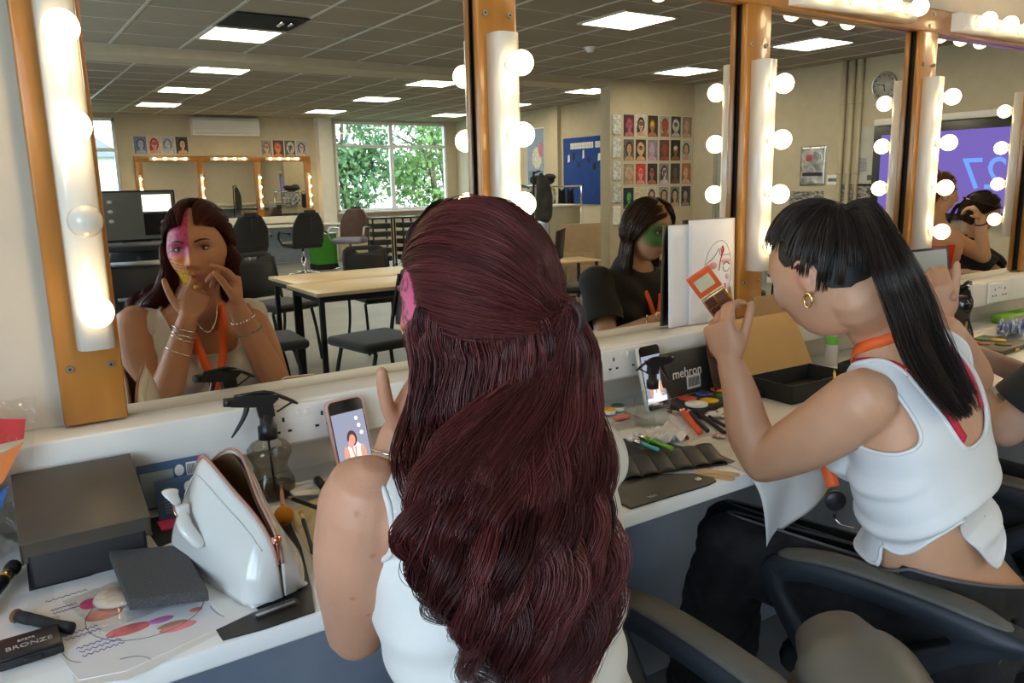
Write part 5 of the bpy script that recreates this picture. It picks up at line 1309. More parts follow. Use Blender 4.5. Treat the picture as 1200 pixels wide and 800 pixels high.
# ------------------------------------------------------------------ things on the worktop
def glow(name, col): return emitter(name, col, .9)
m_smoke = thin_glass('smoky clear plastic', (.66,.62,.55)); m_clear = thin_glass('clear plastic', (.965,.97,.965)); m_film = thin_glass('thin clear film', (.985,.985,.985)); m_water = thin_glass('clear liquid', (.86,.90,.90))
def arc_box(w, h, r, n=5):
    out = []
    for cx, cy, a0 in ((w/2-r,h/2-r,0),(-w/2+r,h/2-r,PI/2),(-w/2+r,-h/2+r,PI),(w/2-r,-h/2+r,1.5*PI)):
        out += [(cx+r*math.cos(a0+PI/2*i/n), cy+r*math.sin(a0+PI/2*i/n)) for i in range(n+1)]
    return out
XZ = Matrix(((1,0,0,0),(0,0,-1,0),(0,1,0,0),(0,0,0,1)))    # outline xy -> xz, extruded towards -y
def phone(label, loc, rz, tilt, casem, body, lany, pose):
    t = thing('phone', label, 'phone', loc, (-tilt, 0, rz), None)      # stands on its lower edge, screen to -y
    W, Hh = .0775, .158
    b = MB(); b.prism(arc_box(W, Hh, .012), -.004, .0055, 0, Matrix.Translation((0,0,Hh/2)) @ XZ, True); b.build('case', casem, t)
    b = MB(); b.prism(arc_box(W-.006, Hh-.006, .010), .0055, .0062, 0, Matrix.Translation((0,0,Hh/2)) @ XZ); b.build('screen_glass', m_blackg, t)
    def pl(x0, x1, z0, z1, d, m, name): bb = MB(); bb.box(x0,x1,-.0064-d*.0001,-.0063,z0,z1); bb.build(name, m, t)
    pl(-.034,.034,.020,.132,0, glow('phone room '+label[:4], (.17,.18,.24)), 'camera_view')
    def ov(cx, cz, rx, rz_, d, m, name, n=16):
        bb = MB(); bb.add([(cx+rx*math.cos(2*PI*i/n), -.0064-d*.0001, cz+rz_*math.sin(2*PI*i/n)) for i in range(n)], [tuple(range(n))], 0); bb.build(name, m, t)
    sk = glow('phone skin '+label[:4], (.42,.20,.13)); ov(.002,.050,.020,.026,2, glow('phone top '+label[:4], body), 'pictured_top')
    ov(-.016,.052,.006,.020,3, sk, 'pictured_arm'); ov(.019,.052,.006,.018,3, sk, 'pictured_arm')
    ov(.0,.083,.0105,.015,3, glow('phone hair '+label[:4], (.06,.025,.025)), 'pictured_hair'); ov(.0,.081,.0065,.0095,4, sk, 'pictured_face')
    ov(-.004,.074,.006,.008,5, glow('phone pink '+label[:4], (.55,.20,.18)), 'pictured_hand')
    bb = MB(); bb.prism([(-.005,.068),(-.002,.068),(.002,.040),(.0,.040)], .0069,.0070,0,XZ); bb.prism([(.006,.068),(.003,.068),(.0,.040),(.002,.040)], .0069,.0070,0,XZ); bb.build('pictured_lanyard', glow('phone lanyard '+label[:4], (.80,.12,.05)), t)
    pl(-.034,.034,.020,.032,1, glow('phone table '+label[:4], (.60,.58,.60)), 'pictured_worktop')
    for k, (x, z) in enumerate([(.016,.118),(.019,.104),(.022,.090)] if lany else [(.026,.120)]): ov(x,z,.0035,.0035,6, glow('phone lamp '+label[:4]+str(k), (1,.95,.75)), 'pictured_bulb')
    return t
phone('phone in a pink case standing against the trunking, its camera view showing a face', (.532,-.158,DZ+.001), .18, .25, mat('pink phone case', (.72,.42,.36), .45), (.62,.60,.58), True, 0)
phone('phone in a pale case standing behind the clear spray bottle', (1.292,-.153,DZ+.001), .10, .24, mat('pale phone case', (.70,.72,.68), .35), (.60,.58,.58), False, 1)
# trigger spray bottles
def trigger(t, z, s, m, flip=1):
    b = MB(); b.lathe([(.0165*s,z),(.0165*s,z+.022*s),(.012*s,z+.026*s),(.0115*s,z+.045*s)], 20); b.build('collar', m, t)
    b = MB(); M_ = Matrix(((flip,0,0,0),(0,0,-1,0),(0,1,0,0),(0,0,0,1)))
    pr = [(.014,.040),(.012,.062),(.022,.070),(.020,.078),(-.030,.083),(-.056,.078),(-.058,.066),(-.034,.062),(-.016,.060),(-.013,.040)]
    b.prism([(p[0]*s, z+p[1]*s) for p in pr], -.0095*s, .0095*s, 0, M_)
    b.cyl((flip*-.055*s,0,z+.0725*s),(flip*-.068*s,0,z+.0735*s),.0085*s,.0075*s,14)
    b.build('spray_head', m, t)
    b = MB(); b.tube(smooth_path([(flip*-.030*s,0,z+.064*s),(flip*-.034*s,0,z+.050*s),(flip*-.044*s,0,z+.032*s),(flip*-.060*s,0,z+.010*s)], 10), [.006*s,.007*s,.007*s,.0065*s,.006*s,.0055*s,.005*s,.0045*s,.0035*s,.002*s], 8, asp=.7); b.build('trigger', m, t)
    b = MB(); b.tube(smooth_path([(flip*-.05*s,0,z+.081*s),(flip*.0*s,0,z+.083*s),(flip*.030*s,0,z+.070*s),(flip*.055*s,0,z+.055*s)], 10), [.0035*s]*9+[.002*s], 6); b.tube([(flip*.018*s,0,z+.045*s),(flip*.045*s,0,z+.059*s)], .0018*s, 6); b.build('hood', m, t)
t = thing('spray_bottle', 'waisted smoky spray bottle with a black trigger head beside the cream bag', 'spray bottle', (.383,-.125,DZ), -.15)
b = MB(); b.lathe([(.0,.001),(.034,.001),(.040,.008),(.040,.028),(.033,.045),(.028,.056),(.032,.068),(.038,.080),(.038,.090),(.030,.100),(.016,.106),(.015,.112)], 30, cap=False); b.build('bottle_body', m_smoke, t)
b = MB(); b.lathe([(.0,.003),(.032,.003),(.038,.009),(.038,.022),(0,.022)], 30, cap=False); b.build('liquid', m_smoke, t)
trigger(t, .108, 1.0, m_black)
b = MB(); b.tube([(0,0,.11),(.004,0,.01)], .002, 6); b.build('dip_tube', m_black, t)
t = thing('spray_bottle', 'clear square-shouldered spray bottle with black trigger and water inside', 'spray bottle', (1.205,-.225,DZ), PI-.1)
b = MB()
def sqb(prof):
    n = 28; vs = []
    for r, z, p in prof:
        for j in range(n):
            a = 2*PI*j/n; c_, s_ = math.cos(a), math.sin(a); k = (abs(c_)**p+abs(s_)**p)**(-1/p); vs.append((r*k*c_, r*k*s_*.75, z))
    return vs, [(i*n+j, i*n+(j+1) % n, (i+1)*n+(j+1) % n, (i+1)*n+j) for i in range(len(prof)-1) for j in range(n)]
vs, fs = sqb([(.0,.001,4),(.036,.001,4),(.038,.004,4),(.038,.060,4),(.034,.070,3.4),(.022,.078,2.6),(.014,.082,2),(.014,.090,2)]); b.add(vs, fs, 0, True); b.build('bottle_body', m_clear, t)
b = MB(); vs, fs = sqb([(.0,.003,4),(.034,.003,4),(.035,.045,4),(.0,.045,4)]); b.add(vs, fs, 0, True); b.build('liquid', m_water, t)
b = MB(); b.tube([(0,0,.09),(-.004,0,.008)], .0018, 6); b.build('dip_tube', m_clear, t)
trigger(t, .084, .82, m_black, 1)
# cream vinyl make-up bag
m_cream = mat('glossy cream vinyl', (.66,.66,.63), .16, var=.02, bump=.03, bscale=60, coat=.5); m_lining = mat('tan lining', (.24,.13,.06), .7); m_zip = mat('rose zip tape', (.42,.22,.17), .5)
t = thing('makeup_bag', 'open cream vinyl make-up bag with a bow and rose gold zip', 'bag', (.222,-.262,DZ+.003), -1.33)
PR = [(0,.004),(.004,.055),(.030,.115),(.075,.160),(.115,.168),(.170,.128),(.222,.088),(.240,.050),(.243,.004)]
def topz(s):
    xs = np.linspace(0, .243, 41); pts = smooth_path([(p[0],p[1],0) for p in PR], 120); return float(np.interp(s, [q.x for q in pts], [q.y for q in pts]))
def bagw(s, v):
    e = min(1, min(s, .243-s)/.022)**.5 if min(s, .243-s) > 0 else 0
    gap = .004+.017*math.exp(-((s-.115)/.060)**2); w0 = .046
    return (w0*(1-v)**.8*1.0+gap*v+.010*math.sin(PI*v))*(.35+.65*e)
for sgn, nm in ((1,'side_panel'),(-1,'side_panel')):
    b = MB(); b.grid(lambda u, v: (.243*u, sgn*bagw(.243*u, v), .004+(topz(.243*u)-.004)*v), 44, 16); o = b.build(nm, m_cream, t); solidify(o, .002, 0)
    b = MB(); b.grid(lambda u, v: (.010+.223*u, sgn*(bagw(.010+.223*u, v)-.004), .008+(topz(.010+.223*u)-.012)*v), 30, 8); b.build('lining', m_lining, t)
    P = [(.243*u, sgn*(bagw(.243*u, 1)+.001), topz(.243*u)+.001) for u in np.linspace(.01, .99, 50)]
    b = MB(); b.tube(P, .0024, 8); b.build('zip_edge', m_zip, t)
    P = [(.243*u, sgn*(bagw(.243*u, .86)+.002), .004+(topz(.243*u)-.004)*.86) for u in np.linspace(.06, .94, 50)]
    b = MB(); b.tube(P, .0012, 6); b.build('piping', m_cream, t)
b = MB(); b.box(.006,.237,-.042,.042,.0,.006,.003); b.build('base_panel', m_cream, t)
b = MB(); b.box(-.006,.006,-.004,.004,-.001,.001); b.cyl((0,-.005,0),(0,.005,0),.0045,n=12); b.box(-.003,.003,-.002,.002,-.030,-.004,.001); o = b.build('zip_pull', m_rose, t); o.location = (.236,.0,.082)
b = MB(); b.tube(smooth_path([(.060,-.052,.118),(.080,-.064,.128),(.092,-.060,.112)], 10), [.005,.008,.010,.011,.011,.011,.010,.008,.007,.005], 14, asp=.4); b.tube(smooth_path([(.098,-.058,.100),(.116,-.064,.088),(.132,-.056,.066)], 10), [.006,.008,.0095,.010,.010,.010,.010,.0095,.009,.008], 14, asp=.6, rnd=True); b.box(.090,.102,-.066,-.048,.096,.112,.003); b.build('bow', m_cream, t)
b = MB(); b.tube([(.091,-.066,.112),(.097,-.068,.104),(.103,-.066,.096)], .0016, 6); b.build('bow_ring', m_rose, t)
# black box with its lid resting askew
t = thing('black_box', 'black cardboard box with its lid tilted up against the trunking', 'box', (.082,-.180,DZ+.001), -.02)
m_bcard = mat('black cardboard', (.022,.022,.024), .55, var=.25, scale=5, bump=.06, bscale=120); m_blid = mat('worn charcoal cardboard', (.060,.050,.040), .45, col2=(.090,.075,.058), scale=4, bump=.05)
b = MB()
for a in ((-.074,.074,-.085,-.081),(-.074,.074,.072,.076),(-.074,-.070,-.085,.076),(.070,.074,-.085,.076)): b.box(*a, 0, .060, .0008)
b.box(-.078,.078,-.085,.076,0,.003); b.build('box_base', m_bcard, t)
b = MB(); L_ = xf((0,-.088,.058), 0, .30)
b.box(-.082,.082,0,.172,.010,.0135,.0008,0,L_); b.box(-.082,.082,0,.003,-.020,.012,0,0,L_); b.box(-.082,-.079,0,.172,-.022,.012,0,0,L_); b.box(.079,.082,0,.172,-.022,.012,0,0,L_); b.box(-.082,.082,.169,.172,-.022,.012,0,0,L_)
b.build('box_lid', m_blid, t)
b = MB(); b.tube([L_ @ Vector((.0825,.002,-.022)), L_ @ Vector((.0825,.17,-.022))], .0012, 5); b.build('worn_edge', m_card, t)
# blue cards with barcodes
m_bcard2 = mat('blue printed card', (.075,.13,.24), .35, var=.05); m_pinkc = mat('pink printed edge', (.62,.05,.17), .4); m_pale = mat('pale teal print', (.33,.42,.44), .4)
def blue_card(label, loc, rz, tilt, w, h, pale):
    t = thing('blue_card', label, 'card', loc, (tilt, 0, rz), 'blue cards behind the black box')
    b = MB(); b.box(-w/2,w/2,0,.002,0,h); b.build('card', m_bcard2, t)
    b = MB(); b.box(w/2-.009,w/2,-.0005,0,0,h); b.build('pink_edge', m_pinkc, t)
    b = MB(); b.box(w/2-.029,w/2-.012,-.0006,0,h-.030,h-.008); b.build('barcode_label', m_paper, t)
    b = MB()
    for k in range(7): b.box(w/2-.0275+.002*k,w/2-.0265+.002*k,-.0009,-.0006,h-.028,h-.011)
    b.build('barcode', m_blackm, t)
    b = MB(); b.ell((w/2-.040,-.0006,h-.019),(.0075,.0006,.010)); b.build('printed_figure', m_paper, t)
    if pale: b = MB(); b.box(-w/2+.004,w/2-.050,-.0007,0,.004,h-.014); b.build('pale_panel', m_pale, t)
    else:
        b = MB()
        for k in range(9): b.box(-w/2+.012,-w/2+.030-.003*(k % 3),-.0008,0,.010+.005*k,.0122+.005*k)
        b.build('small_print', mat('blue small print', (.22,.32,.45), .5), t)
blue_card('blue card with a pale panel, the rear one of the two behind the black box', (.225,-.103,DZ+.016), -.03, -.04, .105, .078, True)
blue_card('blue card with a barcode, the front one of the two behind the black box', (.240,-.128,DZ+.004), .03, -.12, .092, .066, False)
b = MB(); b.prism([(-.045,-.02),(.05,-.02),(.05,.02),(-.045,.02)], 0, .003); o = b.build('pink_leaflet', m_pinkc); o.location = (.235,-.150,DZ+.002); tag(o, 'thin pink-edged leaflet lying under the blue cards', 'leaflet')
# clear bag of coloured sample packs at the far left
t = thing('sample_bag', 'crinkled clear bag of bright coloured packets at the left end', 'bag', (-.098,-.122,DZ+.004), (0,.20,.06))
def crink(u, v, sg):
    x = (u-.5)*.215*(1-.10*v); return (x, sg*(.030*math.sin(PI*u)**.6*(1-v)**.5+.002)+.004*math.sin(u*23+v*9)*math.sin(v*19+u*5), .255*v+.004*math.sin(u*14))
b = MB(); b.grid(lambda u, v: crink(u, v, -1), 26, 26); b.grid(lambda u, v: crink(u, v, 1), 26, 26); b.build('clear_film', m_film, t)
cols = [('red_packet',(.68,.06,.06),[(-.09,.15),(.085,.195),(.085,.225),(-.09,.225)]),('orange_packet',(.90,.27,.07),[(.0,.135),(.085,.19),(.065,.135),(.035,.09)]),('magenta_packet',(.58,.06,.17),[(-.09,.075),(.035,.09),(.01,.15),(-.09,.15)]),('blue_packet',(.05,.17,.50),[(.035,.09),(.07,.125),(.06,.075),(.045,.07)]),('amber_packet',(.90,.42,.04),[(-.02,.07),(.03,.09),(.05,.05),(.01,.035)]),('green_packet',(.28,.52,.06),[(-.09,.0),(.045,.0),(.04,.045),(-.03,.075),(-.09,.075)]),('pink_packet',(.70,.03,.22),[(-.095,-.0),(-.06,.0),(-.08,.03),(-.095,.035)])]
for k, (nm, cc, poly) in enumerate(cols):
    b = MB(); b.prism(poly, .003+.002*k, .008+.0025*k, 0, XZ); b.build(nm, mat('%s film' % nm.replace('_',' '), cc, .3, coat=.3), t)
b = MB()
for k in range(6): b.box(-.075,-.015-.004*(k % 3),-.0262,-.0258,.088+.008*k,.0895+.008*k)
b.build('printed_lines', m_paper, t)
# black tray mat under the bag
b = MB(); b.prism([(.170,-.100),(.188,-.548),(.238,-.553),(.302,-.551),(.320,-.49),(.352,-.36),(.372,-.24),(.30,-.16),(.26,-.100)], DZ+.0006, DZ+.0022); o = b.build('black_mat', mat('black rubber mat', (.012,.012,.013), .45)); tag(o, 'black sheet mat lying under the cream make-up bag', 'mat')
t = thing('flat_case', 'thin clear flat case lying on the black mat by the cream bag', 'case', (.262,-.520,DZ+.003), .1)
b = MB(); b.box(-.030,.030,-.009,.009,0,.005,.002); b.build('case_body', m_clear, t)
b = MB(); b.box(-.026,.026,-.003,.003,.001,.003); b.build('case_contents', m_steel, t)
# paper stack with the face chart
t = thing('face_chart', 'folded white sheets with a drawn face chart, pink and orange make-up and handwriting', 'paper', (.115,-.40,DZ+.0008), 0)
def sheet(poly, z, name, m=m_paper): b = MB(); b.prism([(p[0]-.115, p[1]+.40) for p in poly], z, z+.0008); return b.build(name, m, t)
sheet([(.030,-.545),(.080,-.566),(.240,-.512),(.232,-.495),(.09,-.54),(.03,-.52)], 0, 'lower_sheet'); sheet([(-.004,-.300),(.199,-.220),(.243,-.505),(.150,-.530),(.081,-.548),(.035,-.536),(.012,-.42)], .0009, 'top_sheet', m_draw)
sheet([(.185,-.330),(.215,-.330),(.243,-.505),(.205,-.515)], .0018, 'folded_corner')
m_ink = mat('blue ink', (.06,.06,.28), .5); m_pencil = mat('grey pencil', (.15,.15,.16), .6)
rr = random.Random(8)
def zz(x, y): return (x-.115, y+.40, .0019)
b = MB()
def arc(cx, cy, rx, ry, a0, a1, r=.0005): b.tube([zz(cx+rx*math.cos(a), cy+ry*math.sin(a)) for a in np.linspace(a0, a1, 26)], r, 4)
arc(.125,-.415,.070,.075,2.2,2*PI+.9); arc(.125,-.415,.010,.03,.5,3); arc(.045,-.455,.02,.045,2.6,4.5); arc(.08,-.55,.03,.03,.3,1.6); arc(.215,-.455,.02,.05,3.2,5); b.build('pencil_lines', m_pencil, t)
b = MB()
for (x, y, w_, n) in ((.018,-.315,.05,1),(.022,-.345,.030,2),(.028,-.425,.040,2),(.040,-.465,.045,3)):
    for k in range(n):
        P = [zz(x+w_*q+.002*k, y-.011*k+.0022*math.sin(q*42+k)+.10*w_*q) for q in np.linspace(0, 1, 40)]; b.tube(P, .00055, 4)
b.build('handwriting', m_ink, t)
def blot(cx, cy, rx, ry, col, nm): b = MB(); b.ell((cx-.115, cy+.40, .0017), (rx,ry,.0004), None, 18, 8); b.build(nm, bgm(col), t)
blot(.068,-.355,.014,.016,(.80,.06,.25),'pink_smear'); blot(.078,-.395,.022,.016,(.80,.30,.22),'coral_smear'); blot(.098,-.455,.026,.013,(.78,.20,.22),'red_smear'); blot(.150,-.485,.022,.010,(.78,.25,.28),'red_smear'); blot(.135,-.455,.016,.008,(.72,.25,.60),'lilac_smear'); blot(.145,-.475,.018,.007,(.40,.28,.16),'brown_smear'); blot(.178,-.455,.008,.006,(.80,.25,.16),'orange_smear')
t = thing('sponge_packet', 'clear plastic packet with a round cream sponge on the face chart', 'packet', (.108,-.375,DZ+.0045), .25)
b = MB(); b.grid(lambda u, v: ((u-.5)*.115, (v-.5)*.125, .009*math.sin(PI*u)*math.sin(PI*v)+.0016*math.sin(u*31+v*17)*math.sin(v*27)), 26, 26); b.grid(lambda u, v: ((u-.5)*.115, (v-.5)*.125, .0), 2, 2); b.build('clear_film', m_film, t)
b = MB(); b.lathe([(0,.0005),(.027,.0005),(.029,.003),(.027,.006),(0,.0065)], 28, M=xf((-.008,.010,0))); b.build('round_sponge', mat('cream sponge', (.72,.60,.48), .9, bump=.2, bscale=300), t)
b = MB(); b.box(.022,.026,-.030,.040,.001,.004); b.build('packet_strip', mat('tan strip', (.55,.38,.25), .6), t)
m_foam = mat('dark grey foam', (.125,.125,.128), .95, var=.25, scale=500, bump=.8, bscale=900)
b = MB(); poly = [(.104,-.262),(.196,-.305),(.193,-.468),(.104,-.433)]; cx = sum(p[0] for p in poly)/4; cy = sum(p[1] for p in poly)/4
bm_ = bmesh.new(); lo = [bm_.verts.new((p[0]-cx,p[1]-cy,0)) for p in poly]; hi = [bm_.verts.new((p[0]-cx,p[1]-cy,.016)) for p in poly]
bm_.faces.new(lo); bm_.faces.new(hi[::-1]); [bm_.faces.new((lo[i],hi[i],hi[(i+1)%4],lo[(i+1)%4])) for i in range(4)]; bmesh.ops.recalc_face_normals(bm_, faces=bm_.faces[:]); bmesh.ops.bevel(bm_, geom=bm_.edges[:], offset=.002, segments=2, profile=.5, affect='EDGES')
me = bpy.data.meshes.new('foam_block'); bm_.to_mesh(me); bm_.free(); me.materials.append(m_foam); o = link('foam_block', me); o.location = (cx,cy,DZ+.015); o.rotation_euler = (0,.0,0); tag(o, 'square dark grey foam block lying on the face chart', 'foam')
# compact, brushes at the left
t = thing('bronzer_compact', 'black rectangular compact lettered BRONZE at the near left edge', 'compact', (-.006,-.438,DZ+.001), .03)
b = MB(); b.box(-.033,.033,-.026,.026,0,.011,.0025); b.build('compact_base', m_blackm, t); b = MB(); b.box(-.0325,.0325,-.0255,.0255,.0112,.015,.002); b.build('compact_lid', m_black, t); b = MB(); b.box(-.008,.010,-.0285,-.0255,.002,.009,.001); b.build('catch', m_black, t)
m_letter = mat('pale grey lettering', (.45,.43,.42), .4)
text('BRONZE', .0125, t, (0,-.006,.0152), (0,0,0), m_letter); text('BPEPR', .007, t, (-.002,.008,.0152), (0,0,0), m_letter)
brush_tool('makeup_brush', 'short black brush with a flat brown tip beside the BRONZE compact', 'brush', (.040,-.425,DZ+.010), (-.018,-.345,DZ+.010), .0075, m_blackm, m_blackm, mat('rust bristles', (.16,.07,.04), .9), tip=.008, taper=1.0)
brush_tool('makeup_brush', 'thick brush with gold ferrule and black handle by the black box', 'brush', (-.060,-.33,DZ+.012), (-.008,-.185,DZ+.014), .009, m_black, m_gold, m_blackm, tip=.03, taper=.9)
b = MB(); b.grid(lambda u, v: (-.14+.17*u, -.50+.22*v, .003*math.sin(u*9+v*3)*math.sin(v*11)+.002), 24, 24); o = b.build('crinkled_film', m_film); o.location = (0,0,DZ+.002); tag(o, 'crinkled transparent film under the short brush and compact', 'film')
# cloth with brushes to the left of the red-haired woman
m_cloth = mat('pale yellow cloth', (.74,.66,.44), .9, var=.05, bump=.1, bscale=200); m_tissue = mat('white tissue', (.78,.76,.70), .9, bump=.1)
def cloth(name, label, poly, z, m, cat, amp=.004, seed=1, res=26):
    """a soft sheet: the outline is a quad a,b,c,d"""
    a, b_, c_, d = [Vector((*p, 0)) for p in poly]; rg_ = random.Random(seed); ph = [rg_.uniform(0, 6) for _ in range(6)]
    def fn(u, v):
        p = (a*(1-u)+b_*u)*(1-v)+(d*(1-u)+c_*u)*v; w = amp*(1+math.sin(u*11+ph[0]+3*v)*math.sin(v*9+ph[1]))*.5+amp*.5*(1+math.sin(u*23+ph[2]-v*14)); e = .006*math.sin(v*8+ph[3]), .006*math.sin(u*9+ph[4])
        return (p.x+e[0]*(2*u-1), p.y+e[1]*(2*v-1), z+w)
    b = MB(); b.grid(fn, res, res); o = b.build(name, m); solidify(o, .0008, 1); return tag(o, label, cat)
cloth('yellow_cloth', 'pale yellow cloth spread under the brushes left of the red-haired woman', [(.335,-.530),(.375,-.215),(.600,-.120),(.52,-.52)], DZ+.0005, m_cloth, 'cloth', .006, 2)
cloth('white_tissue', 'white tissue sheet in front of the pink-cased phone', [(.40,-.19),(.405,-.115),(.52,-.150),(.53,-.215)], DZ+.012, m_tissue, 'tissue', .003, 3)
brush_tool('makeup_brush', 'fan-shaped orange brush at the zip end of the cream bag', 'brush', (.395,-.135,DZ+.022), (.352,-.285,DZ+.022), .004, mat('pink wood handle', (.55,.30,.22), .4), m_rose, mat('orange bristles', (.62,.24,.02), .85), tip=.028, tr=.016)
brush_tool('makeup_brush', 'slim black brush with a yellow tip lying on the yellow cloth', 'brush', (.348,-.425,DZ+.020), (.385,-.265,DZ+.020), .0035, m_black, mat('cream ferrule', (.70,.55,.38), .4), mat('yellow bristles', (.60,.38,.05), .8), tip=.018, taper=1.1)
def pencil(label, p, q, r, mb_, tipc, wood=True, name='pencil', cat='pencil', group=None):
    P_, Q_ = Vector(p), Vector(q); L_ = (Q_-P_).length; t = thing(name, label, cat, P_, (Q_-P_).to_track_quat('Z','Y').to_euler(), group)
    b = MB(); b.lathe([(r,0),(r,L_-.018)], 8 if wood else 14); b.build('barrel', mb_, t)
    b = MB(); b.lathe([(r,L_-.018),(r*.45,L_-.006)], 10); b.build('sharpened_wood', m_card, t)
    b = MB(); b.lathe([(r*.45,L_-.006),(r*.1,L_)], 10); b.build('tip', tipc, t); return t
pencil('black make-up pencil pointing at the smoky spray bottle', (.455,-.395,DZ+.018), (.388,-.185,DZ+.018), .0037, m_black, m_blackm)
t = thing('lip_pencil', 'thick black capped crayon by the red-haired woman\'s shoulder', 'pencil', (.448,-.245,DZ+.021), (Vector((.458,-.145,DZ+.021))-Vector((.448,-.245,DZ+.021))).to_track_quat('Z','Y').to_euler())
b = MB(); b.lathe([(.0065,0),(.0065,.06)], 14); b.build('barrel', m_black, t); b = MB(); b.lathe([(.0072,.055),(.0072,.098),(.005,.102)], 14); b.build('cap', m_black, t)
t = thing('sharpener', 'small orange-ended sharpener near the pink-cased phone', 'sharpener', (.483,-.170,DZ+.019), .3); b = MB(); b.box(-.009,.009,-.006,.006,0,.009,.0015); b.build('body', m_orange, t); b = MB(); b.box(-.009,.009,-.014,-.006,0,.008,.001); b.build('blade_block', m_steel, t)
pencil('thin blue pencil stub on the yellow cloth', (.420,-.33,DZ+.018), (.428,-.243,DZ+.018), .0028, mat('blue paint', (.05,.16,.42), .4), m_blackm)
# ---------------------------------------------------------------- between the two women
t = thing('paint_palette', 'open black palette of six round colours, its lid lettered mehron', 'make-up palette', (1.447,-.190,DZ+.001), .08)
b = MB(); b.box(-.130,.130,-.055,.055,0,.018,.004); b.build('palette_base', m_blackm, t)
pc = [(.55,.06,.03),(.04,.07,.28),(.80,.20,.02),(.85,.50,.02),(.05,.20,.06),(.22,.10,.05)]; pn = ['red','blue','orange','yellow','green','brown']
for k in range(6):
    x, y = -.072+.062*(k % 3)+.022*(k//3), (.026 if k < 3 else -.022); x += 0 if k < 3 else .0
    b = MB(); b.lathe([(0,.018),(.0215,.018),(.0225,.0205),(.020,.0215),(0,.0205)], 26, M=xf((x,y,0))); b.build('paint_pan', mat(pn[k]+' face paint', pc[k], .35), t, pn[k]+' pan of face paint')
b = MB(); b.lathe([(0,.018),(.026,.018),(.027,.0225),(0,.0225)], 24, M=xf((-.100,-.024,0))); b.build('white_pan', m_paper, t)
b = MB(); b.box(-.130,.130,.0,.006,0,.112,.003,0,xf((0,.052,.018),0,-.10)); b.build('palette_lid', mat('dark olive-black lid', (.045,.042,.035), .4), t)
text('mehron', .034, t, (-.052,.044,.078), (PI/2-.10,0,0), m_paper)
b = MB(); b.box(-.040,.012,-.0005,.0,.012,.046,0,0,xf((0,.0515,.018),0,-.10)); b.build('lid_label', m_paper, t)
b = MB()
for k in range(10): b.box(-.034+.0042*k,-.032+.0042*k,-.0012,-.0006,.018,.040,0,0,xf((0,.0515,.018),0,-.10))
b.build('lid_barcode', m_blackm, t)
t = thing('picture_card', 'curved glossy card with make-up pictures leaning on the palette lid', 'card', (1.520,-.165,DZ+.022), (-.25,0,.10))
b = MB(); b.grid(lambda u, v: (-.050+.105*u-.02*v+.02*v*v, .010*math.sin(u*2.5), .130*v), 14, 12); o = b.build('card', bgm((.055,.025,.02))); o.parent = t; solidify(o, .001, 0)
for k, (x, z, rx, rz_, cc) in enumerate([(-.01,.108,.022,.014,(.45,.12,.04)),(.018,.075,.026,.020,(.22,.04,.02)),(.030,.030,.024,.022,(.40,.10,.06)),(-.030,.10,.012,.016,(.60,.16,.04)),(.030,.055,.018,.010,(.30,.06,.04))]):
    b = MB(); b.ell((x, .002, z), (rx,.0075,rz_)); b.build('picture', bgm(cc), t)
b = MB(); b.box(-.022,-.014,-.004,.002,.045,.080,0,0,xf(rx=0,ry=.5)); b.box(.0,.008,-.004,.002,.015,.050,0,0,xf(rx=0,ry=.3)); b.build('white_caption', m_paper, t)
# kraft box standing open with flaps
t = thing('kraft_box', 'open brown kraft box with a broad upright flap behind her raised hand', 'box', (1.685,-.235,DZ+.001), -.03)
b = MB()
for a in ((-.11,.13,-.085,-.082),(-.11,.13,.052,.055),(-.11,-.107,-.085,.055),(.127,.13,-.085,.055)): b.box(*a, 0, .045)
b.box(-.11,.13,-.085,.055,0,.003); b.build('tray', mat('black card tray', (.02,.02,.02), .6), t)
m_kraft = mat('brown kraft board', (.50,.30,.11), .8, var=.04)
b = MB(); M_ = xf((.01,.050,.045), 0, -.50)
b.box(-.155,.13,.0,.003,0,.150,0,0,M_); b.build('big_flap', m_kraft, t)
b = MB(); b.box(-.02,.125,.0,.003,.0,.052,0,0,M_ @ xf((0,0,.150),0,.35)); b.prism([(-.155,.0),(-.125,.055),(-.10,.09),(-.09,.0)], 0, .003, 0, M_ @ xf((.0,.003,.150),0,.35) @ Matrix(((1,0,0,0),(0,0,-1,0),(0,1,0,0),(0,0,0,1)))); b.build('tuck_flap', mat('brown kraft board painted shade', (.36,.21,.09), .85), t)  # darker copy of the kraft board; the flap's shade is in its colour
t = thing('black_tray_box', 'black box full of sponges and small pots next to the kraft flap', 'box', (1.925,-.320,DZ+.001), .15)
b = MB()
for a in ((-.11,.11,-.06,-.057),(-.11,.11,.057,.06),(-.11,-.107,-.06,.06),(.107,.11,-.06,.06)): b.box(*a, 0, .062, .001)
b.box(-.11,.11,-.06,.06,0,.003); b.build('box_walls', m_bcard, t)
for k, (x, y, r, cc, lab, nm) in enumerate([(-.055,-.010,.030,(.62,.38,.30),'pink egg-shaped sponge in the black box','sponge'),(.000,.020,.028,(.28,.20,.06),'olive round sponge in the black box','sponge'),(.070,.025,.018,(.02,.02,.02),'small black pot at the back of the black box','pot')]):
    b = MB(); b.ell((0,0,0), (r*1.25,r*.8,r*.75)) if k < 2 else b.lathe([(r,-.015),(r,.012),(r*.9,.016)], 18)
    o = b.build(nm, mat('%s %d' % (nm, k), cc, .8 if k < 2 else .3)); o.location = Matrix.Rotation(.15,3,'Z') @ Vector((x,y,0))+Vector((1.925,-.320,DZ+.050+.010*(k == 2))); tag(o, lab, nm)
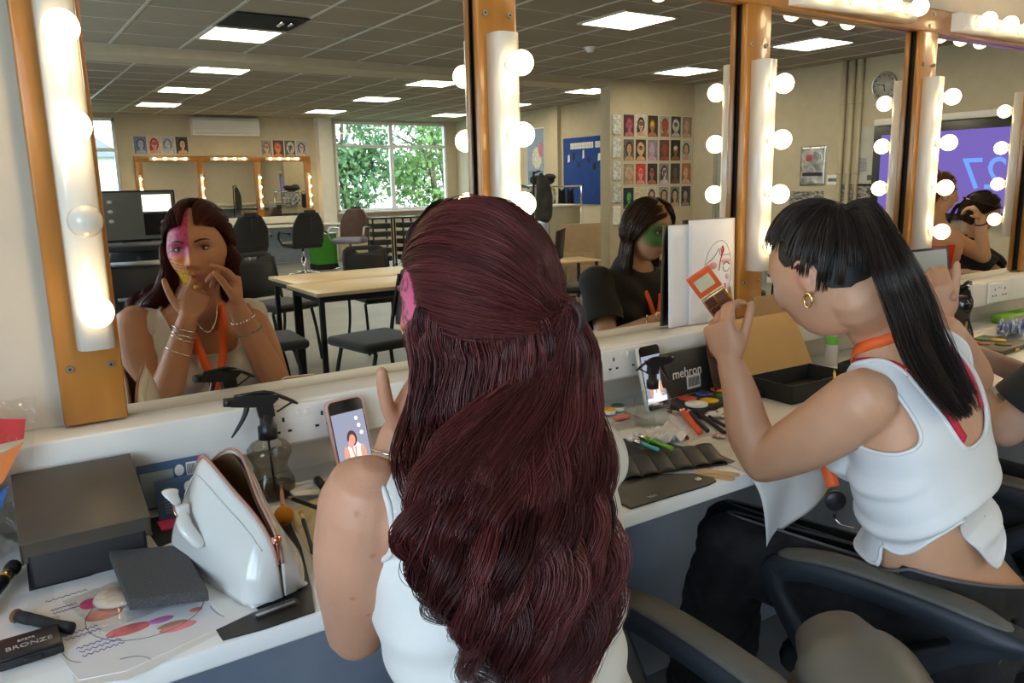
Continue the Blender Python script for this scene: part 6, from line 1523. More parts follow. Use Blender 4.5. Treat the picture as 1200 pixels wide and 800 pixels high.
for k in range(5):
    b = MB(); b.box(-.022,.022,-.010,.010,-.006,.006,.001); b.box(-.016,.010,-.0105,-.0098,-.004,.004,0,1); o = b.build('sample_packet', [m_paper, m_blackm]); o.location = Matrix.Rotation(.15,3,'Z') @ Vector((.028+.012*k,-.030+.012*k,0))+Vector((1.925,-.320,DZ+.056+.003*(k % 2))); o.rotation_euler = (.2*k,.15,.25*k)
    tag(o, ['front white sample packet in the black box','second white sample packet in the black box','middle white sample packet in the black box','fourth white sample packet in the black box','rear white sample packet in the black box'][k], 'packet', 'white packets in the black box')
# clear tray with small pots
t = thing('clear_tray', 'clear plastic tray behind the clear spray bottle, left of the palette', 'tray', (1.145,-.150,DZ+.001), -.1)
b = MB(); b.box(-.065,.075,-.07,.05,0,.0015); 
for a in ((-.065,.075,-.07,-.068),(-.065,.075,.048,.05),(-.065,-.063,-.07,.05),(.073,.075,-.07,.05)): b.box(*a, 0, .016)
b.build('tray_body', m_clear, t)
for k, (x, y, cc, nm) in enumerate([(1.135,-.118,(.16,.17,.38),'blue'),(1.178,-.108,(.90,.50,.03),'yellow'),(1.215,-.098,(.05,.16,.07),'green')]):
    tt_ = thing('paint_pot', 'small round pot of %s paint in the clear tray' % nm, 'pot', (x,y,DZ+.0035), 0, 'paint pots in the clear tray'); b = MB(); b.lathe([(.016,0),(.017,.003),(.017,.010)], 20); b.build('pot_body', m_paper, tt_); b = MB(); b.lathe([(0,.010),(.0165,.010),(.015,.0125),(0,.0115)], 20); b.build('paint', mat(nm+' pot paint', cc, .4), tt_)
b = MB(); b.prism([(-.02,-.008),(.022,-.010),(.024,.010),(-.018,.010)], 0, .004); o = b.build('pink_block', mat('coral block', (.75,.20,.16), .5)); o.location = (1.175,-.155,DZ+.004); tag(o, 'flat coral pink block beside the yellow paint pot', 'block')
# papers, tools, roll
b = MB(); b.prism([(1.13,-.27),(1.335,-.150),(1.46,-.270),(1.33,-.490),(1.155,-.470)], DZ+.0004, DZ+.0014); o = b.build('white_paper', m_draw); tag(o, 'large white paper under the orange and black brushes', 'paper')
cloth('white_tissue', 'white napkin behind the brushes, near the palette', [(1.31,-.290),(1.335,-.225),(1.50,-.255),(1.46,-.330)], DZ+.0016, m_tissue, 'tissue', .008, 5)
cloth('white_tissue', 'crumpled white tissue between the clear spray bottle and the brush roll', [(1.09,-.345),(1.13,-.275),(1.21,-.290),(1.19,-.36)], DZ+.0016, m_tissue, 'tissue', .013, 6)
T_ = [((1.318,-.200),(1.220,-.352),.0080,'thick orange brush handle lying in front',m_orange),((1.330,-.205),(1.245,-.352),.0062,'black brush lying against the orange one',m_black),((1.345,-.215),(1.262,-.385),.0055,'second black brush behind the orange one',m_blackm),((1.352,-.205),(1.288,-.392),.0050,'long black liner brush, longest of the fan',m_black),((1.290,-.185),(1.318,-.300),.0042,'black pencil with wooden tip crossing the fan',m_blackm),((1.375,-.245),(1.345,-.375),.0040,'thin wooden brush with black bristles near the palette',m_card)]
for k, (p, q, r, lab, hm) in enumerate(T_):
    brush_tool('makeup_brush', lab, 'brush', (q[0],q[1],DZ+.003+r), (p[0],p[1],DZ+.004+r), r, hm, m_rose if k < 4 else m_card, m_blackm if k != 3 else mat('pinkish bristles', (.45,.20,.15), .8), tip=.016, group='brushes on the white paper', taper=.8)
pencil('short maroon crayon beside the crumpled tissue', (1.185,-.352,DZ+.005), (1.215,-.300,DZ+.005), .0035, mat('maroon', (.22,.02,.03), .4), MATS['maroon'])
for k, (x, y) in enumerate([(1.408,-.262),(1.420,-.272),(1.432,-.255)]):
    b = MB(); b.tube([(.006*math.cos(a), .006*math.sin(a), .005*abs(math.sin(a*1.5))) for a in np.linspace(0, 2*PI, 14, endpoint=False)], .0018, 6, closed=True); o = b.build('gold_ring', m_gold); o.location = (x,y,DZ+.014); tag(o, ['gold ring nearest the raised elbow on the napkin','middle gold ring of the trio on the napkin','gold ring of the trio closest to the palette'][k], 'ring', 'gold rings on the napkin')
cloth('small_gems', 'small scrap of pearly gems on the white paper', [(1.228,-.395),(1.228,-.375),(1.255,-.378),(1.252,-.400)], DZ+.003, mat('pearly scrap', (.70,.55,.52), .25, var=.3, scale=200), 'gems', .006, 9, 8)
t = thing('brush_roll', 'open black brush roll with pockets, green and turquoise brushes in it', 'brush roll', (1.045,-.43,DZ+.001), 0)
m_leather = mat('black leatherette', (.022,.022,.020), .42, var=.15, bump=.12, bscale=350)
b = MB(); b.prism([(-.200,.06),(.03,.165),(.075,.13),(.125,-.055),(.115,-.075),(.095,-.075),(-.13,.0)], 0, .003); b.build('back_panel', m_leather, t)
b = MB(); b.prism([(-.20,-.12),(-.02,-.125),(.005,-.12),(.012,-.105),(.0,-.07),(-.10,.0),(-.2,.03)], .0, .003); b.build('front_flap', m_leather, t)
b = MB(); b.lathe([(.007,.003),(.007,.0045),(.004,.006)], 16, M=xf((-.018,-.098,0))); b.lathe([(.003,.0062),(.0028,.007)], 10, M=xf((-.018,-.098,0))); b.build('snap_button', m_steel, t)
for k in range(7):
    b = MB(); x0_ = -.16+.036*k
    b.grid(lambda u, v: (x0_+.034*u+.060*v, -.012+.095*v-.012*u-.008*k, .0035+.0055*math.sin(PI*u)**.7*(1-.5*v)), 10, 6); o = b.build('pocket', m_leather, t); solidify(o, .001, 1)
text('No.', .014, t, (-.135,-.105,.0034), (0,0,.2), m_steel)
brush_tool('makeup_brush', 'lime green brush handle in the black brush roll', 'brush', (1.088,-.405,DZ+.016), (1.092,-.285,DZ+.018), .0050, mat('lime green', (.18,.50,.04), .3), m_chrome, m_paper, tip=.02, group='brushes in the roll', taper=.9)
brush_tool('makeup_brush', 'turquoise brush handle in the black brush roll', 'brush', (1.062,-.392,DZ+.016), (1.060,-.300,DZ+.018), .0048, mat('turquoise', (.10,.50,.48), .3), m_chrome, m_paper, tip=.02, group='brushes in the roll', taper=.9)
for k, (x, y, a) in enumerate([(1.068,-.530,-1.15),(1.085,-.525,-1.0)]):
    b = MB(); b.prism(arc_box(.075,.017,.008), 0, .0016); o = b.build('wooden_spatula', mat('pale birch wood', (.66,.46,.25), .6)) if k == 0 else link('wooden_spatula', bpy.data.objects['wooden_spatula'].data); o.location = (x,y,DZ+.001+.0018*k); o.rotation_euler = (0,0,a); tag(o, ['wooden spatula nearer the worktop edge','wooden spatula lying on top, further from the edge'][k], 'spatula', 'wooden spatulas by the brush roll')
# sheet of white cloth hanging over the edge below her arm
m_sheet = mat('thin white couch roll', (.68,.67,.65), .85, var=.03, bump=.05, bscale=200)
b = MB()
def drape(u, v):
    x = 1.125+.235*u
    if v < .45: q = v/.45; return (x+.03*(1-q), -.36-.200*q, DZ+.0025+.0015*math.sin(u*9))
    q = (v-.45)/.55; a = .150-.085*u
    return (x+.035*q*(1-u*.4), -.563-.016*math.sin(min(1, q*3)*PI/2)-.006*math.sin(u*8+q*3), DZ+.002-a*q)
b.grid(drape, 20, 30); o = b.build('paper_sheet', m_sheet); solidify(o, .0008, 0); tag(o, 'thin white sheet draped over the worktop edge below the raised arm', 'sheet')
# ---------------------------------------------------------------- right end
t = thing('paint_palette', 'dark open palette with orange and yellow pans at the right, by the bracelets', 'make-up palette', (2.60,-.285,DZ+.001), .05)
b = MB(); b.box(-.115,.115,-.075,.075,0,.014,.003); b.build('palette_base', mat('worn olive-black palette', (.07,.065,.045), .4), t)
for k, (x, y, cc, nm) in enumerate([(-.03,.050,(.85,.20,.02),'orange'),(.05,.005,(.85,.55,.02),'yellow'),(-.04,.015,(.45,.12,.05),'brick'),(.03,.045,(.10,.25,.06),'green'),(-.01,-.035,(.10,.08,.05),'black')]):
    b = MB(); b.lathe([(0,.014),(.023,.014),(.024,.0165),(0,.0165)], 22, M=xf((x,y,0))); b.build('paint_pan', mat(nm+' right pan', cc, .4), t, nm+' pan')
b = MB(); b.box(-.030,.0,-.078,-.074,.003,.011); b.build('catch', m_gold, t)
t = thing('zip_bag', 'black glossy patterned pouch standing beside the compact mirror', 'bag', (2.46,-.235,DZ+.001), .1)
b = MB(); b.tube(smooth_path([(0,0,.005),(.01,0,.06),(-.005,0,.12),(.0,0,.165),(.01,0,.20)], 12), [.045,.052,.055,.05,.044,.042,.046,.05,.048,.04,.036,.03], 16, asp=.6, rnd=False); b.build('pouch_body', mat('black glossy vinyl', (.012,.011,.010), .12, bump=.7, bscale=25, coat=.5), t)
b = MB(); b.box(-.012,.012,-.04,-.03,.06,.14,.004); b.build('gold_panel', mat('dull gold panel', (.35,.26,.10), .4), t)
b = MB(); b.tube(smooth_path([(-.035,-.02,.20),(0,-.03,.215),(.04,-.02,.205)], 10), .006, 8); b.build('rolled_top', m_blackg, t)
t = thing('packet_of_wipes', 'lime green packet lying at the foot of the trunking on the right', 'packet', (3.16,-.105,DZ+.001), 0)
b = MB(); b.box(-.12,.12,-.04,.04,0,.030,.012,0,None,3); b.build('packet_body', mat('lime green film', (.25,.58,.05), .35), t); b = MB(); b.box(-.03,.04,-.018,.018,.030,.0312); b.build('flap_label', mat('dark green print', (.06,.28,.05), .4), t)
t = thing('grey_case', 'low grey plastic case in front of the lime green packet', 'case', (3.03,-.185,DZ+.001), .05)
b = MB(); b.box(-.13,.13,-.035,.035,0,.018,.003); b.box(-.128,.128,-.034,.034,.019,.030,.003); b.build('case_body', mat('grey plastic', (.32,.31,.30), .3), t); b = MB(); b.box(-.10,-.06,-.037,-.034,.010,.024,.001); b.build('catch', m_chrome, t)
cloth('blue_patterned_tissue', 'crumpled blue and white patterned tissue at the right end', [(2.76,-.27),(2.78,-.20),(2.92,-.20),(2.90,-.27)], DZ+.002, mat('blue and white print', (.70,.72,.78), .7, col2=(.12,.22,.55), scale=60), 'tissue', .030, 12)
cloth('cream_towel', 'cream towel spread along the worktop on the right', [(2.35,-.20),(2.45,-.115),(3.0,-.130),(2.92,-.24)], DZ+.0005, m_tissue, 'towel', .006, 14)
brush_tool('makeup_brush', 'dusky pink brush handle beyond the blue patterned tissue', 'brush', (2.96,-.36,DZ+.012), (2.77,-.315,DZ+.010), .009, mat('dusky pink handle', (.40,.18,.14), .4), m_rose, m_blackm, tip=.03)
pencil('yellow brush pencil held low near her elbow', (1.62,-.40,DZ+.035), (1.70,-.34,DZ+.075), .0035, mat('yellow pencil paint', (.85,.50,.03), .4), m_blackm)
t = thing('spray_tube', 'white tube with a green stripe standing near the chin of the dark-haired woman', 'tube', (2.02,-.115,DZ+.001))
b = MB(); b.lathe([(.018,0),(.018,.10),(.016,.115)], 20); b.build('tube_body', m_plastic, t); b = MB(); b.lathe([(.0184,.06),(.0184,.085)], 20, cap=False); b.build('green_band', mat('green band', (.20,.55,.08), .4), t); b = MB(); b.lathe([(.012,.115),(.012,.135)], 16); b.build('cap', m_plastic, t)
# ------------------------------------------------------------------ the room behind the camera, seen in the mirrors
m_bulb_far = m_bulb

# far make-up station on the end wall
FY = YB
far = thing('mirror_surround', 'far wooden mirror frame on the end wall below the small prints', 'mirror frame', (0, FY, 0))
FX = [2.49, 3.50, 4.52, 5.47]
for i, x in enumerate(FX):
    b = MB(); b.box(x-.06, x+.06, .012, .035, .89, 1.90, .004); b.build('post', m_wood, far)
b = MB(); b.box(FX[0]-.06, FX[-1]+.06, .012, .037, 1.90, 1.995, .004); b.build('rail', m_wood, far)
for i in range(3):
    b = MB(); b.box(FX[i]+.06, FX[i+1]-.06, .002, .008, .89, 1.90); o = b.build('mirror', m_mirror)
    o.location = (0, FY, 0)
    tag(o, ['far end-wall mirror nearest the small side window', 'middle mirror of the far end-wall station', 'far end-wall mirror nearest the white pillar'][i], 'mirror', 'mirrors of the far station')
for i, x in enumerate(FX):
    M = xf((x, FY+.036, 1.35), PI)
    strip('bulb_strip', ['vertical bulb strip at the window side of the far station','vertical bulb strip on the second far post','vertical bulb strip on the third far post','vertical bulb strip at the pillar side of the far station'][i], M, sp=.17, half=.33, group='bulb strips of the far station', detailed=False)
for i in range(3):
    M = xf(((FX[i]+FX[i+1])/2, FY+.038, 1.945), PI) @ Matrix.Rotation(PI/2, 4, 'Y')
    strip('bulb_bar', ['short bulb bar over the far mirror nearest the side window','short bulb bar over the middle far mirror','short bulb bar over the far mirror nearest the pillar'][i], M, sp=.17, half=.33, group='bulb bars of the far station', detailed=False)
b = MB(); b.box(XL, 5.64, FY+.0, FY+.11, .76, .885, .004); o = b.build('trim_6', m_white); o['kind'] = 'structure'
b = MB(); b.box(.6, 5.9, FY+.11, FY+.62, .70, .735, .004)
o = b.build('worktop', m_desk); tag(o, 'white worktop of the far station on the end wall', 'worktop')
for x in (1.4, 3.0, 4.35, 5.8):
    b = MB(); b.cyl((0,0,0),(0,0,.70),.02,.02,12); b.cyl((0,0,0),(0,0,.01),.045,.045,12)
    o = b.build('worktop_support', m_steel); o.location = (x, FY+.56, 0)
    tag(o, {1.4:'steel worktop leg under the far station, nearest the side window',3.0:'steel worktop leg between the window side and first salon chair',4.35:'steel worktop leg behind the second salon chair',5.8:'steel worktop leg at the pillar end of the far worktop'}[x], 'support', 'steel legs of the far worktop')
b = MB(); b.box(.6, 5.9, FY+.001, FY+.02, .012, .70); o = b.build('trim_7', m_under); o['kind'] = 'structure'
# air conditioner
t = thing('air_conditioner', 'long white wall-mounted air conditioner under the ceiling of the end wall', 'air conditioner', (3.98, YB, 2.50))
b = MB(); b.prism([(.0,-.15),(.0,.15),(.17,.15),(.205,.10),(.205,-.07),(.15,-.15)], -.58, .58, 0, Matrix(((0,0,1,0),(1,0,0,0),(0,1,0,0),(0,0,0,1)))); b.build('housing', m_plastic, t)
b = MB(); b.box(-.55,.55,.155,.19,-.135,-.10,.004); b.box(-.56,.56,.203,.210,-.068,-.060); b.build('louvre_flap', m_white, t)
# small prints on the end wall
def portrait(name, label, M, w, h, bg, hair, skin, paint=None, group=None, style=0):
    """a printed portrait photograph on paper: ground, hair, shoulders, face with make-up. local xz plane, facing -y"""
    t = MB()
    mats = [bgm(bg), bgm(hair), bgm(skin), bgm(paint or skin), m_paper]
    t.box(-w/2, w/2, -.0012, 0, -h/2, h/2, 0, 4)
    e = .002
    t.box(-w/2+.004, w/2-.004, -e, -.001, -h/2+.004, h/2-.004, 0, 0)
    def oval(cx, cz, rx, rz, y, m, a0=0, a1=2*PI, n=14):
        pts = [(cx+rx*math.cos(a0+(a1-a0)*i/n), y, cz+rz*math.sin(a0+(a1-a0)*i/n)) for i in range(n if a1-a0 > 6.2 else n+1)]
        pts = [(max(-w/2+.005, min(w/2-.005, p[0])), p[1], max(-h/2+.005, min(h/2-.005, p[2]))) for p in pts]
        t.add(pts, [tuple(range(len(pts)-1, -1, -1))], m)
    sh = w*.05*(style % 3-1)
    oval(sh, h*.06, w*.34, h*.34 if style % 2 else h*.30, -e-.0002, 1)
    if style % 4 == 1: oval(sh+w*.1, -h*.15, w*.28, h*.30, -e-.0003, 1)
    oval(sh, -h*.46, w*.42, h*.20, -e-.0004, 2, 0, PI)
    oval(sh, -h*.20, w*.11, h*.18, -e-.0005, 2)
    oval(sh, h*.04, w*.215, h*.235, -e-.0006, 2)
    if paint:
        oval(sh, h*.10, w*.19, h*.10, -e-.0007, 3)
        if style % 3 == 0: oval(sh+w*.07, -h*.05, w*.10, h*.12, -e-.0008, 3)
    for s in (-1, 1): oval(sh+s*w*.085, h*.07, w*.04, h*.016, -e-.001, 1)
    oval(sh, -h*.085, w*.06, h*.018, -e-.001, 1)
    o = t.build(name, mats); o.matrix_world = M
    return tag(o, label, 'photo print', group)
A = [((.10,.14,.30),(.05,.05,.10),(.30,.35,.50),None,'blue-toned'),((.55,.42,.40),(.35,.02,.03),(.60,.28,.25),(.5,.05,.08),'red-haired'),((.40,.42,.48),(.15,.16,.2),(.45,.46,.5),None,'grey and white'),((.07,.06,.05),(.02,.01,.01),(.60,.38,.25),None,'dark-haired')]
for i, (a, h, s, p, w_) in enumerate(A):
    portrait('portrait_print', w_+' portrait print on the end wall beside the side window', xf((2.56+.225*i, YB+.003, 2.18), PI), .21, .30, a, h, s, p, 'small portrait prints on the end wall', i)
A = [((.30,.27,.22),(.20,.13,.08),(.55,.40,.30),(.2,.2,.2),'brown-toned'),((.05,.03,.03),(.45,.10,.03),(.60,.22,.10),(.5,.1,.05),'orange-lit'),((.10,.10,.10),(.55,.52,.50),(.35,.32,.30),(.05,.05,.05),'black and white'),((.35,.38,.45),(.12,.05,.05),(.60,.45,.42),(.3,.3,.5),'pale blue-toned')]
for i, (a, h, s, p, w_) in enumerate(A):
    portrait('portrait_print', w_+' portrait print on the end wall above the far mirror by the pillar', xf((4.72+.222*i, YB+.003, 2.13), PI), .21, .32, a, h, s, p, 'small portrait prints on the end wall', i+1)

# chairs
def salon_chair(name, label, loc, rz, m=None, seatm=None, group='salon chairs at the far station', arms=True):
    m = m or m_vinyl
    t = thing(name, label, 'salon chair', loc, rz, group)      # faces local +y
    b = MB(); b.box(-.25,.25,-.24,.26,.46,.56,.045,0,None,4); b.build('seat', seatm or m, t)
    b = MB()
    def back(u, v):
        a = (u-.5)*1.0; w = .27*(1-.55*max(0, v-.55)**1.3*2.0); 
        return (math.sin(a)*w*2.0, -.27-.10*v+(1-math.cos(a))*.25, .52+.50*v)
    b.grid(back, 12, 10); o = b.build('backrest', m, t); solidify(o, .06, -1); 
    mod = o.modifiers.new('b', 'BEVEL'); mod.width = .02; mod.segments = 3
    b = MB(); b.box(-.09,.09,-.40,-.35,.98,1.06,.015); b.box(-.012,.012,-.425,-.405,.72,.95,.004); b.build('headrest_slot', m_blackm, t)
    b = MB(); b.cyl((0,0,.06),(0,0,.30),.035,.035,14); b.cyl((0,0,.30),(0,0,.46),.022,.022,12)
    for k in range(5):
        a = 2*PI*k/5; b.tube([(0,0,.08),(math.cos(a)*.18,math.sin(a)*.18,.07),(math.cos(a)*.30,math.sin(a)*.30,.035)],[.024,.020,.014],8)
    b.build('star_base', m_chrome, t)
    if arms:
        for s in (-1, 1):
            b = MB(); b.tube(smooth_path([(s*.27,.14,.50),(s*.31,.20,.62),(s*.31,.14,.72),(s*.31,-.06,.72),(s*.30,-.26,.70)], 16), .018, 8); b.build('armrest', m_black if m is m_vinyl else m_steel, t)
    return t
s1 = salon_chair('salon_chair', 'black salon chair at the far station, beside the red-haired woman\'s face', (3.42,-10.75,0), PI+.1)
salon_chair('salon_chair', 'black salon chair at the far station below the mirror next to the pillar', (4.33,-10.95,0), PI-.05)
salon_chair('salon_chair', 'brown leather armchair with a lilac seat before the end window', (5.28,-11.3,0), .75, m_brown, m_lilac)
salon_chair('salon_chair', 'black salon chair standing behind the grey monitor', (.96,-4.15,.35-.0), PI+.2, group=None).location = (.98,-4.75,.0)
def fabric_chair(label, loc, rz, group='black fabric chairs around the tables'):
    t = thing('stacking_chair', label, 'chair', loc, rz, group)      # faces local +y
    b = MB(); b.box(-.22,.22,-.20,.24,.43,.49,.028,0,None,3); b.build('seat', m_fabric, t)
    b = MB()
    # backrest with a hand hole near its top
    out = [(-.19,0),(.19,0),(.205,.10),(.205,.27),(.185,.345),(.14,.375),(-.14,.375),(-.185,.345),(-.205,.27),(-.205,.10)]
    hole = [(-.075,.335),(-.055,.312),(.055,.312),(.075,.335)]
    y0, y1 = -.035, 0.0
    bm = bmesh.new()
    # ring of quads between outline and hole
    fl = [(-.205,.27),(-.185,.345),(-.14,.375),(-.075,.335),(-.055,.312)]
    pts = [(-.19,0),(.19,0),(.205,.10),(-.205,.10),(.205,.27),(-.205,.27),(-.055,.305),(.055,.305),(.075,.338),(-.075,.338),(.185,.345),(.14,.375),(-.14,.375),(-.185,.345)]
    fs = [(0,1,2,3),(3,2,4,5),(5,4,7,6),(4,10,8,7),(10,11,8),(11,12,9,8),(12,13,9),(13,5,6,9)]
    vs = [(p[0], y0+.03*(1-(abs(p[0])/.2)**2)*-1+.03, p[1]) for p in pts]
    b.add(vs, [f[::-1] for f in fs], 0, True)
    o = b.build('backrest', m_fabric, t); o.location = (0,-.26,.50); o.rotation_euler = (.16,0,0); solidify(o, .034, 0)
    for sx in (-1, 1):
        b = MB(); b.tube(smooth_path([(sx*.205,.22,0),(sx*.195,.19,.25),(sx*.19,.15,.42)], 8), .0125, 8); b.build('leg', m_blackm, t)
        b = MB(); b.tube(smooth_path([(sx*.205,-.30,0),(sx*.20,-.22,.25),(sx*.198,-.225,.48),(sx*.19,-.30,.82)], 12), .0125, 8); b.build('leg', m_blackm, t)
    b = MB(); b.tube([(-.19,.15,.425),(.19,.15,.425)], .010, 8); b.tube([(-.19,-.2,.425),(.19,-.2,.425)], .010, 8); b.build('seat_rail', m_blackm, t)
    return t
def table(label, loc, w, d, rz=0):
    t = thing('table', label, 'table', loc, rz, 'beech tables pushed together')
    b = MB(); b.box(-w/2, w/2, -d/2, d/2, .71, .735, .003); b.build('tabletop', m_tablewood, t)
    b = MB(); b.box(-w/2+.03, w/2-.03, -d/2+.03, -d/2+.05, .67, .71); b.box(-w/2+.03, w/2-.03, d/2-.05, d/2-.03, .67, .71); b.box(-w/2+.03,-w/2+.05,-d/2+.05,d/2-.05,.67,.71); b.box(w/2-.05,w/2-.03,-d/2+.05,d/2-.05,.67,.71); b.build('apron', m_blackm, t)
    for sx in (-1, 1):
        for sy in (-1, 1):
            b = MB(); b.box(sx*(w/2-.045)-.015, sx*(w/2-.045)+.015, sy*(d/2-.045)-.015, sy*(d/2-.045)+.015, 0, .67); b.build('leg', m_blackm, t)
table('beech table nearest the mirror station', (2.55,-3.50,0), 1.70, .60, .02)
table('beech table behind, touching the nearer one', (2.62,-4.12,0), 1.70, .60, .02)
fabric_chair('black stacking chair at the far corner of the tables, its back showing a hand hole', (1.98,-4.85,0), -.35)
fabric_chair('black stacking chair behind the middle of the tables', (2.82,-4.78,0), .05)
fabric_chair('black stacking chair with its seat towards the mirror, at the near table corner', (1.36,-3.95,0), -1.3)
fabric_chair('black stacking chair overlapping the one at the near table corner', (1.36,-3.30,0), -1.5)
fabric_chair('black stacking chair tucked at the near side of the tables', (1.96,-2.92,0), PI/2-.15)
fabric_chair('black stacking chair half hidden by the red hair at the tables', (2.50,-2.70,0), PI/2-.3)
fabric_chair('black stacking chair alone in front of the cupboard', (4.35,-4.05,0), -1.0, None)
# trolleys, green crate
def trolley(label, loc, rz=0):
    t = thing('salon_trolley', label, 'trolley', loc, rz, 'black salon trolleys')
    b = MB()
    for sx in (-.17,.17):
        for sy in (-.14,.14): b.box(sx-.012,sx+.012,sy-.012,sy+.012,.06,.84)
    b.build('frame', m_blackm, t)
    for k in range(5):
        b = MB(); b.box(-.155,.155,-.13,.13,.12+.14*k,.21+.14*k,.008); b.build('drawer', m_vinyl, t)
    b = MB(); b.box(-.19,.19,-.16,.16,.84,.87,.006); b.build('top_tray', m_black, t)
    for sx in (-.17,.17):
        for sy in (-.14,.14):
            b = MB(); b.cyl((sx-.012,sy,.03),(sx+.012,sy,.03),.03,.03,12); b.build('wheel', m_blackm, t)
trolley('black salon trolley next to the brown armchair', (5.86,-11.35,0), .1)
trolley('black salon trolley under the end window, closer to the red hair', (6.36,-11.3,0), -.1)
m_green = mat('bright green plastic', (.06,.35,.03), .4)
t = thing('waste_bin', 'bright green bin with dark base between the far worktop and brown armchair', 'bin', (5.02,-11.9,0))
b = MB(); b.prism([(-.19,-.16),(.19,-.16),(.19,.16),(-.19,.16)], .10, .60); b.build('bin_body', m_green, t)
b = MB(); b.box(-.20,.20,-.17,.17,0,.10,.01); b.build('base', m_blackm, t)
b = MB(); b.box(-.205,.205,-.175,.175,.60,.63,.01); b.build('rim', m_steel, t)
# grey monitor on a black trolley at the left
m_screen_grey = mat('grey screen', (.13,.13,.115), .18, var=.03)
m_lit = emitter('lit screen window', (1.0,.97,.86), 1.25)
m_icon = mat('pale screen icon', (.5,.5,.5), .4)
t = thing('display_monitor', 'wide grey monitor with a bright window on its screen, on a black trolley', 'monitor', (.745,-3.2,1.245), (0,0,PI), None)
b = MB(); b.box(-.19,.19,0,.035,-.135,.132,.006); b.build('bezel', m_black, t)
b = MB(); b.box(-.180,.180,-.002,.002,-.125,.122); b.build('screen', m_screen_grey, t)
b = MB(); b.box(-.165,-.022,-.004,-.0015,.02,.108); b.build('bright_window', m_lit, t)
b = MB(); b.box(-.165,-.022,-.004,-.0015,-.105,.01); b.build('dark_window', m_blackg, t)
for k in range(3):
    b = MB(); b.ell((.135,-.002,.075-.05*k),(.013,.002,.009)); b.build('icon', m_icon, t)
t.rotation_euler = (0,0,PI)
b_ = thing('monitor_trolley', 'black trolley with shelves carrying the grey monitor', 'trolley', (.74,-3.35,0))
b = MB(); b.box(-.21,.21,-.2,.2,.10,.55,.01); b.box(-.20,.20,-.19,.19,.62,.98,.01); b.build('cabinet_body', m_vinyl, b_)
b = MB()
for sx in (-.21,.21):
    b.box(sx-.012,sx+.012,.18,.205,.05,1.08); b.box(sx-.012,sx+.012,-.205,-.18,.05,1.08)
b.box(-.22,.22,-.21,.21,1.06,1.085,.004); b.build('frame', m_blackm, b_)
for sx in (-.18,.18):
    for sy in (-.17,.17):
        b = MB(); b.cyl((sx-.015,sy,.035),(sx+.015,sy,.035),.035,.035,12); b.build('wheel', m_blackm, b_)
b = MB(); b.box(-.15,.15,.19,.205,.80,.82,.004); b.build('handle', m_steel, b_)

# partition: wall of portrait prints
SK = [(.55,.33,.22),(.62,.42,.30),(.45,.20,.12),(.30,.18,.12),(.50,.28,.20)]
specs = [
 [((.10,.03,.05),(.22,.05,.09),(.42,.16,.18),(.35,.06,.12),'plum-toned'),((.55,.52,.50),(.02,.02,.02),(.55,.32,.22),(.1,.1,.1),'black-plumed'),((.04,.03,.02),(.05,.04,.02),(.35,.16,.08),(.65,.45,.03),'gold-speckled'),((.32,.32,.32),(.22,.05,.03),(.34,.09,.06),(.35,.05,.04),'all-red-faced'),((.04,.04,.05),(.5,.5,.5),(.42,.38,.36),(.06,.06,.06),'skull-painted'),((.22,.17,.14),(.28,.2,.16),(.45,.30,.22),None,'sepia-toned')],
 [((.12,.12,.13),(.05,.03,.02),(.50,.28,.18),None,'side-facing bronze'),((.05,.03,.03),(.58,.42,.25),(.60,.36,.22),(.1,.05,.05),'blonde'),((.22,.20,.28),(.30,.25,.35),(.45,.33,.42),(.5,.3,.6),'lilac misty'),((.10,.05,.04),(.18,.05,.03),(.28,.07,.05),(.3,.05,.04),'dark red'),((.015,.012,.01),(.02,.015,.01),(.22,.10,.04),(.6,.6,.6),'nearly black'),((.42,.42,.42),(.05,.04,.03),(.48,.30,.22),None,'short-haired')],
 [((.32,.25,.18),(.45,.40,.33),(.48,.30,.20),None,'grey-blonde'),((.45,.06,.06),(.50,.05,.05),(.62,.30,.26),(.7,.1,.1),'bright red'),((.04,.04,.04),(.02,.02,.02),(.38,.15,.10),(.3,.05,.05),'red-lit dark'),((.22,.19,.22),(.05,.04,.05),(.55,.50,.50),(.2,.1,.15),'white-faced'),((.05,.04,.035),(.05,.035,.03),(.12,.08,.06),None,'dim brown'),((.30,.14,.08),(.38,.16,.07),(.58,.36,.26),None,'copper-haired')],
 [((.02,.03,.05),(.02,.02,.05),(.05,.25,.10),(.1,.4,.15),'green-glowing'),((.55,.50,.36),(.55,.50,.36),(.55,.5,.4),None,'faded yellow'),((.5,.5,.45),(.1,.05,.04),(.5,.32,.25),None,'partly hidden brunette'),((.3,.28,.25),(.03,.03,.03),(.5,.3,.2),None,'half-hidden dark'),((.2,.2,.2),(.02,.02,.02),(.5,.33,.25),None,'shaded'),((.06,.05,.06),(.02,.02,.02),(.28,.2,.2),(.3,.3,.3),'black-cloaked')]]
RW = ['top row','second row','third row','bottom row']
for r, row in enumerate(specs):
    for c, (a, h, s, p, w_) in enumerate(row):
        portrait('portrait_print', '%s portrait print in the %s of the partition wall' % (w_, RW[r]), xf((7.53+.222*c, -6.848, 2.115-.322*r), 0) @ Matrix.Rotation(PI, 4, 'Z'), .20, .295, a, h, s, p, 'portrait prints on the partition', r*3+c)
